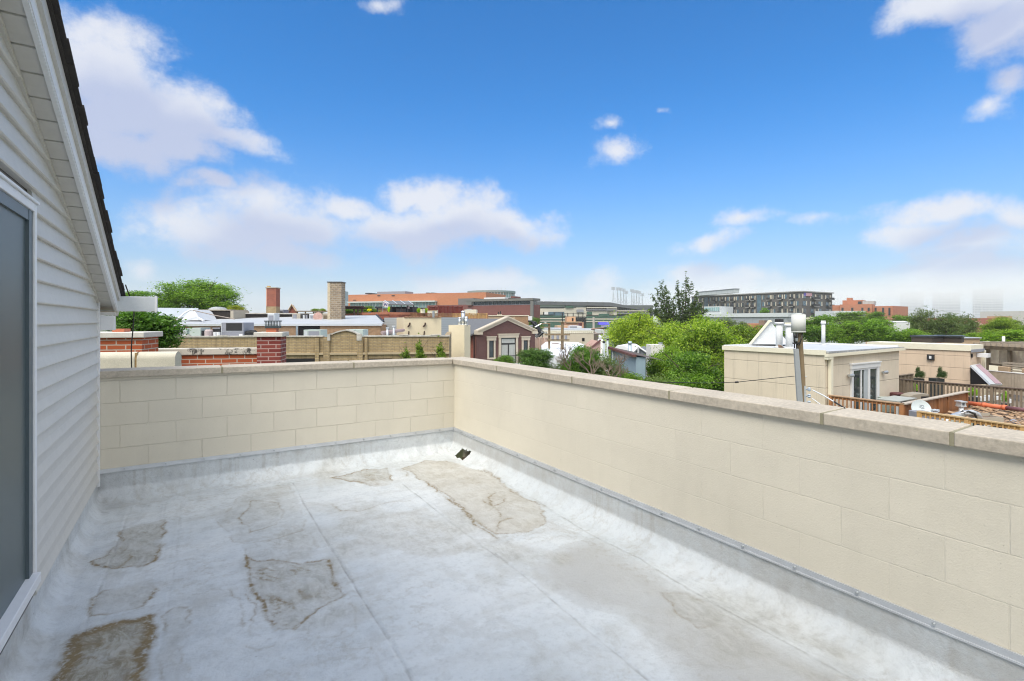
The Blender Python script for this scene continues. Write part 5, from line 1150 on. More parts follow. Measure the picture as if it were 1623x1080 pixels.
# ---------------------------------------------------------------- stadium
st = thing('stadium', 'long low stadium grandstand with dark roof and green bands on the skyline', 'stadium', at(940, 360))
f = Face(XY(840, 360), XY(985, 360)); grn = M('stadium_green', (.03,.10,.065), .7, .1); crst = M('stadium_cream', (.55,.52,.44), .8, .06); rfm = M('stadium_roof', (.10,.11,.12), .7, .12)
mb = MB(); f.pb(mb, 840, 483.5, 1040, 530, 8, 60); mb.build('seating_bowl', M('bowl_dark', (.10,.12,.11), .8, .3, .2), st)  # seating bowl in one dark grey green
def fpoly(mb, pts, d0, d1): 
    e_ = f.n * (d1 - d0); mb.prism([f.pt(f.uv(x)[0], d0, f.uv(x, y)[1]) for x, y in pts], (e_.x, e_.y, 0))
mb = MB(); fpoly(mb, [(838,478),(965,480),(985,484),(1042,492),(1042,496),(985,488),(960,485.5),(838,483.3)], -6, 20); ro = mb.build('roof', rfm, st)
mb = MB()
for px in (860, 870, 877, 891, 905, 928, 870, 952): mb_ = f.pb(mb, px, 477.2 + (px - 840) * .012, px + 1.3, 478.6 + (px - 840) * .012, -7, -6.1)
mb.build('roof_lamps', wht, ro)
mb = MB(); f.pb(mb, 845, 483.4, 927, 487.5, -3, -.5); g_ = mb.build('glass_band', M('frosted_band', (.45,.58,.54), .4, .08), st)
for xa, xb, y0, y1 in ((843, 893, 489.5, 493.5), (893, 912, 488.5, 503), (912, 927.5, 487.6, 503), (927.5, 970, 493.5, 500), (840, 893, 493.6, 494.8), (960, 976, 489, 500), (845, 850, 489.5, 500)):
    mb = MB(); f.pb(mb, xa, y0, xb, y1, -5, 3 if y1 > 495 else 1); mb.build('concrete_wall', crst, st)
for xa, xb, y0, y1, mt in ((846, 860, 494.9, 499, crst), (862, 868, 494.9, 499, wht), (868.5, 877, 494.9, 499, glassb), (878, 893, 495.5, 500.5, glassb), (912.3, 923, 491, 495.5, grayp), (928, 936, 495, 499, grn), (947, 963, 497.6, 503.5, grn), (895, 907, 485.5, 488.4, grn), (928, 975, 487.4, 489, crst), (928, 975, 491, 492.5, grayp), (976, 1035, 492.5, 494, crst), (976, 1035, 496, 497.6, grayp)):
    mb = MB(); f.pb(mb, xa, y0, xb, y1, -6, -5.05); mb.build('facade_panel', mt, st)
for y0, y1, mt in ((500.6, 503.6, grn), (504.5, 506.2, crst), (506.4, 508, grn), (508.5, 510, crst), (511, 520, grn)):
    mb = MB(); f.pb(mb, 838, y0, 895, y1, -6, 0); f.pb(mb, 927.6, y0 + .6, 1005, y1 + .6, -6, 0); mb.build('deck_band', mt, st)
mb = MB()
for k in range(22): x = 929 + k * 3.3; f.pb(mb, x, 486, x + .4, 493, -4.9, -4.2)
mb.build('columns', grayp, st)
GLR = 'stadium floodlight racks'
lw = M('floodlight_steel', (.42,.45,.48), .6, .05)
for i, (px, y0, y1, lb) in enumerate([(972,456,484,'leftmost floodlight rack on the stadium roof'), (979,456.5,485,'second floodlight rack from the left on the stadium roof'), (984,457,486,'third floodlight rack on the stadium roof, middle of the left cluster'), (988.5,458.5,487,'fourth floodlight rack from the left on the stadium roof'), (992.5,462,488,'short floodlight rack closing the left cluster on the stadium roof'),
     (1001.5,459.5,488,'tallest floodlight rack of the right cluster, at its left end'), (1005,461,489,'second floodlight rack of the right cluster on the stadium roof'), (1009,461,490,'third floodlight rack of the right cluster on the stadium roof'), (1013,462.5,491,'fourth floodlight rack of the right cluster on the stadium roof'), (1018,466,492,'rightmost floodlight rack, beside the poplar')]):
    D = 370 + i * 3; r = thing('floodlight_rack', lb, 'floodlight', at(px, D, Z(y1, D)), GLR); fr_ = Face(XY(px - 2.5, D), XY(px + 2.5, D)); mb = MB()
    mb.tube([fr_.pt(fr_.L * .3, 0, Z(y1 + 2, D)), fr_.pt(fr_.L * .5, 0, Z(y0, D))], .2, 4); mb.tube([fr_.pt(fr_.L * .9, 2, Z(y1 + 2, D)), fr_.pt(fr_.L * .55, 0, Z(y0 + 8, D))], .09, 4); mb.tube([fr_.pt(fr_.L * 1.6, 0, Z(y1, D)), fr_.pt(fr_.L * .6, 0, Z(y0 + 16, D))], .08, 4)
    for k in range(5): z_ = lerp(Z(y1, D), Z(y0 + 8, D), k / 5); mb.tube([fr_.pt(fr_.L * .3, 0, z_), fr_.pt(fr_.L * (1.1 - .1 * k), 0, z_ + 1)], .06, 4)
    mb.build('mast', lw, r)
    mb = MB()
    for k in range(3):
        z_ = Z(y0 + 1.6 * k, D); mb.tube([fr_.pt(0, -.1, z_), fr_.pt(fr_.L * .95, -.1, z_)], .07, 4)
        for j in range(4): u = fr_.L * (.03 + .3 * j); fr_.box(mb, u - .28, u + .28, -.35, -.12, z_ - .28, z_ + .28)
    mb.build('lamp_bank', lw, r)
# roof truss behind racks
r = thing('roof_truss', 'pale steel truss fanning along the stadium roof under the floodlights', 'truss', at(1010, 380, 10)); mb = MB()
for k in range(16): x = 966 + k * 5; mb.tube([P(x, 482 + k * .6, 368), P(x + 9, 472 + k * 1.1, 385)], .1, 4); mb.tube([P(x + 9, 472 + k * 1.1, 385), P(x + 12, 484 + k * .6, 368)], .08, 4)
mb.build('truss', lw, r)
# ---------------------------------------------------------------- rooftops in the middle distance
r, f, _ = simple('terracotta_building', 'pale terracotta building with small tower in front of the stadium', 'building', 896, 150, 925, 150, 511, M('pale_terracotta', (.55,.30,.20), .9, .1), 12)
mb = MB(); f.pb(mb, 899, 502, 913, 511, 1, 6); mb.build('tower', M('pale_orange', (.62,.40,.25), .9, .1), r)
mb = MB(); f.pb(mb, 907, 504.5, 909.5, 509, .9, .99); mb.build('tower_window', dark, r)
mb = MB(); f.pb(mb, 896, 510, 922, 511.5, -.5, -.1); mb.build('cornice', beige, r)
r, f, _ = simple('orange_brick_house', 'small orange brick house behind the utility pole frame', 'building', 884, 95, 902.5, 95, 519.5, M('orange_house', (.55,.20,.10), .9, .15, 3), 8)
mb = MB(); f.pb(mb, 884, 516.5, 903, 519.4, .5, 7); mb.build('roof', M('roof_ochre', (.50,.38,.24), .9, .1), r)
r, f, _ = simple('grey_roofed_house', 'white house with little grey roof right of the orange brick one', 'building', 902.8, 92, 922, 92, 517, wht, 8)
mb = MB(); f.pb(mb, 903, 517.5, 914, 521, -.4, -.1); mb.build('window', grayp, r)
mb = MB(); f.pb(mb, 922, 512, 926, 520, 3, 5); mb.build('brown_roof', maroon, r)
r, f, _ = simple('white_roof_building', 'broad flat white roof above the beige building with notched edge', 'building', 903, 78, 965, 82, 523, M('white_roof_wall', (.68,.69,.70), .8, .06), 14)
mb = MB(); f.box(mb, 0, f.L, 2, 14, f.uv(930, 523)[1] + .01, f.uv(930, 521.5)[1]); mb.build('roof_upstand', roofw, r)
r, f, zt2 = simple('notched_building', 'beige wall building with notched white parapet and one dark window', 'building', 856, 66, 941, 66, 528.5, M('pale_beige_wall', (.58,.52,.42), .9, .06), 10)
mb = MB()
for k in range(26): u0 = f.L * k / 26; f.box(mb, u0, u0 + f.L / 26 * .6, -.05, .3, zt2 + .002, zt2 + .22)
f.box(mb, 0, f.L, -.06, .3, zt2 + .222, zt2 + .34); mb.build('notched_parapet', ivory, r)
mb = MB(); f.pb(mb, 922.5, 536, 926.5, 541, -.04, -.0); mb.build('window', dark, r)
fr2 = Face(XY(941.2, 66), XY(956, 69)); mb = MB(); fr2.box(mb, 0, fr2.L, .02, 6, GZ, fr2.uv(948, 529)[1]); mb.build('dark_side_wall', M('brown_side', (.24,.19,.15), .9, .15), r)
r = thing('white_sloping_roof', 'large white membrane roof behind the bushes with a small brown vent', 'roof', at(890, 44))
mb = MB(); q_ = [P(858,548,42), P(866,541.5,52), P(915,542.5,52), P(930,548,44), P(905,562,36), P(862,566,36)]; mb.prism(q_, (0, 0, -1.2)); rr_ = mb.build('roof', M('white_membrane', (.72,.75,.80), .7, .05, .8), r)
mb = MB(); pb_ = XY(880, 46); mb.box(pb_.x-.25, pb_.x+.25, pb_.y-.2, pb_.y+.2, Z(552,46), Z(544.5,46)); mb.build('vent', M('vent_brown', (.2,.12,.08), .8), rr_)
mb = MB(); mb.box(min(v.x for v in q_)+1, max(v.x for v in q_)-1, min(v.y for v in q_)+1, max(v.y for v in q_)-1, GZ, min(v.z for v in q_) - 1.25); mb.build('wall', wht, r)
picket('wood_fence', 'pinkish board fence right of the brown gable house', 847, 50, 869.5, 51, 535.5, 552, M('pink_board', (.52,.38,.30), .9, .12, 2, streak=.1), 22, 4)
# billboard frame
r = thing('billboard_frame', 'empty black lattice billboard frame standing before the stadium', 'billboard', at(908, 170)); fr_ = Face(XY(888, 170), XY(928, 170)); mb = MB()
for px in (891.5, 900, 908.5, 916.5, 924): u = fr_.uv(px)[0]; fr_.box(mb, u - .12, u + .12, 0, .3, fr_.uv(px, 520)[1], fr_.uv(px, 496)[1])
for y in (497, 502, 507.5): fr_.box(mb, 0, fr_.L, -.15, -.01, fr_.uv(908, y + .3)[1], fr_.uv(908, y - .3)[1])
mb.build('frame', black, r)
mb = MB(); fr_.box(mb, fr_.uv(914)[0], fr_.uv(926)[0], .4, .8, fr_.uv(920, 509)[1], fr_.uv(920, 506.5)[1]); mb.build('walkway', black, r)
# blue tent
r = thing('blue_canopy', 'bright blue and white awning in front of the stadium beside the yellow green tree', 'awning', at(960, 180)); fr_ = Face(XY(950, 180), XY(968, 180)); mb = MB()
a_, b_ = fr_.uv(960, 515)[1], fr_.uv(960, 511)[1]; mb.prism([fr_.pt(0,0,a_), fr_.pt(0,2.5,b_), fr_.pt(0,5,a_)], (fr_.t.x*fr_.L, fr_.t.y*fr_.L, 0)); mb.build('cover', M('canopy_blue', (.08,.07,.50), .7, .1), r)
mb = MB(); fr_.pb(mb, 953, 515, 966, 518, .2, .3); mb.build('valance', M('valance_lilac', (.45,.45,.65), .7, .3, 2), r)
# utility pole frame
r = thing('utility_poles', 'pair of wooden utility poles joined by crossbeams beside the fire stairs', 'utility poles', at(880, 40)); fr_ = Face(XY(862, 40), XY(903, 40))
for px, y0, w_ in ((870.5, 513, .10), (891.3, 510, .13)): mb = MB(); p_ = XY(px, 40); mb.cyl(p_, w_, GZ, Z(y0, 40), 10, w_ * .85); mb.build('pole', poleM, r)
for y0, y1, xa, xb in ((529.5, 531.8, 863, 903), (538, 540, 866, 902)): mb = MB(); fr_.box(mb, fr_.uv(xa)[0], fr_.uv(xb)[0], -.22, -.14, fr_.uv(880, y1)[1], fr_.uv(880, y0)[1]); mb.build('crossbeam', poleM, r)
for xa, xb, y in ((858, 872, 513), (858, 872, 519), (886, 897, 510.5)): mb = MB(); fr_.box(mb, fr_.uv(xa)[0], fr_.uv(xb)[0], -.2, -.12, fr_.uv(880, y + .7)[1], fr_.uv(880, y - .7)[1]); mb.build('crossarm', poleM, r)
for px in (876, 884, 897): mb = MB(); mb.cyl(XY(px, 39.7), .10, Z(538, 39.7), Z(532, 39.7), 10); mb.build('transformer', grayp, r)
r = thing('utility_pole', 'thin distant pole with crossarm and white insulators before the white flat roof', 'utility pole', at(941, 75)); mb = MB(); mb.cyl(XY(941, 75), .22, GZ, Z(503, 75), 8, .16); mb.build('pole', M('grey_pole', (.42,.40,.37), .9), r)
mb = MB(); mb.tube([P(937,522,75), P(957,520,74)], .1, 4); mb.tube([P(941,526,75), P(957,534,72), P(958,523,73)], .05, 4); mb.build('crossarm', M('arm_brown', (.3,.2,.15), .9), r)
mb = MB(); mb.cyl(XY(952, 50), .28, GZ, Z(538, 50), 10); mb.cyl(XY(952, 50), .20, Z(538, 50)-.01, Z(531, 50), 10); r = thing('white_stack', 'white round vent stack in front of the dark brown side wall', 'vent', at(952, 50)); mb.build('stack', wht, r, True)
# blue grey house with white gable
bh = thing('blue_grey_house', 'blue grey sided house with white shed dormer among the treetops', 'house', at(990, 30)); C = XY(1008, 27); f = Face(XY(968, 33), C)
za_ = Z(553, 33); zb_ = Z(566, 27)
mb = MB(); mb.prism([f.pt(0,0,GZ), f.pt(f.L,0,GZ), f.pt(f.L,0,zb_), f.pt(0,0,za_)], (f.n.x*.5, f.n.y*.5, 0)); mb.build('wall', M('bluegrey_siding', (.26,.35,.42), .7, .06, 2, streak=.05), bh)
mb = MB(); mb.prism([f.pt(-.3,-.2,za_), f.pt(f.L+.1,-.2,zb_), f.pt(f.L+.1,-.2,zb_+.12), f.pt(-.3,-.2,za_+.14)], (f.n.x*.2, f.n.y*.2, 0)); mb.build('rake_board', M('dark_red_trim', (.12,.05,.04), .8), bh)
mb = MB(); mb.add([f.pt(-.3,0,za_+.12), f.pt(f.L+.1,0,zb_+.1), f.pt(f.L+.1,1.5,zb_-.2), f.pt(-.3,1.5,za_-.2)], [(0,1,2,3)]); mb.build('roof', M('dark_shingle', (.10,.08,.07), .9, .2, 4), bh)
mb = MB(); f.pb(mb, 984, 564, 990, 573, -.05, -.01); mb.build('window', glassb, bh)
w2 = thing('white_gabled_house', 'white rooftop gable with round metal flue behind the blue grey house', 'house', at(1000, 36)); f = Face(XY(974, 37), XY(1027, 36)); F_ = lambda x, y, d=0: f.pt(f.uv(x)[0], d, f.uv(x, y)[1])
mb = MB(); mb.prism([F_(974,GZ and 552), F_(978,548), F_(990,549), F_(1008,560), F_(1008,590), F_(974,590)], (f.n.x*4, f.n.y*4, 0)); mb.build('roof', M('white_shed', (.72,.74,.75), .7, .06), w2)
mb = MB(); mb.prism([F_(1007,556,-.3), F_(1014,550.5,-.3), F_(1029,560,-.3), F_(1029,600,-.3), F_(1007,600,-.3)], (f.n.x*2, f.n.y*2, 0)); mb.build('gable', M('gable_grey', (.20,.22,.24), .8), w2)
mb = MB(); mb.tube([F_(1005,559,-.4), F_(1014,550,-.4), F_(1031,561,-.4)], .07, 5); mb.build('gable_trim', wht, w2)
mb = MB(); f.pb(mb, 1013, 549.5, 1015.5, 562, -.6, -.45); mb.build('corner_post', lmetal, w2)
mb = MB(); p_ = XY(998.5, 34); mb.cyl(p_, .11, -3, Z(545, 34)); mb.cyl(p_, .15, Z(545.5, 34), Z(541.5, 34), 14, .12); mb.build('flue_pipe', M('blue_metal', (.45,.55,.60), .4, .05, metal=.3), w2, True)
mb = MB(); f.box(mb, .5, f.L - .3, 1, 5, GZ, -3.0); mb.build('wall', wht, w2)
r, f, _ = simple('white_chimney', 'white block chimney stack half hidden by the yellow green trees', 'chimney', 1032, 33, 1053, 33, 547, M('white_block', (.72,.71,.66), .8, .08, 3), 1.2)
mb = MB(); mb.cyl(XY(1047, 33.4), .14, f.uv(1047, 547)[1], Z(543, 33.4), 10); mb.build('cowl', metal, r)
for i, (px, y0, y1, D, w_) in enumerate([(963, 537, 560, 33, 3), (957, 541, 560, 34, 3.5), (971.5, 551, 566, 32, 2)]):
    r = thing('roof_flue', ['pale flue with a black cowl beside the dark green tree', 'short fat flue with dark cowl just left of the taller flue', 'thin tiny flue at the blue grey roof edge'][i], 'flue', at(px, D, Z(y1, D)), 'roof flues among the trees')
    mb = MB(); mb.cyl(XY(px, D), w_ / 2 / F * D, GZ, Z(y0 + 2.5, D)); mb.build('pipe', M('flue_blue', (.45,.52,.55), .5) if i == 0 else bpy.data.materials['flue_blue'], r, True)
    mb = MB(); mb.cyl(XY(px, D), w_ / 1.6 / F * D, Z(y0 + 2.5, D), Z(y0, D)); mb.build('cowl', black, r)
mb = MB(); mb.prism([P(938,552,30), P(950,541,33), P(952,542,33), P(952,560,31), P(938,562,30)], (1.5, 2.5, 0)); r = thing('brick_gable_house', 'low dark roofed house peeking between the dark green tree and the flues', 'house', at(945, 31)); mb.build('wall', M('house_tan', (.40,.25,.20), .9, .1), r)
mb = MB(); mb.tube([P(936,553,30), P(951,540,33)], .09, 4); mb.build('rake_board', M('dark_red2', (.12,.04,.03), .8), r)

# ---------------------------------------------------------------- far right buildings
ab = thing('apartment_building', 'long dark grey apartment block with cream panels and balconies on the skyline', 'building', at(1270, 255)); C = XY(1271, 250)
A_ = alongq(C, 1096); B_ = alongp(C, 1319); fa2 = Face(A_, C); fb2 = Face(C, B_); zt2 = Z(463, 250); dg = M('dark_grey_cladding', (.11,.105,.10), .7, .05); crp = M('cream_panel', (.62,.58,.47), .7, .05)
mb = MB(); mb.prism([(A_.x,A_.y,GZ),(C.x,C.y,GZ),(B_.x,B_.y,GZ),(B_.x,A_.y,GZ)], (0,0,zt2-GZ)); mb.build('wall', dg, ab)
mb = MB(); mb.prism([(A_.x-.6,A_.y,zt2+.01),(C.x-.6,C.y-.6,zt2+.01),(B_.x+.6,B_.y-.6,zt2+.01),(B_.x+.6,A_.y,zt2+.01)], (0,0,.5)); mb.build('roof_edge', M('roof_edge_grey', (.30,.30,.29), .7), ab)
fh = (Z(463, 250) - Z(476.2, 250))
rr2 = random.Random(3)
def facade(fc, n, seed, feats):
    rg = random.Random(seed); L = fc.L; bw = L / n
    for i in range(n):
        for fl_ in range(4):
            z1 = zt2 - .9 - fl_ * 3.55; z0 = z1 - 2.1; u0 = i * bw + bw * .1; kind = feats[i % len(feats)]
            if kind == 'g':
                if fl_ == 0: mb = MB(); fc.box(mb, i*bw + .3, (i+1)*bw - .3, -.25, -.01, zt2 - 13, zt2 - .6); mb.build('glazed_bay', glassb, ab)
                continue
            mb = MB(); fc.box(mb, u0, u0 + bw * .38, -.12, -.01, z0, z1); wo_ = mb.build('window', glass if rg.random() < .45 else glassb, ab)
            mb = MB(); s = u0 + bw * .40 if rg.random() < .6 else u0 - bw * .08; fc.box(mb, s, s + bw * .11, -.16, -.01, z0, z1); mb.build('cream_panel', crp, wo_)
            if kind == 'b':
                mb = MB(); fc.box(mb, u0 + bw*.05, u0 + bw * .75, -1.7, -.13, z0 - .35, z0 - .15); fc.box(mb, u0 + bw*.05, u0 + bw * .75, -1.7, -1.62, z0 - .149, z0 + .8); mb.build('balcony', black, wo_)
                mb = MB(); fc.box(mb, u0 + bw*.04, u0 + bw * .76, -1.72, -1.66, z0 - .5, z0 - .355); mb.build('slab_edge', M('slab_edge', (.5,.5,.48), .7) if 'slab_edge' not in bpy.data.materials else bpy.data.materials['slab_edge'], wo_)
                mb = MB(); fc.box(mb, u0 + bw * .55, u0 + bw * .70, -.14, -.01, z0, z1); mb.build('cream_panel', crp, wo_)
facade(fa2, 22, 5, ['w', 'b', 'b', 'g', 'w', 'b', 'w', 'b', 'w', 'b', 'w'])
facade(fb2, 4, 6, ['w', 'b', 'w', 'b'])
mb = MB(); g3 = 30; mb.prism([(A_.x+2,A_.y+0,zt2+.5),(A_.x+2,A_.y-34,zt2+.5),(A_.x+16,A_.y-34,zt2+.5),(A_.x+16,A_.y,zt2+.5)], (0,0,3.6)); pbm, t, b = basemat('penthouse_panel'); uv = t.new('ShaderNodeTexCoord').outputs['UV']; s_ = t.new('ShaderNodeSeparateXYZ'); t.lk(uv, s_.inputs[0]); fr_ = t.m('FRACT', t.m('MULTIPLY', s_.outputs[0], .22))
t.lk(t.mix(t.ss(fr_, 0, .05), (.28,.31,.33,1), (.50,.54,.56,1)), b.inputs['Base Color']); b.inputs['Roughness'].default_value = .6
fz_ = Face(XY(1104, 300), XY(1164, 268)); mb = MB(); fz_.box(mb, 0, fz_.L, 0, 3, zt2 + .52, fz_.uv(1150, 459.5)[1]); mb.build('penthouse', pbm, ab)
mb = MB(); fz_.box(mb, -.3, fz_.L + .3, -.3, 3, fz_.uv(1150, 459.5)[1]+.01, fz_.uv(1150, 458.8)[1]); mb.build('penthouse_edge', grayp, ab)
mb = MB(); u0, u1 = fb2.uv(1273)[0], fb2.uv(1286)[0]; z1 = zt2 - .3; fb2.box(mb, u0, u1, -.3, -.2, z1 - 1.6, z1); bn_ = mb.build('banner', M('banner_white', (.62,.55,.62), .8, .1), ab)
mb = MB(); fb2.box(mb, u0, u0 + (u1 - u0) * .28, -.33, -.305, z1 - 1.5, z1 - .05); mb.build('banner_blue', M('banner_blue', (.12,.10,.42), .8), bn_)
mb = MB(); [fb2.box(mb, u0 + (u1 - u0) * .29, u1, -.33, -.305, z1 - .25 - k * .45, z1 - .05 - k * .45) for k in range(4)]; mb.build('banner_stripes', M('banner_red', (.55,.12,.15), .8), bn_)
# long metal building
r = thing('metal_clad_building', 'long low pale metal clad building in front of the dark apartment block', 'building', at(1180, 185)); C = XY(1248, 170); A_ = alongq(C, 1100); f = Face(A_, C)
B_ = alongp(C, 1262)
mb = MB(); mb.prism([(A_.x,A_.y,GZ),(C.x,C.y,GZ),(B_.x,B_.y,GZ),(B_.x,A_.y,GZ)], (0,0,Z(502.5,170)-GZ)); mb.build('wall', M('metal_panel', (.30,.33,.355), .5, .05, .5, streak=.03), r)
mb = MB(); f.box(mb, -1, f.L + .3, -.4, 8, Z(502.4,170), Z(496,170)); mb.build('parapet', M('parapet_pale', (.55,.59,.61), .5, .03), r)
mb = MB()
for k in range(1, 12): u = f.L * k / 12; f.box(mb, u - .06, u + .06, -.03, -.005, GZ, Z(503,170))
mb.build('panel_joints', grayp, r)
r, f, _ = simple('glass_front_building', 'low glass fronted block at the foot of the dark apartments', 'building', 1116, 200, 1142, 195, 486, M('pale_frame', (.55,.58,.58), .6), 10)
mb = MB(); f.pb(mb, 1117, 487.5, 1141, 493.5, -.3, -.05); mb.build('glazing', glassg, r)
mb = MB(); [f.pb(mb, 1117 + 3 * k, 487.5, 1117.4 + 3 * k, 493.5, -.5, -.31) for k in range(9)]; mb.build('mullion', lmetal, r)
tree(1212, 487, 500, 16, 190, 'fard', 'tiny green rooftop tree in front of the dark apartment block', seed=60, col=(1.6,1.6,1))
r, f, _ = simple('brick_low_building', 'low orange brick building peeking out between trees and the white roof gable', 'building', 1182, 110, 1210, 108, 513, brF2, 8)
mb = MB(); f.pb(mb, 1204, 508, 1213, 516, -1, 2); mb.build('rooftop_shed', M('shed_brown', (.25,.17,.13), .9), r)
r, f, _ = simple('cream_low_building', 'plain cream low wall just right of the grey canister', 'building', 1274, 130, 1293, 128, 503, M('cream_plain', (.62,.58,.48), .9, .05), 8)
# orange brick hospital
r = thing('orange_brick_block', 'stepped orange brick block on the skyline right of the dark apartments', 'building', at(1365, 230))
f = Face(XY(1320, 231.5), XY(1331.2, 231)); f2 = Face(XY(1331, 230), XY(1382, 222)); f3 = Face(XY(1382, 224), XY(1415, 218))
mb = MB(); f.box(mb, 0, f.L, 0, 1, GZ, Z(484, 230)); f2.box(mb, 0, f2.L, 0, 9, GZ, Z(483, 230)); f3.box(mb, 0, f3.L, 0, 20, GZ, Z(485.5, 222)); mb.build('wall', brF2, r)
mb = MB(); f2.pb(mb, 1331, 475.5, 1363, 483.5, 6, 16); f2.pb(mb, 1337, 471.5, 1344, 476, 7, 12); mb.build('upper_wall', brF2, r)
mb = MB(); f2.pb(mb, 1364, 477, 1382, 483, 5, 12); mb.build('cooling_plant', M('plant_steel', (.40,.42,.42), .6, .3, 1), r)
for px in (1335.5, 1351, 1367, 1377): mb = MB(); f2.pb(mb, px - 1.6, 488, px + 1.6, 493, -.3, -.02); mb.build('window', glass, r)
for px in (1388, 1400, 1410): mb = MB(); f3.pb(mb, px - 1.5, 488, px + 1.5, 500, -.3, -.02); mb.build('window', glass, r)
mb = MB(); f2.pb(mb, 1356, 477.5, 1362, 482.5, 5.7, 5.99); mb.build('window', glass, r)
r, f, _ = simple('white_wall_building', 'long plain white wall in front of the orange brick block', 'building', 1323, 190, 1372, 192, 493, M('white_plain', (.62,.65,.67), .8, .03), 10)
r = thing('rooftop_hut', 'small white rooftop hut with one dark window among the treetops', 'hut', at(1412, 85)); f = Face(XY(1400, 86), XY(1417, 84)); f2 = Face(XY(1417, 84), XY(1428, 88))
mb = MB(); f.box(mb, 0, f.L, 0, 3, GZ, Z(511.5, 85)); mb.prism([f.pt(0,-.1,Z(511.5,85)), f.pt(f.L*.5,-.1,Z(509,85)), f.pt(f.L,-.1,Z(511,85))], (f.n.x*3, f.n.y*3, 0)); mb.build('wall', wht, r)
mb = MB(); f2.box(mb, .02, f2.L, 0, 2.5, GZ, Z(511, 85)); mb.build('side_wall', M('hut_side', (.38,.36,.33), .9), r)
mb = MB(); f.pb(mb, 1407.5, 513.3, 1411, 518, -.08, -.01); mb.build('window', dark, r)
r, f, _ = simple('red_brick_hall', 'long low red brick hall under the foggy towers at the far right', 'building', 1505, 190, 1600, 200, 504.5, M('dull_red_brick', (.36,.13,.09), .9, .08, .3), 20)
mb = MB(); mb.prism([f.pt(f.uv(1532)[0],-1,f.uv(1532,516)[1]), f.pt(f.uv(1545)[0],-1,f.uv(1545,509.5)[1]), f.pt(f.uv(1556)[0],-1,f.uv(1556,516)[1])], (f.n.x*.8, f.n.y*.8, 0)); mb.build('pediment', M('pale_pediment', (.52,.32,.26), .9), r)
mb = MB(); f.pb(mb, 1584, 501.5, 1594, 512, -2, 4); mb.build('stair_tower', M('tan_brick_far', (.45,.30,.18), .9, .1), r)
r, f, _ = simple('orange_slab_building', 'narrow orange brick slab just left of the loose leaved trees', 'building', 1443, 165, 1453, 165, 506, brF2, 10)
for i, (xa, xb, y0, D, lb) in enumerate([(1438, 1464, 464, 3900, 'left foggy high rise tower, palest of the three'), (1490.5, 1522, 464, 3700, 'middle foggy high rise tower above the loose leaved trees'), (1556, 1590, 459, 3400, 'right foggy high rise tower, widest and clearest of the three')]):
    r = thing('tower', lb, 'skyscraper', at((xa + xb) / 2, D), 'foggy towers on the horizon'); xm = lerp(xa, xb, (.45, .5, .42)[i]); C = XY(xm, D); fl2 = Face(XY(xa, D + 12), C); fr2 = Face(C, XY(xb, D + 16)); z1 = Z(y0, D)
    a_, c_, b_ = fl2.A, C, fr2.B; mb = MB(); mb.prism([(a_.x,a_.y,GZ),(c_.x,c_.y,GZ),(b_.x,b_.y,GZ),(b_.x+20,b_.y+40,GZ),(a_.x+10,a_.y+50,GZ)], (0,0,z1-GZ))
    m, t, b = basemat('tower_facade'); uv = t.new('ShaderNodeTexCoord').outputs['UV']; s_ = t.new('ShaderNodeSeparateXYZ'); t.lk(uv, s_.inputs[0])
    a1 = t.ss(t.m('FRACT', t.m('MULTIPLY', s_.outputs[1], 1 / 11.0)), .35, .5); a2 = t.ss(t.m('FRACT', t.m('MULTIPLY', s_.outputs[0], 1 / 20.0)), .1, .2)
    t.lk(t.mix(t.m('MULTIPLY', a1, a2), (.40,.42,.42,1), (.05,.08,.11,1)), b.inputs['Base Color']); b.inputs['Roughness'].default_value = .5; mb.build('shaft', m, r)
r, f, _ = simple('tower_block', 'low hazy tower block at the far right edge behind the tree', 'building', 1607, 900, 1618, 900, 494.5, M('haze_block', (.25,.28,.30), .8), 60)
r, f, _ = simple('tower_block', 'pale hazy block touching the right edge beside the low tower block', 'building', 1618, 880, 1660, 900, 493.5, M('haze_block2', (.45,.42,.38), .8), 60)
r, f, _ = simple('slim_tower', 'slim blue grey tower sliver right behind the stone chimney', 'building', 538, 700, 544.5, 700, 461.5, M('sliver_blue', (.25,.34,.38), .6), 20)
r, f, _ = simple('blue_grey_block', 'low blue grey block between the stone chimney and the orange hall', 'building', 543, 420, 552.5, 420, 477.5, M('block_blue', (.22,.30,.34), .6, .1), 20)
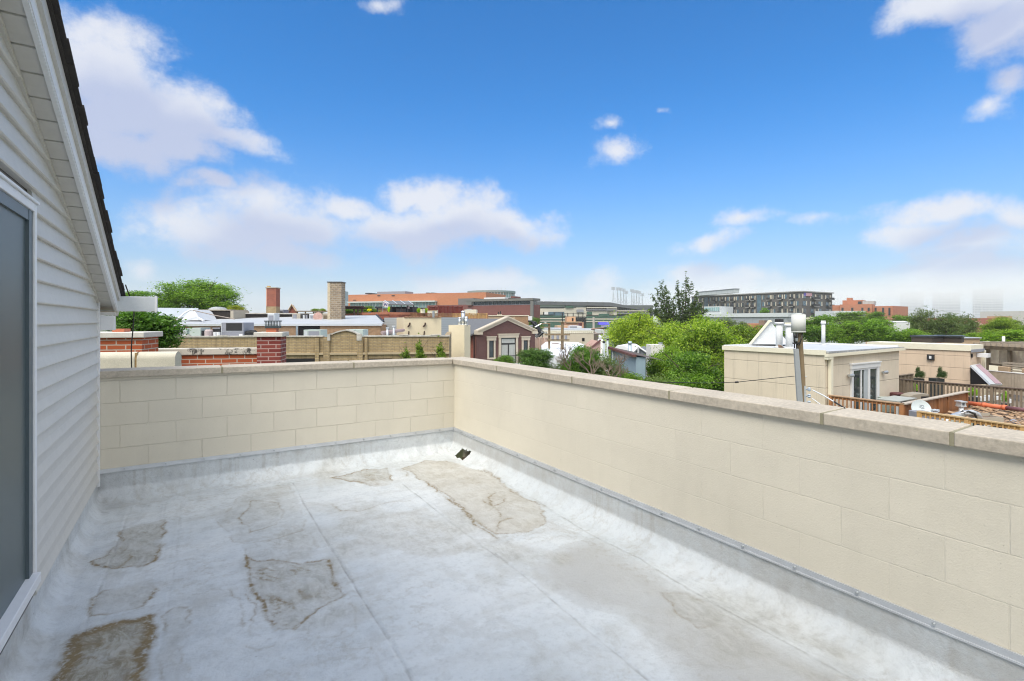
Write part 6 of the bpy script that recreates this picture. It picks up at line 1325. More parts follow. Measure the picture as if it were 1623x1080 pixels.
# ---------------------------------------------------------------- beige stucco penthouse on the right
def panelmat(name, col, pw, ph, off=(0, 0), lw=.018, base=None):
    m, t, b = basemat(name); uv = t.new('ShaderNodeTexCoord').outputs['UV']; oc = t.new('ShaderNodeTexCoord').outputs['Object']
    s_ = t.new('ShaderNodeSeparateXYZ'); t.lk(uv, s_.inputs[0])
    def ln(c, p, o):
        f_ = t.m('FRACT', t.m('DIVIDE', t.m('ADD', c, o), p)); d = t.m('MULTIPLY', t.m('MINIMUM', f_, t.m('SUBTRACT', 1.0, f_)), p); return t.ss(d, lw * .3, lw, 1.0, 0.0)
    l = ln(s_.outputs[1], ph, off[1])
    if pw: l = t.m('MAXIMUM', l, t.m('MULTIPLY', ln(s_.outputs[0], pw, off[0]), .3))
    n = t.m('ADD', t.m('MULTIPLY', t.m('SUBTRACT', t.noise(oc, .9, 6, .65), .5), .26), 1.0)
    st_ = t.noise(t.v('MULTIPLY', oc, (6, 6, .5)), 1.0, 5, .6); n = t.m('SUBTRACT', n, t.ss(st_, .5, .75, 0.0, .13))
    n = t.m('ADD', n, t.m('MULTIPLY', t.m('SUBTRACT', t.noise(oc, 40, 3), .5), .12))
    n = t.m('MULTIPLY', n, t.m('SUBTRACT', 1.0, t.m('MULTIPLY', l, .28)))
    sc_ = t.new('ShaderNodeVectorMath', operation='SCALE'); sc_.inputs[0].default_value = col; t.lk(n, sc_.inputs['Scale']); t.lk(sc_.outputs[0], b.inputs['Base Color'])
    b.inputs['Roughness'].default_value = .92
    bn = t.new('ShaderNodeBump'); bn.inputs['Strength'].default_value = 1; bn.inputs['Distance'].default_value = .012
    t.lk(t.m('SUBTRACT', t.m('MULTIPLY', t.noise(oc, 60, 4, .7), .3), l), bn.inputs['Height']); t.lk(bn.outputs[0], b.inputs['Normal']); return m
st1 = panelmat('stucco_panels', (.66,.58,.46), 1.22, .86, (.2, .16)); st2 = panelmat('tan_stucco_panels', (.66,.52,.39), 0, .62, (0, .2))
sp = thing('stucco_penthouse', 'beige stucco rooftop penthouse with white sliding door and flat roof', 'building', (20.9, 10.46, -2.25))
C = Vector((20.93, 10.46)); XR = 27.35; QF = 14.9; zr_ = .425; DK = -2.25
mb = MB(); mb.box(C.x, XR, C.y, QF, GZ, zr_ - .12); mb.build('wall', st1, sp)
fN = Face(C, (XR, C.y)); fW = Face((C.x, QF), C)
mb = MB(); mb.box(C.x - .05, XR + .1, C.y + .0, QF + .05, zr_ - .118, zr_ - .02); mb.build('flat_roof', roofg, sp)
mb = MB(); mb.box(C.x - .07, C.x + .06, C.y - .02, QF + .07, zr_ - .16, zr_ + .03); mb.build('roof_fascia', ivory, sp)
mb = MB(); mb.box(C.x + .07, XR + .1, QF - .05, QF + .08, zr_ - .02, zr_ + .06); mb.box(XR, XR + .1, C.y + .05, QF - .06, zr_ - .019, zr_ + .05); mb.build('rear_upstand', wht, sp)
mb = MB(); mb.hexa([(C.x-.1,C.y-.16,zr_-.22),(XR+.25,C.y-.16,zr_-.16),(XR+.25,C.y-.03,zr_-.16),(C.x-.1,C.y-.03,zr_-.22),(C.x-.1,C.y-.16,zr_-.10),(XR+.25,C.y-.16,zr_-.04),(XR+.25,C.y-.03,zr_-.04),(C.x-.1,C.y-.03,zr_-.10)]); mb.build('gutter', ivory, sp)
mb = MB(); mb.box(C.x+.02,XR+.2,C.y-.14,C.y+.02,zr_-.085,zr_-.012)
mb.build('gutter_flashing_strip', M('worn_flashing', (.30,.31,.32), .7, .4, 12), sp)  # mottled grey flashing strip along the top of the gutter
mb = MB(); mb.box(C.x + .18, C.x + .34, C.y - .14, C.y - .02, GZ, zr_ - .2); mb.box(C.x - .08, C.x + .34, C.y - .145, C.y - .015, zr_ - .32, zr_ - .22); mb.build('downspout', ivory, sp)
def wp(px, py): u, z_ = fN.uv(px, py); return u, z_
u0, u1 = wp(1347.5, 0)[0], wp(1391.5, 0)[0]; z1 = wp(1369, 577)[1]; z0 = DK + .02
mb = MB(); fN.box(mb, u0, u0 + .16, -.06, 0, z0, z1 - .16); fN.box(mb, u1 - .18, u1, -.06, 0, z0, z1 - .16); fN.box(mb, u0 - .03, u1 + .03, -.09, 0, z1 - .16, z1 + .02); fN.box(mb, u0 - .06, u1 + .06, -.13, 0, z1 + .022, z1 + .07)
a1, a2 = wp(1363.5, 0)[0], wp(1375.5, 0)[0]; fN.box(mb, u0 + .16, u1 - .18, -.05, -.0, z1 - .24, z1 - .162); fN.box(mb, a1 - .035, a1 + .035, -.05, 0, z0, z1 - .24); fN.box(mb, a2 - .06, a2 + .09, -.055, 0, z0, z1 - .24)
dd = mb.build('sliding_door', wht, sp)
mb = MB(); fN.box(mb, u0 + .16, u1 - .18, -.015, -.003, z0, z1 - .24); mb.build('pane', glass, dd)
mb = MB(); fN.box(mb, a1 + .25, a2 - .08, -.03, -.016, z0, z1 - .24); mb.build('door_stile', M('stile_grey', (.42,.46,.48), .6), dd)
for px, py in ((1343.5, 595), (1398, 590)):
    u, z_ = wp(px, py); mb = MB(); mb.tube([fN.pt(u - .14, -.12, z_), fN.pt(u + .14, -.12, z_)], [.05, .08], 10); fN.box(mb, u - .04, u + .04, -.1, 0, z_ - .03, z_ + .03); mb.build('wall_light', metal, sp)
mb = MB(); u, z_ = wp(1412, 624); fN.box(mb, u - .06, u + .06, -.02, 0, z_ - .03, z_ + .03); mb.build('outlet_box', wht, sp)
# white triangular gable on its roof
r = thing('roof_gable', 'white coated triangular roof gable standing on the stucco penthouse', 'roof gable', at(1218, 24.5, zr_)); D0 = 24.2; fg = Face(XY(1186, 24.9), XY(1262, 24.0)); G_ = lambda x, y, d=0: fg.pt(fg.uv(x)[0], d, fg.uv(x, y)[1])
mb = MB(); mb.prism([G_(1190,546), G_(1221,510), G_(1252,546)], (fg.n.x*1.6, fg.n.y*1.6, 0)); mb.build('gable', M('white_coating', (.68,.71,.73), .7, .07, 1.5, .01, 12, fine=.12), r)
mb = MB(); e_ = Vector((-fg.n.x, -fg.n.y, 0)) * .12
mb.prism([G_(1186,546), G_(1218,507.5), G_(1222,507.5), G_(1224,510.5), G_(1221,510.5), G_(1190.5,546)], tuple(e_)); mb.build('rake_board', ivory, r)
GVP = 'white vent pipes on the stucco roof'
for px, y0, y1, w_, D, lb, capc in ((1235, 511, 549, 10, 23.0, 'thick white roof vent with a charred black top beside the triangular gable', black), (1251, 514, 550, 10.5, 22.5, 'thick white roof vent with pale cap just left of the canister', ivory), (1305, 511, 545, 5.5, 25.5, 'slender white roof vent pipe right of the pole canister', wht)):
    r = thing('roof_vent', lb, 'vent', at(px, D, zr_ - .02), GVP); p_ = XY(px, D); rr = w_ / 2 / F * D; zb_ = zr_ - .02
    mb = MB(); mb.cyl(p_, rr, zb_, Z(y0 + 2, D), 18); mb.cyl(p_, rr * 1.5, zb_, zb_ + .06, 18, rr * 1.1); mb.build('pipe', M('vent_white', (.66,.68,.68), .6, .1, 3) if 'vent_white' not in bpy.data.materials else bpy.data.materials['vent_white'], r, True)
    mb = MB(); mb.cyl(p_, rr * 1.35, Z(y0 + 3, D), Z(y0, D), 18); mb.build('collar', wht, r, True)
    mb = MB(); mb.box(p_.x - rr * .9, p_.x + rr * .9, p_.y - rr * .9, p_.y + rr * .9, Z(y0, D) + .002, Z(y0 - (5 if w_ > 7 and capc == black else 2.5), D)); mb.build('cap', capc, r)
r = thing('roof_debris', 'small brown scrap at the foot of the charred white roof vent', 'debris', at(1236, 22.2, zr_)); mb = MB(); p_ = XY(1237, 22.4)
mb.add([(p_.x-.15,p_.y,zr_+.0),(p_.x+.12,p_.y-.1,zr_),(p_.x+.18,p_.y+.1,zr_+.02),(p_.x,p_.y+.12,zr_+.14),(p_.x-.05,p_.y-.06,zr_+.12)], [(0,1,3),(1,2,3),(0,4,1),(1,4,3),(0,3,4)]); mb.build('scrap', M('scrap_brown', (.18,.11,.07), .9), r)

# utility pole with canister
up = thing('utility_pole', 'leaning wooden utility pole topped by a pale grey canister on the right', 'utility pole', at(1268, 15))
D = 15.0; mb = MB(); mb.tube([P(1267, 527, D), P(1271, 600, D), P(1274, 700, D), (P(1275, 720, D).x, P(1275, 720, D).y, GZ)], [.075, .085, .09, .14], 12); mb.build('pole', poleM, up)
mb = MB(); p_ = P(1265.5, 512, D); rr = 10.3 / F * D; c_ = XY(1265.5, D); mb.cyl(c_, rr, Z(527.5, D), Z(499.5, D), 28); mb.tube([(c_.x,c_.y,Z(499.5,D)),(c_.x,c_.y,Z(498.3,D)),(c_.x,c_.y,Z(497.2,D))], [rr, rr*.92, rr*.3], 28); mb.cyl(c_, rr*1.02, Z(526.8,D), Z(525.5,D), 28); mb.build('canister', cont, up, True)
ff = Face(XY(1256, D - .15), XY(1276, D - .15))
mb = MB(); mb.prism([P(1257.3,553,D-.14), P(1264.3,553,D-.14), P(1275,690,D-.14), P(1266,690,D-.14)], (ff.n.x*-.06, ff.n.y*-.06, 0)); mb.build('conduit', M('conduit_grey', (.33,.35,.37), .5, .08), up)
mb = MB()
for xa, ya, xb, yb_ in ((1258,528,1259,552),(1261,528,1262.5,554),(1264,528,1262,545),(1272,528,1266,548),(1258,540,1264,547),(1259,534,1263,538)): mb.tube([P(xa,ya,D-.12), P((xa+xb)/2+.8,(ya+yb_)/2,D-.17), P(xb,yb_,D-.13)], .018, 5)
ff.pb(mb, 1257.5, 543, 1267, 545.5, -.06, .05); ff.pb(mb, 1258, 532, 1262, 535, -.05, .02); mb.build('cable_bundle', rub, up)
mb = MB(); ff.pb(mb, 1259, 536, 1262.5, 541, -.08, -.02); mb.build('bracket', metal, up)
mb = MB(); mb.tube([P(1272,597,D), P(1278,597.5,D)], .015, 5); mb.build('pole_bolt', metal, up)
mb = MB(); mb.tube([P(1259, 596.5, D - .15), P(1220, 600.5, D - .5), P(1168, 606, D - 1), P(1120, 607.5, D - 1.5), P(1040, 606, D - 2.5), P(960, 600, D - 3)], .009, 5); w_o = mb.build('span_wire', rub, up)
mb = MB(); mb.tube([P(1165.5, 606.2, D - 1.02), P(1170, 605.8, D - .99)], .026, 6); mb.build('splice', black, w_o)
mb = MB(); mb.tube([P(1276,612,D-.1), P(1276.5,690,D-.1)], .03, 6); mb.build('riser_bracket', lmetal, up)
for py in (617.5, 628, 638.5):
    mb = MB(); c0 = P(1277, py, D - .1); c1 = P(1282.5, py, D - .25); mb.tube([c0, c1], .02, 6); mb.tube([c1 + Vector((0,0,-.05)), c1 + Vector((0,0,-.02)), c1, c1 + Vector((0,0,.03)), c1 + Vector((0,0,.055))], [.03,.05,.03,.05,.02], 10); mb.build('insulator', M('insulator_blue', (.42,.50,.60), .3) if 'insulator_blue' not in bpy.data.materials else bpy.data.materials['insulator_blue'], up)
mb = MB(); mb.tube([P(1288,618.5,14), P(1305,627,13.5), P(1322,637,13)], .017, 5); mb.tube([P(1287,631.5,14), P(1300,641,13.5), P(1308,646,13.2)], .011, 5); r = thing('service_cable', 'pale sheathed service cables with black ends dropping right from the utility pole', 'cable', at(1305, 13.5, -1)); mb.build('sheath', wht, r)
mb = MB(); mb.tube([P(1322,637,13), P(1340,648,12.5), P(1375,672,12)], .02, 5); mb.build('black_end', rub, r)

# ---------------------------------------------------------------- decks and railings
dkm = M('deck_boards', (.17,.14,.11), .85, .15, 2, streak=.1)
r = thing('deck', 'brown timber deck in front of the stucco penthouse', 'deck', (24, 9, DK)); mb = MB()
for k in range(18): y = 7.9 + k * .142; mb.box(20.95, XR, y, y + .134, DK - .04, DK)
mb.build('boards', dkm, r); mb = MB(); mb.box(20.95, XR, 7.9, 10.44, DK - .3, DK - .045); mb.box(21.1, 27, 8.1, 10.4, GZ, DK - .31); mb.build('substructure', woodr, r)
def railing(name, label, A, B, ztop, h, mat, n, capmat=None, posts=(0, 1), group=None, w_=.035, cat='railing', gap=.12):
    fr_ = Face(A, B); pm = fr_.pt(fr_.L / 2, 0, ztop - h); r = thing(name, label, cat, tuple(pm), group)
    mb = MB(); fr_.box(mb, -.05, fr_.L + .05, -.06, .09, ztop - .035, ztop); mb.build('cap_rail', capmat or mat, r)
    mb = MB(); fr_.box(mb, 0, fr_.L, 0, .035, ztop - .13, ztop - .037); fr_.box(mb, 0, fr_.L, 0, .035, ztop - h + .02, ztop - h + .11); mb.build('stringer', mat, r)
    for k in range(n): u = fr_.L * (k + .5) / n; mb = MB(); fr_.box(mb, u - w_ / 2, u + w_ / 2, -.036, -.002, ztop - h, ztop - .038); mb.build('baluster', mat, r)
    for s in posts: mb = MB(); u = fr_.L * s; fr_.box(mb, u - .05, u + .05, -.05, .06, ztop - h - .5, ztop - .037); mb.build('post', mat, r)
    return r
railing('deck_railing', 'reddish brown baluster railing in front of the white sliding door', (20.93, 10.3), (20.93, 7.9), -1.25, 1.0, woodr, 17, M('rail_cap', (.40,.26,.16), .8, .1, 4), (.02, 1))
fr_ = Face((21.0, 7.88), (26.75, 7.88)); r = thing('board_fence', 'solid red brown board fence behind the satellite dish', 'fence', (24, 7.9, -2.3)); mb = MB(); nb_ = 42
for k in range(nb_): fr_.box(mb, fr_.L * k / nb_ + .004, fr_.L * (k + 1) / nb_ - .004, random.uniform(-.004, .004), .025, -3.4, -1.29)
mb.build('boards', M('fence_stain', (.28,.12,.045), .75, .22, 3, .002, 60, streak=.22), r); mb = MB(); fr_.box(mb, -.1, fr_.L + .05, -.09, .10, -1.288, -1.25); mb.build('cap_rail', M('cap_grey', (.42,.37,.31), .85, .1, 5), r)
for s in (.0, .26, .5, .66, 1): mb = MB(); fr_.box(mb, fr_.L * s - .045, fr_.L * s + .045, -.045, -.006, -3.4, -1.289); mb.build('post', bpy.data.materials['fence_stain'], r)
railing('deck_railing', 'golden timber baluster railing nearest the coping at the right edge', (19.62, 6.95), (19.1, 3.2), -1.25, 1.0, woody, 30, M('gold_cap', (.48,.34,.18), .8, .1, 4), (.0, .33, .66, 1))
railing('deck_railing', 'long weathered grey brown railing in front of the tan stucco building', (28.1, 10.7), (28.4, 5.0), -1.11, 1.15, woodg, 44, M('dark_cap', (.12,.09,.07), .85, .15), (.0, .03, .56, 1), w_=.06)
railing('deck_railing', 'short dark railing end beside the potted plant by the stucco corner', (28.15, 11.0), (30.2, 11.0), -1.0, 1.15, woodg, 14, None, (0, 1), w_=.05)
r = thing('deck', 'golden timber deck carrying the baluster railing nearest the coping', 'deck', (20.8, 5, -2.3)); mb = MB()
for k in range(19): y = 1.2 + k * .30; mb.box(18.9, 22.2, y, y + .285, -2.30, -2.265)
mb.build('boards', woody, r); mb = MB(); mb.box(19.2, 22.2, 1.2, 6.95, -2.55, -2.305); mb.box(19.4, 22.25, 1.3, 7.6, GZ, -2.56); mb.build('substructure', brO, r)
# lower roof between
r = thing('lower_roof', 'lower brown shingled roof seen beyond the golden railing', 'roof', (24, 5, -2.9)); mb = MB(); mb.box(22.3, 28.0, 1.0, 7.75, -2.0, -1.88); 
m, t, b = basemat('mixed_slate_rubble'); oc = t.new('ShaderNodeTexCoord').outputs['Object']; bt = t.new('ShaderNodeTexBrick'); t.lk(t.v('MULTIPLY', oc, (1, 1, 1)), bt.inputs[0]); bt.inputs['Scale'].default_value = 1; bt.inputs['Brick Width'].default_value = .32; bt.inputs['Row Height'].default_value = .16; bt.inputs['Mortar Size'].default_value = .025
bt.inputs['Color1'].default_value = (.50,.34,.20,1); bt.inputs['Color2'].default_value = (.30,.19,.12,1); bt.inputs['Mortar'].default_value = (.06,.045,.035,1)
t.lk(t.mix(t.ss(t.noise(oc, 6, 5, .7), .45, .6), bt.outputs[0], (.10,.07,.05,1)), b.inputs['Base Color']); b.inputs['Roughness'].default_value = .9
mb.build('shingles', m, r); mb = MB(); mb.box(22.35, 27.9, 1.1, 7.7, GZ, -2.01); mb.build('wall', brR, r)
random.seed(8); mb = MB()
for k in range(320):
    x = random.uniform(23.0, 27.9); y = random.uniform(3.0, 7.6); a_ = random.uniform(0, 3); s = random.uniform(.10, .2); z_ = -1.878 + random.uniform(0, .06)
    ca, sa = math.cos(a_) * s, math.sin(a_) * s; mb.hexa([(x-ca,y-sa,z_),(x+sa*.6,y-ca*.6,z_+.01),(x+ca,y+sa,z_+.04),(x-sa*.6,y+ca*.6,z_+.02),(x-ca,y-sa,z_+.02),(x+sa*.6,y-ca*.6,z_+.03),(x+ca,y+sa,z_+.06),(x-sa*.6,y+ca*.6,z_+.04)])
o = mb.build('loose_tiles', M('loose_tile', (.42,.28,.17), .9, .4, 2), None); o['kind'] = 'stuff'; props(o, 'loose brown broken tiles lying over the lower roof', 'tiles')
# satellite dish
r = thing('satellite_dish', 'pale oval satellite dish in front of the red brown board fence', 'satellite dish', at(1463, 17.6, -2.9)); D = 17.6; c0 = P(1460.5, 648, D)
nrm = Vector((-.50, -.80, .33)).normalized(); up_ = Vector((0, 0, 1)); u_ = nrm.cross(up_).normalized(); v_ = u_.cross(nrm).normalized(); mb = MB(); n = 32; rings = 6; vs = []; 
for j in range(rings + 1):
    q = j / rings
    for i in range(n): a_ = 2 * math.pi * i / n; vs.append(c0 + u_ * (math.cos(a_) * .34 * q) + v_ * (math.sin(a_) * .31 * q) - nrm * (.07 * (1 - q * q)))
fs = [(j*n+i, j*n+(i+1)%n, (j+1)*n+(i+1)%n, (j+1)*n+i) for j in range(rings) for i in range(n)]
mb.add(vs, fs); mb.add([v - nrm * .012 for v in vs], [tuple(reversed(f_)) for f_ in fs]); dsh = mb.build('reflector', M('dish_grey', (.60,.66,.66), .5, .03), r, True)
mb = MB(); lg = lambda a_, b_: c0 + u_ * a_ + v_ * b_ - nrm * (.07 * (1 - (a_ / .34) ** 2 - (b_ / .27) ** 2) - .006)
for (a0, b0, a1, b1) in ((.08,.05,.08,.13),(.08,.13,.14,.12),(.14,.12,.16,.07),(.16,.07,.08,.05),(.05,.06,.01,.10),(.05,.12,.01,.14),(-.01,.07,.03,.05),(.16,.02,.04,.02)):
    p0, p1 = lg(-a0 * .9 - .0, b0), lg(-a1 * .9, b1); mb.tube([p0, p1], .006, 4)
mb.build('emblem', M('emblem_grey', (.22,.25,.30), .6), dsh)
mb = MB(); e0 = c0 - v_ * .25 - nrm * .02; e1 = c0 + nrm * .42 - v_ * .18 + u_ * .0; mb.tube([e0, e1], .015, 6); mb.tube([c0 - nrm * .08, c0 - nrm * .2 - Vector((0,0,.1)), Vector((c0.x, c0.y, 0)) - Vector((nrm.x, nrm.y, 0)) * .2 + Vector((0, 0, -2.95))], .022, 8); mb.build('mount', metal, r)
mb = MB(); f_ = P(1486, 652.5, D - .5); mb.tube([P(1477,651,D-.2), P(1482,650.5,D-.4)], .045, 8); mb.tube([P(1482,650.5,D-.4), P(1488,651.5,D-.5)], [.03,.055], 10); mb.tube([P(1476,655,D-.1),P(1484,652,D-.4)], .02, 6); mb.build('receiver', lmetal, r)
# white pipe vent, silver ducts, box, orange pipe
r = thing('hooded_vent', 'white metal hooded vent at the end of the red brown board fence', 'vent', at(1523, 19, -2.95)); D = 19.5; mb = MB(); mb.cyl(XY(1523.5, D), .075, -2.95, Z(645, D), 14); mb.build('pipe', lmetal, r, True); fr_ = Face(XY(1519.5, D), XY(1528.5, D)); mb = MB(); fr_.box(mb, 0, fr_.L, -.1, .15, Z(645, D), Z(642.8, D)); fr_.box(mb, .01, .04, -.09, .14, Z(642.8, D), Z(637.5, D)); fr_.box(mb, fr_.L - .04, fr_.L - .01, -.09, .14, Z(642.8, D), Z(637.5, D)); fr_.box(mb, .06, fr_.L-.06, .0, .1, Z(642.8, D), Z(637.5, D)); fr_.box(mb, -.02, fr_.L + .02, -.12, .17, Z(637.5, D), Z(636, D)); mb.build('hood', lmetal, r)
r = thing('duct', 'silver foil covered ductwork with black hose on the lower roof', 'duct', at(1535, 17.5, -2.95)); D = 17.6; mb = MB(); mb.tube([P(1500,668,D-1.2), P(1512,660,D-.6), P(1527,656,D), P(1540,654,D), P(1549,657,D), P(1556,668,D)], [.09,.10,.11,.10,.09,.08], 12); mb.build('foil_duct', M('foil', (.55,.57,.58), .4, .25, 6, .02, 9, metal=.6), r, True)
mb = MB(); mb.tube([P(1525,654.5,D-.3), P(1535,652.5,D-.3), P(1545,656,D-.35), P(1548,664,D-.4)], .035, 8); mb.tube([P(1523,656,D-.3),P(1527,652,D-.3)], .05, 8); mb.build('hose', rub, r, True)
for px, py in ((1524.5, 654.5), (1528.5, 653.2)): mb = MB(); c_ = P(px, py, D - .42); mb.tube([c_, c_ + Vector((-.03, -.05, .01))], [.03, .02], 10); mb.build('chrome_cap', wht, r)
r = thing('vent_box', 'rectangular grey sheet metal roof box with a dark open top on the lower roof', 'vent', at(1573, 17, -2.95)); D = 17.3; fr_ = Face(XY(1557, D), XY(1591, D)); z1, z0 = Z(662, D), -2.9; mb = MB(); fr_.box(mb, 0, fr_.L, 0, .03, z0, z1); fr_.box(mb, 0, fr_.L, .5, .53, z0, z1 + .06); fr_.box(mb, 0, .03, .03, .5, z0, z1); fr_.box(mb, fr_.L - .03, fr_.L, .03, .5, z0, z1); mb.build('casing', tanm, r)
mb = MB(); fr_.box(mb, .03, fr_.L - .03, .03, .5, z0, z1 - .06); mb.build('opening', M('rust_open', (.12,.06,.04), .9), r)
r = thing('slate_sheet', 'dark flat sheet lying askew on the broken tiles', 'sheet', at(1610, 17, -2.9)); mb = MB(); mb.prism([P(1600,666,17.6), P(1607,664,18.0), P(1621,673,17.4), P(1613,675,17.0)], (0,0,-.03)); mb.build('sheet', grayp, r)
r = thing('orange_pipe', 'orange clay pipe laid along the foot of the grey railing', 'pipe', at(1560, 20.5, -2.6)); D = 20.3; mb = MB(); mb.tube([P(1529,638.5,D+.9), P(1594,646.5,D-.6)], .085, 12)
for s in (.03, .5, .97): c_ = P(1529,638.5,D+.9).lerp(P(1594,646.5,D-.6), s); d_ = (P(1594,646.5,D-.6) - P(1529,638.5,D+.9)).normalized() * .06; mb.tube([c_ - d_, c_ + d_], .105, 12)
mb.build('clay_pipe', M('orange_clay', (.62,.16,.07), .6, .12, 5), r, True)
mb = MB(); mb.tube([P(1595,646.7,D-.6), P(1640,652,D-1.4)], .075, 12); mb.build('purple_pipe', M('purple_pipe', (.16,.07,.08), .6, .1), r, True)
for i, (xa, ya, xb, yb_, D, mt) in enumerate([(1462, 655, 1485, 666, 17, grayp), (1492, 662, 1515, 672, 16.5, grayp), (1515, 664, 1545, 675, 16.2, sage), (1560, 672, 1595, 684, 15.8, black)]):
    onroof('roof_unit', ['grey roof unit half hidden at the foot of the satellite dish', 'grey low unit behind the golden railing, middle', 'green grey low unit behind the golden railing below the foil duct', 'black roof unit behind the golden railing near the right edge'][i], 'roof unit', xa, ya, xb, D, mt, .6, 'low roof units behind the golden railing', zb=-2.95, parts=[('lid', -.02, .95, 1.02, 1.02, lmetal, -.02)])
# furniture on the deck
r = thing('table', 'low grey outdoor table behind the brown railing', 'table', (24.2, 9.3, DK)); mb = MB(); mb.box(23.3, 24.9, 8.9, 9.7, DK + .70, DK + .74); mb.build('table_top', M('table_grey', (.36,.38,.36), .6, .1), r, bevel=.005)
for x, y in ((23.4, 9.0), (24.8, 9.0), (23.4, 9.6), (24.8, 9.6)): mb = MB(); mb.box(x - .04, x + .04, y - .03, y + .03, DK, DK + .698); mb.build('leg', lmetal, r)
r = thing('bench', 'black slatted bench seat beside the outdoor table', 'bench', (23, 8.4, DK)); mb = MB(); mb.box(22.4, 24.2, 8.25, 8.55, DK + .42, DK + .46); mb.build('seat', black, r)
for x in (22.5, 24.1): mb = MB(); mb.prism([(x,8.2,DK),(x,8.28,DK),(x,8.5,DK+.42),(x,8.42,DK+.42)], (.05,0,0)); mb.build('leg', black, r)
r = thing('grill', 'covered grey brown barbecue grill above the board fence', 'grill', (26.0, 8.9, DK)); mb = MB(); fr_ = Face(XY(1440, 21.8), XY(1473, 21.8)); zg = Z(636, 21.8)
prof_ = [(0,.0),(0.02,.18),(.25,.26),(.62,.30),(.98,.27),(1.0,.0)]
mb.prism([fr_.pt(u * fr_.L, 0, zg + z_ * 1.1) for u, z_ in prof_], (fr_.n.x * .5, fr_.n.y * .5, 0)); mb.build('cover', M('grill_cover', (.30,.27,.22), .6, .12, 3), r, bevel=.03)
mb = MB(); fr_.box(mb, fr_.L * .6, fr_.L * .97, -.02, -.003, zg + .03, zg + .2); mb.build('front_panel', black, r)
mb = MB(); fr_.box(mb, .15, fr_.L - .1, .05, .45, DK, zg); mb.build('cabinet', black, r)
onroof('storage_box', 'maroon covered box left of the barbecue grill', 'box', 1421.5, 624.5, 1441, 22.5, maroon, .6, zb=DK, parts=[('lid', -.02, .93, 1.02, 1.0, maroon, -.03)])
onroof('planter_box', 'low green grey bench box below the stucco corner', 'box', 1404, 631.5, 1428, 21.6, sage, .5, zb=DK, parts=[('lid', -.02, .95, 1.02, 1.0, sage, -.03)])
# ---------------------------------------------------------------- tan stucco building
tb = thing('tan_stucco_building', 'tan stucco rooftop building with ivory band and square wall lamp', 'building', (33.4, 9.7, -2.5)); C = Vector((33.4, 9.7)); QF = 14.3; zt = .37; XR2 = 35.0
mb = MB(); mb.box(C.x, XR2, C.y, QF, GZ, zt - .3); mb.build('wall', st2, tb)
mb = MB(); mb.box(C.x - .06, XR2 + .05, C.y - .06, QF + .06, zt - .3, zt); mb.build('ivory_band', ivory, tb)
mb = MB(); mb.box(C.x - .10, XR2 + .05, C.y - .12, C.y - .061, zt - .36, zt - .22); mb.build('gutter', grayp, tb)
fw3 = Face((C.x, QF), C); fs3 = Face(C, (XR2, C.y))
mb = MB(); u0, z1 = fw3.uv(1470.5, 562); u1, z0 = fw3.uv(1481.5, 571); fw3.box(mb, u0, u1, -.12, 0, z0, z1); lo_ = mb.build('wall_lamp', black, tb); mb = MB(); fw3.box(mb, u0 + .1, u1 - .1, -.14, -.121, z0 + .07, z1 - .07); mb.build('lens', wht, lo_)
mb = MB(); u0 = fs3.uv(1556)[0]; fs3.box(mb, u0 - .03, u0 + .13, -.14, -.01, GZ, zt - .3); mb.build('downspout', ivory, tb)
mb = MB(); fs3.pb(mb, 1547, 560, 1552, 566, -.45, -.02); mb.build('white_bracket', wht, tb)
mb = MB(); fs3.pb(mb, 1538.5, 561, 1540, 567, -.05, -.01); fs3.pb(mb, 1551, 561, 1552.5, 566, -.05, -.01); mb.build('vent_hole', dark, tb)
r = thing('skylights', 'pair of black low skylight boxes on the tan stucco roof', 'skylight', at(1485, 30, zt))
for xa, xb in ((1444.5, 1477), (1478.5, 1524)): fr_ = Face(XY(xa, 29.5), XY(xb, 28.6)); mb = MB(); fr_.box(mb, 0, fr_.L, 0, 1.2, zt, fr_.uv((xa+xb)/2, 535)[1]); o = mb.build('curb', M('curb_brown', (.05,.04,.035), .8), r); mb = MB(); fr_.box(mb, -.05, fr_.L + .05, -.06, 1.25, fr_.uv((xa+xb)/2, 535)[1]+.002, fr_.uv((xa+xb)/2, 532)[1]); mb.build('glass_lid', M('lid_dark', (.03,.035,.04), .3), o)
r = thing('roof_hatch', 'cream roof hatch right of the black skylights', 'roof hatch', at(1538, 31, zt)); fr_ = Face(XY(1524, 32), XY(1553, 32)); mb = MB(); fr_.box(mb, 0, fr_.L, 0, 1.5, zt - .5, fr_.uv(1538, 536.5)[1]); mb.build('casing', beige, r); mb = MB(); fr_.box(mb, -.05, fr_.L * 1.02, -.1, 1.5, fr_.uv(1538, 536.5)[1]+.002, fr_.uv(1538, 535)[1]); mb.build('lid', lmetal, r)
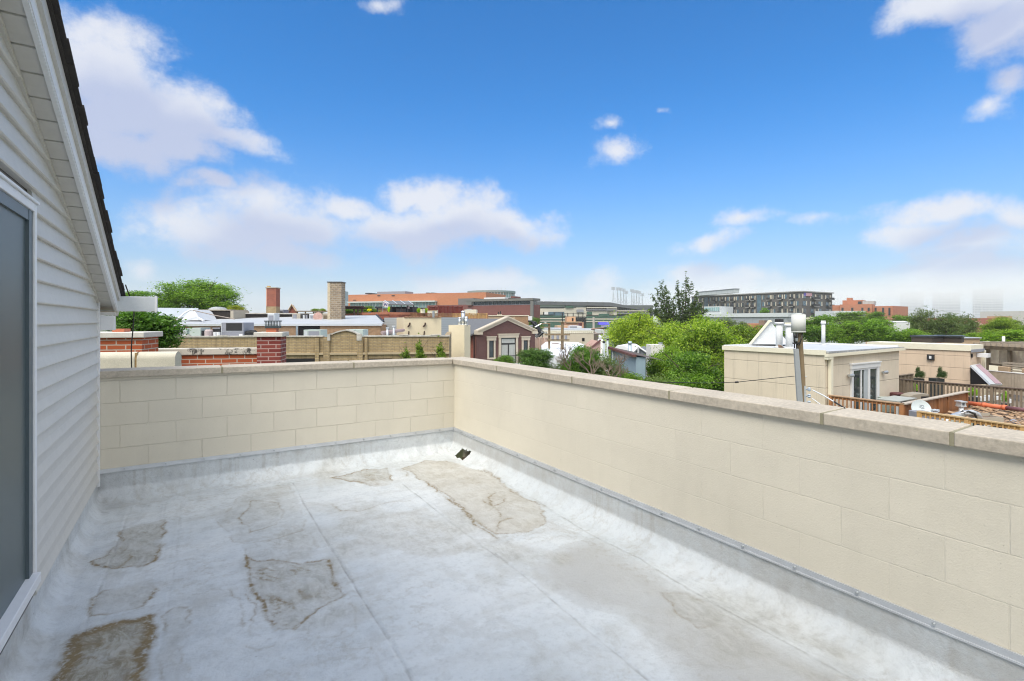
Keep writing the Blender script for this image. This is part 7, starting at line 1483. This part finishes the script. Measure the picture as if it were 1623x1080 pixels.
# awning panel
r = thing('sloped_awning', 'sloping panel awning with mauve surface and pale frame beside the tan building', 'awning', at(1560, 25.5, -1.5)); D = 25.6
a0, a1, b0, b1 = P(1538.5,579,D+.2), P(1553,576.5,D+.9), P(1570,609,D-1.6), P(1589,609.5,D-1.0)
nr = (a1 - a0).cross(b0 - a0).normalized(); nr = nr if nr.z > 0 else -nr
mb = MB(); mb.prism([a0, a1, b1, b0], tuple(nr * -.08)); o = mb.build('frame', lmetal, r); L2 = lambda s, q: (a0.lerp(a1, s)).lerp(b0.lerp(b1, s), q)
mb = MB(); mb.prism([L2(.42,.04) + nr*.01, L2(.92,.04) + nr*.01, L2(.92,.98) + nr*.01, L2(.42,.98) + nr*.01], tuple(nr * .012)); mb.build('mauve_panel', M('mauve', (.36,.25,.28), .6, .05), o)
mb = MB(); w0 = P(1539,583,D+.3); mb.prism([P(1538.5,583,D+.4), P(1569,609.5,D-1.3), P(1538.5,609,D+.4)], (.6,.3,0)); mb.build('side_opening', dark, r)  # black wedge filling the side below the awning
# deck 2 plants
for i, (px, y0, y1, y2, lb) in enumerate([(1458, 583, 601, 0, 'leggy green plant in a tall black planter, left of the two against the tan wall'), (1490, 583, 602, 0, 'leggy green plant in a tall black planter, right of the two against the tan wall')]):
    D = 27 - i; r = thing('potted_plant', lb, 'plant', at(px, D, -2.4), 'tall planters on the far deck'); fr_ = Face(XY(px - 9, D), XY(px + 9, D)); mb = MB(); fr_.box(mb, .1, fr_.L - .05, 0, .5, -2.4, Z(600.5, D)); mb.build('planter', M('planter_black', (.03,.035,.035), .6) if i == 0 else bpy.data.materials['planter_black'], r, bevel=.01)
    for (dx, ya, yb_, w_) in ((-3, 580, 594, 8), (0, 586, 601, 13), (4, 588, 602, 11), (-5, 590, 601, 7)):
        c = bpy.data.objects.new('foliage', PROTO['sparse']); COL.objects.link(c); c.parent = r; pz = P(px + dx + 3 * i, (ya + yb_) / 2, D); c.location = (pz.x - r.location.x, pz.y - r.location.y, pz.z - r.location.z); c.scale = (w_ / 2 / F * D, w_ / 2 / F * D, (yb_ - ya) / 2 / F * D); c.color = (.6, .8, .7, 1)
for i, (px, y0, y1, w_, D, lb) in enumerate([(1450, 606, 622, 14, 24.8, 'yellow green plant behind the weathered railing near the stucco corner'), (1543, 612, 630, 18, 21.6, 'pale leafy plant behind the weathered railing, nearest the board fence end'), (1594, 618, 640, 12, 20.9, 'small green plant behind the weathered railing near the white papers')]):
    potplant(lb, px + 0, y0, y1, w_, D + 1.5, 'far', (1.2,1.4,.8), black, w_ * .9, -2.3, 'plants behind the weathered railing')
mb = MB()
for k, (xa, ya, xb, yb_) in enumerate([(1554,630,1563,636),(1571,629,1577,636),(1578,629,1587,634),(1601,633,1605,639)]): D = 23; fr_ = Face(XY(xa, D), XY(xb, D)); fr_.box(mb, 0, fr_.L, 0, .4, Z(yb_, D), Z(ya, D))
r = thing('white_chairs', 'white outdoor seat cushions glimpsed behind the weathered railing', 'cushions', at(1580, 23, -2.3)); mb.build('cushions', wht, r)
r = thing('deck', 'grey far deck floor behind the weathered railing', 'deck', (31, 8, -2.4)); mb = MB(); mb.box(28.3, 46, 2, 9.6, -2.45, -2.38); mb.box(28.3, 33.3, 9.6, 12, -2.45, -2.38); mb.build('boards', dkm, r); mb = MB(); mb.box(28.5, 45.8, 2.2, 9.5, GZ, -2.46); mb.build('wall', st2, r)
# pergola, lattice and back deck on the right edge
r = thing('pergola', 'weathered pergola roof with scalloped rafters at the right edge', 'pergola', at(1600, 28, 0)); fr_ = Face(XY(1558, 28.5), XY(1680, 24.5)); ztp = Z(549.5, 27)
mb = MB()
for k in range(13): u = fr_.L * k / 12; fr_.box(mb, u - .04, u + .04, -.5, 3.2, ztp + .0, ztp + .14)
for k in range(6): fr_.box(mb, -.2, fr_.L, .0 + k * .55, .08 + k * .55, ztp + .141, ztp + .20)
mb.build('rafters', M('pergola_wood', (.36,.30,.23), .85, .15, 4), r); mb = MB(); fr_.box(mb, -.1, fr_.L, -.1, -.0, ztp - .2, ztp - .002); mb.build('beam', woodg, r)
for px in (1561, 1598, 1640): u = fr_.uv(px)[0]; mb = MB(); fr_.box(mb, u - .07, u + .07, .02, .16, -2.4, ztp - .002); mb.build('post', woodg, r)
r = thing('lattice_screen', 'diagonal and square wooden lattice screen under the pergola', 'screen', at(1590, 29, -1)); mb = MB(); z0, z1 = Z(577, 28), Z(551, 28)
for k in range(60): u = fr_.L * k / 60; fr_.box(mb, u, u + .035, .30, .32, z0, z1)
for k in range(13): z_ = lerp(z0, z1, k / 13); fr_.box(mb, 0, fr_.L, .321, .34, z_, z_ + .03)
mb.build('lattice', M('lattice_wood', (.58,.50,.40), .85), r); mb = MB(); fr_.box(mb, 0, fr_.L, .28, .40, z0 - .1, z0); fr_.box(mb, fr_.L * .0, fr_.L * .02, .28, .4, z0, z1); mb.build('frame', woodg, r)
mb = MB(); mb.prism([fr_.pt(0,.9,z0), fr_.pt(fr_.L*.36,.9,z0), fr_.pt(fr_.L*.08,.9,z1), fr_.pt(0,.9,z1)], (fr_.n.x*.2, fr_.n.y*.2, 0)); mb.build('stair_side', M('stair_side', (.22,.20,.18), .9), r)
fr_ = Face(XY(1556, 27.2), XY(1680, 23.8))
r = railing('deck_railing', 'pale topped railing under the pergola behind the mauve awning', tuple(fr_.pt(.3,0,0)[:2]), tuple(fr_.pt(fr_.L,0,0)[:2]), Z(588, 26.5), 1.1, woodt, 22, wht, (0, .5, 1), w_=.16)
r = thing('horizontal_fence', 'horizontal board fence with gaps behind the tan cushions', 'fence', at(1600, 28, -2)); mb = MB()
for k in range(5): z_ = Z(583, 28) + k * .13 - .2; Face.box(fr_, mb, .3, fr_.L, .9, .93, z_, z_ + .08)
mb.build('boards', woodt, r)
for i, (xa, xb) in enumerate(((1566, 1583), (1603, 1618))):
    mb = MB(); u0, u1 = fr_.uv(xa)[0], fr_.uv(xb)[0]; fr_.box(mb, u0, u1, .6, .75, Z(590, 27), Z(580.5, 27)); props(mb.build('cushion', beige, bevel=.03), 'tan cushion over the pale railing, %s' % ('beside the downspout' if i == 0 else 'touching the right edge of view'), 'cushion', 'tan cushions')
r, f, _ = simple('white_roof_edge', 'long white roof edge with a stub vent behind the pergola', 'roof', 1553, 36, 1680, 34, 546.5, ivory, 6)
mb = MB(); f.box(mb, 0, f.L, -.1, .2, f.uv(1600, 546.4)[1], f.uv(1600, 543.8)[1]); mb.build('edge_band', wht, r)
mb = MB(); mb.cyl(XY(1590.5, 36.5), .085, 0, Z(533.5, 36.5)); mb.build('vent_pipe', wht, r, True)
# ---------------------------------------------------------------- haze
hb = MB(); hb.box(-3000, 5500, -3000, 5500, GZ - 1, 222)
m = bpy.data.materials.new('haze_air'); m.use_nodes = True; t = NT(m.node_tree); t.n.clear()
pv = t.new('ShaderNodeVolumePrincipled'); pv.inputs['Density'].default_value = .00022; pv.inputs['Color'].default_value = (.93,.95,1,1); pv.inputs['Anisotropy'].default_value = -.3
ot = t.new('ShaderNodeOutputMaterial'); t.lk(pv.outputs[0], ot.inputs['Volume'])
props(hb.build('haze', m), kind='stuff')

for i, zb_ in enumerate((88, 112, 136, 160)):
    lb_ = MB(); lb_.box(2500 + 60 * i, 4700 - 10 * i, -500 - 30 * i, 2700 - 60 * i, zb_, 218 - i * 3)
    m = bpy.data.materials.new('low_cloud_air'); m.use_nodes = True; t = NT(m.node_tree); t.n.clear()
    pv = t.new('ShaderNodeVolumePrincipled'); pv.inputs['Density'].default_value = .00022; pv.inputs['Anisotropy'].default_value = -.35; pv.inputs['Color'].default_value = (1,1,1,1)
    ot = t.new('ShaderNodeOutputMaterial'); t.lk(pv.outputs[0], ot.inputs['Volume'])
    props(lb_.build('low_cloud', m), kind='stuff')
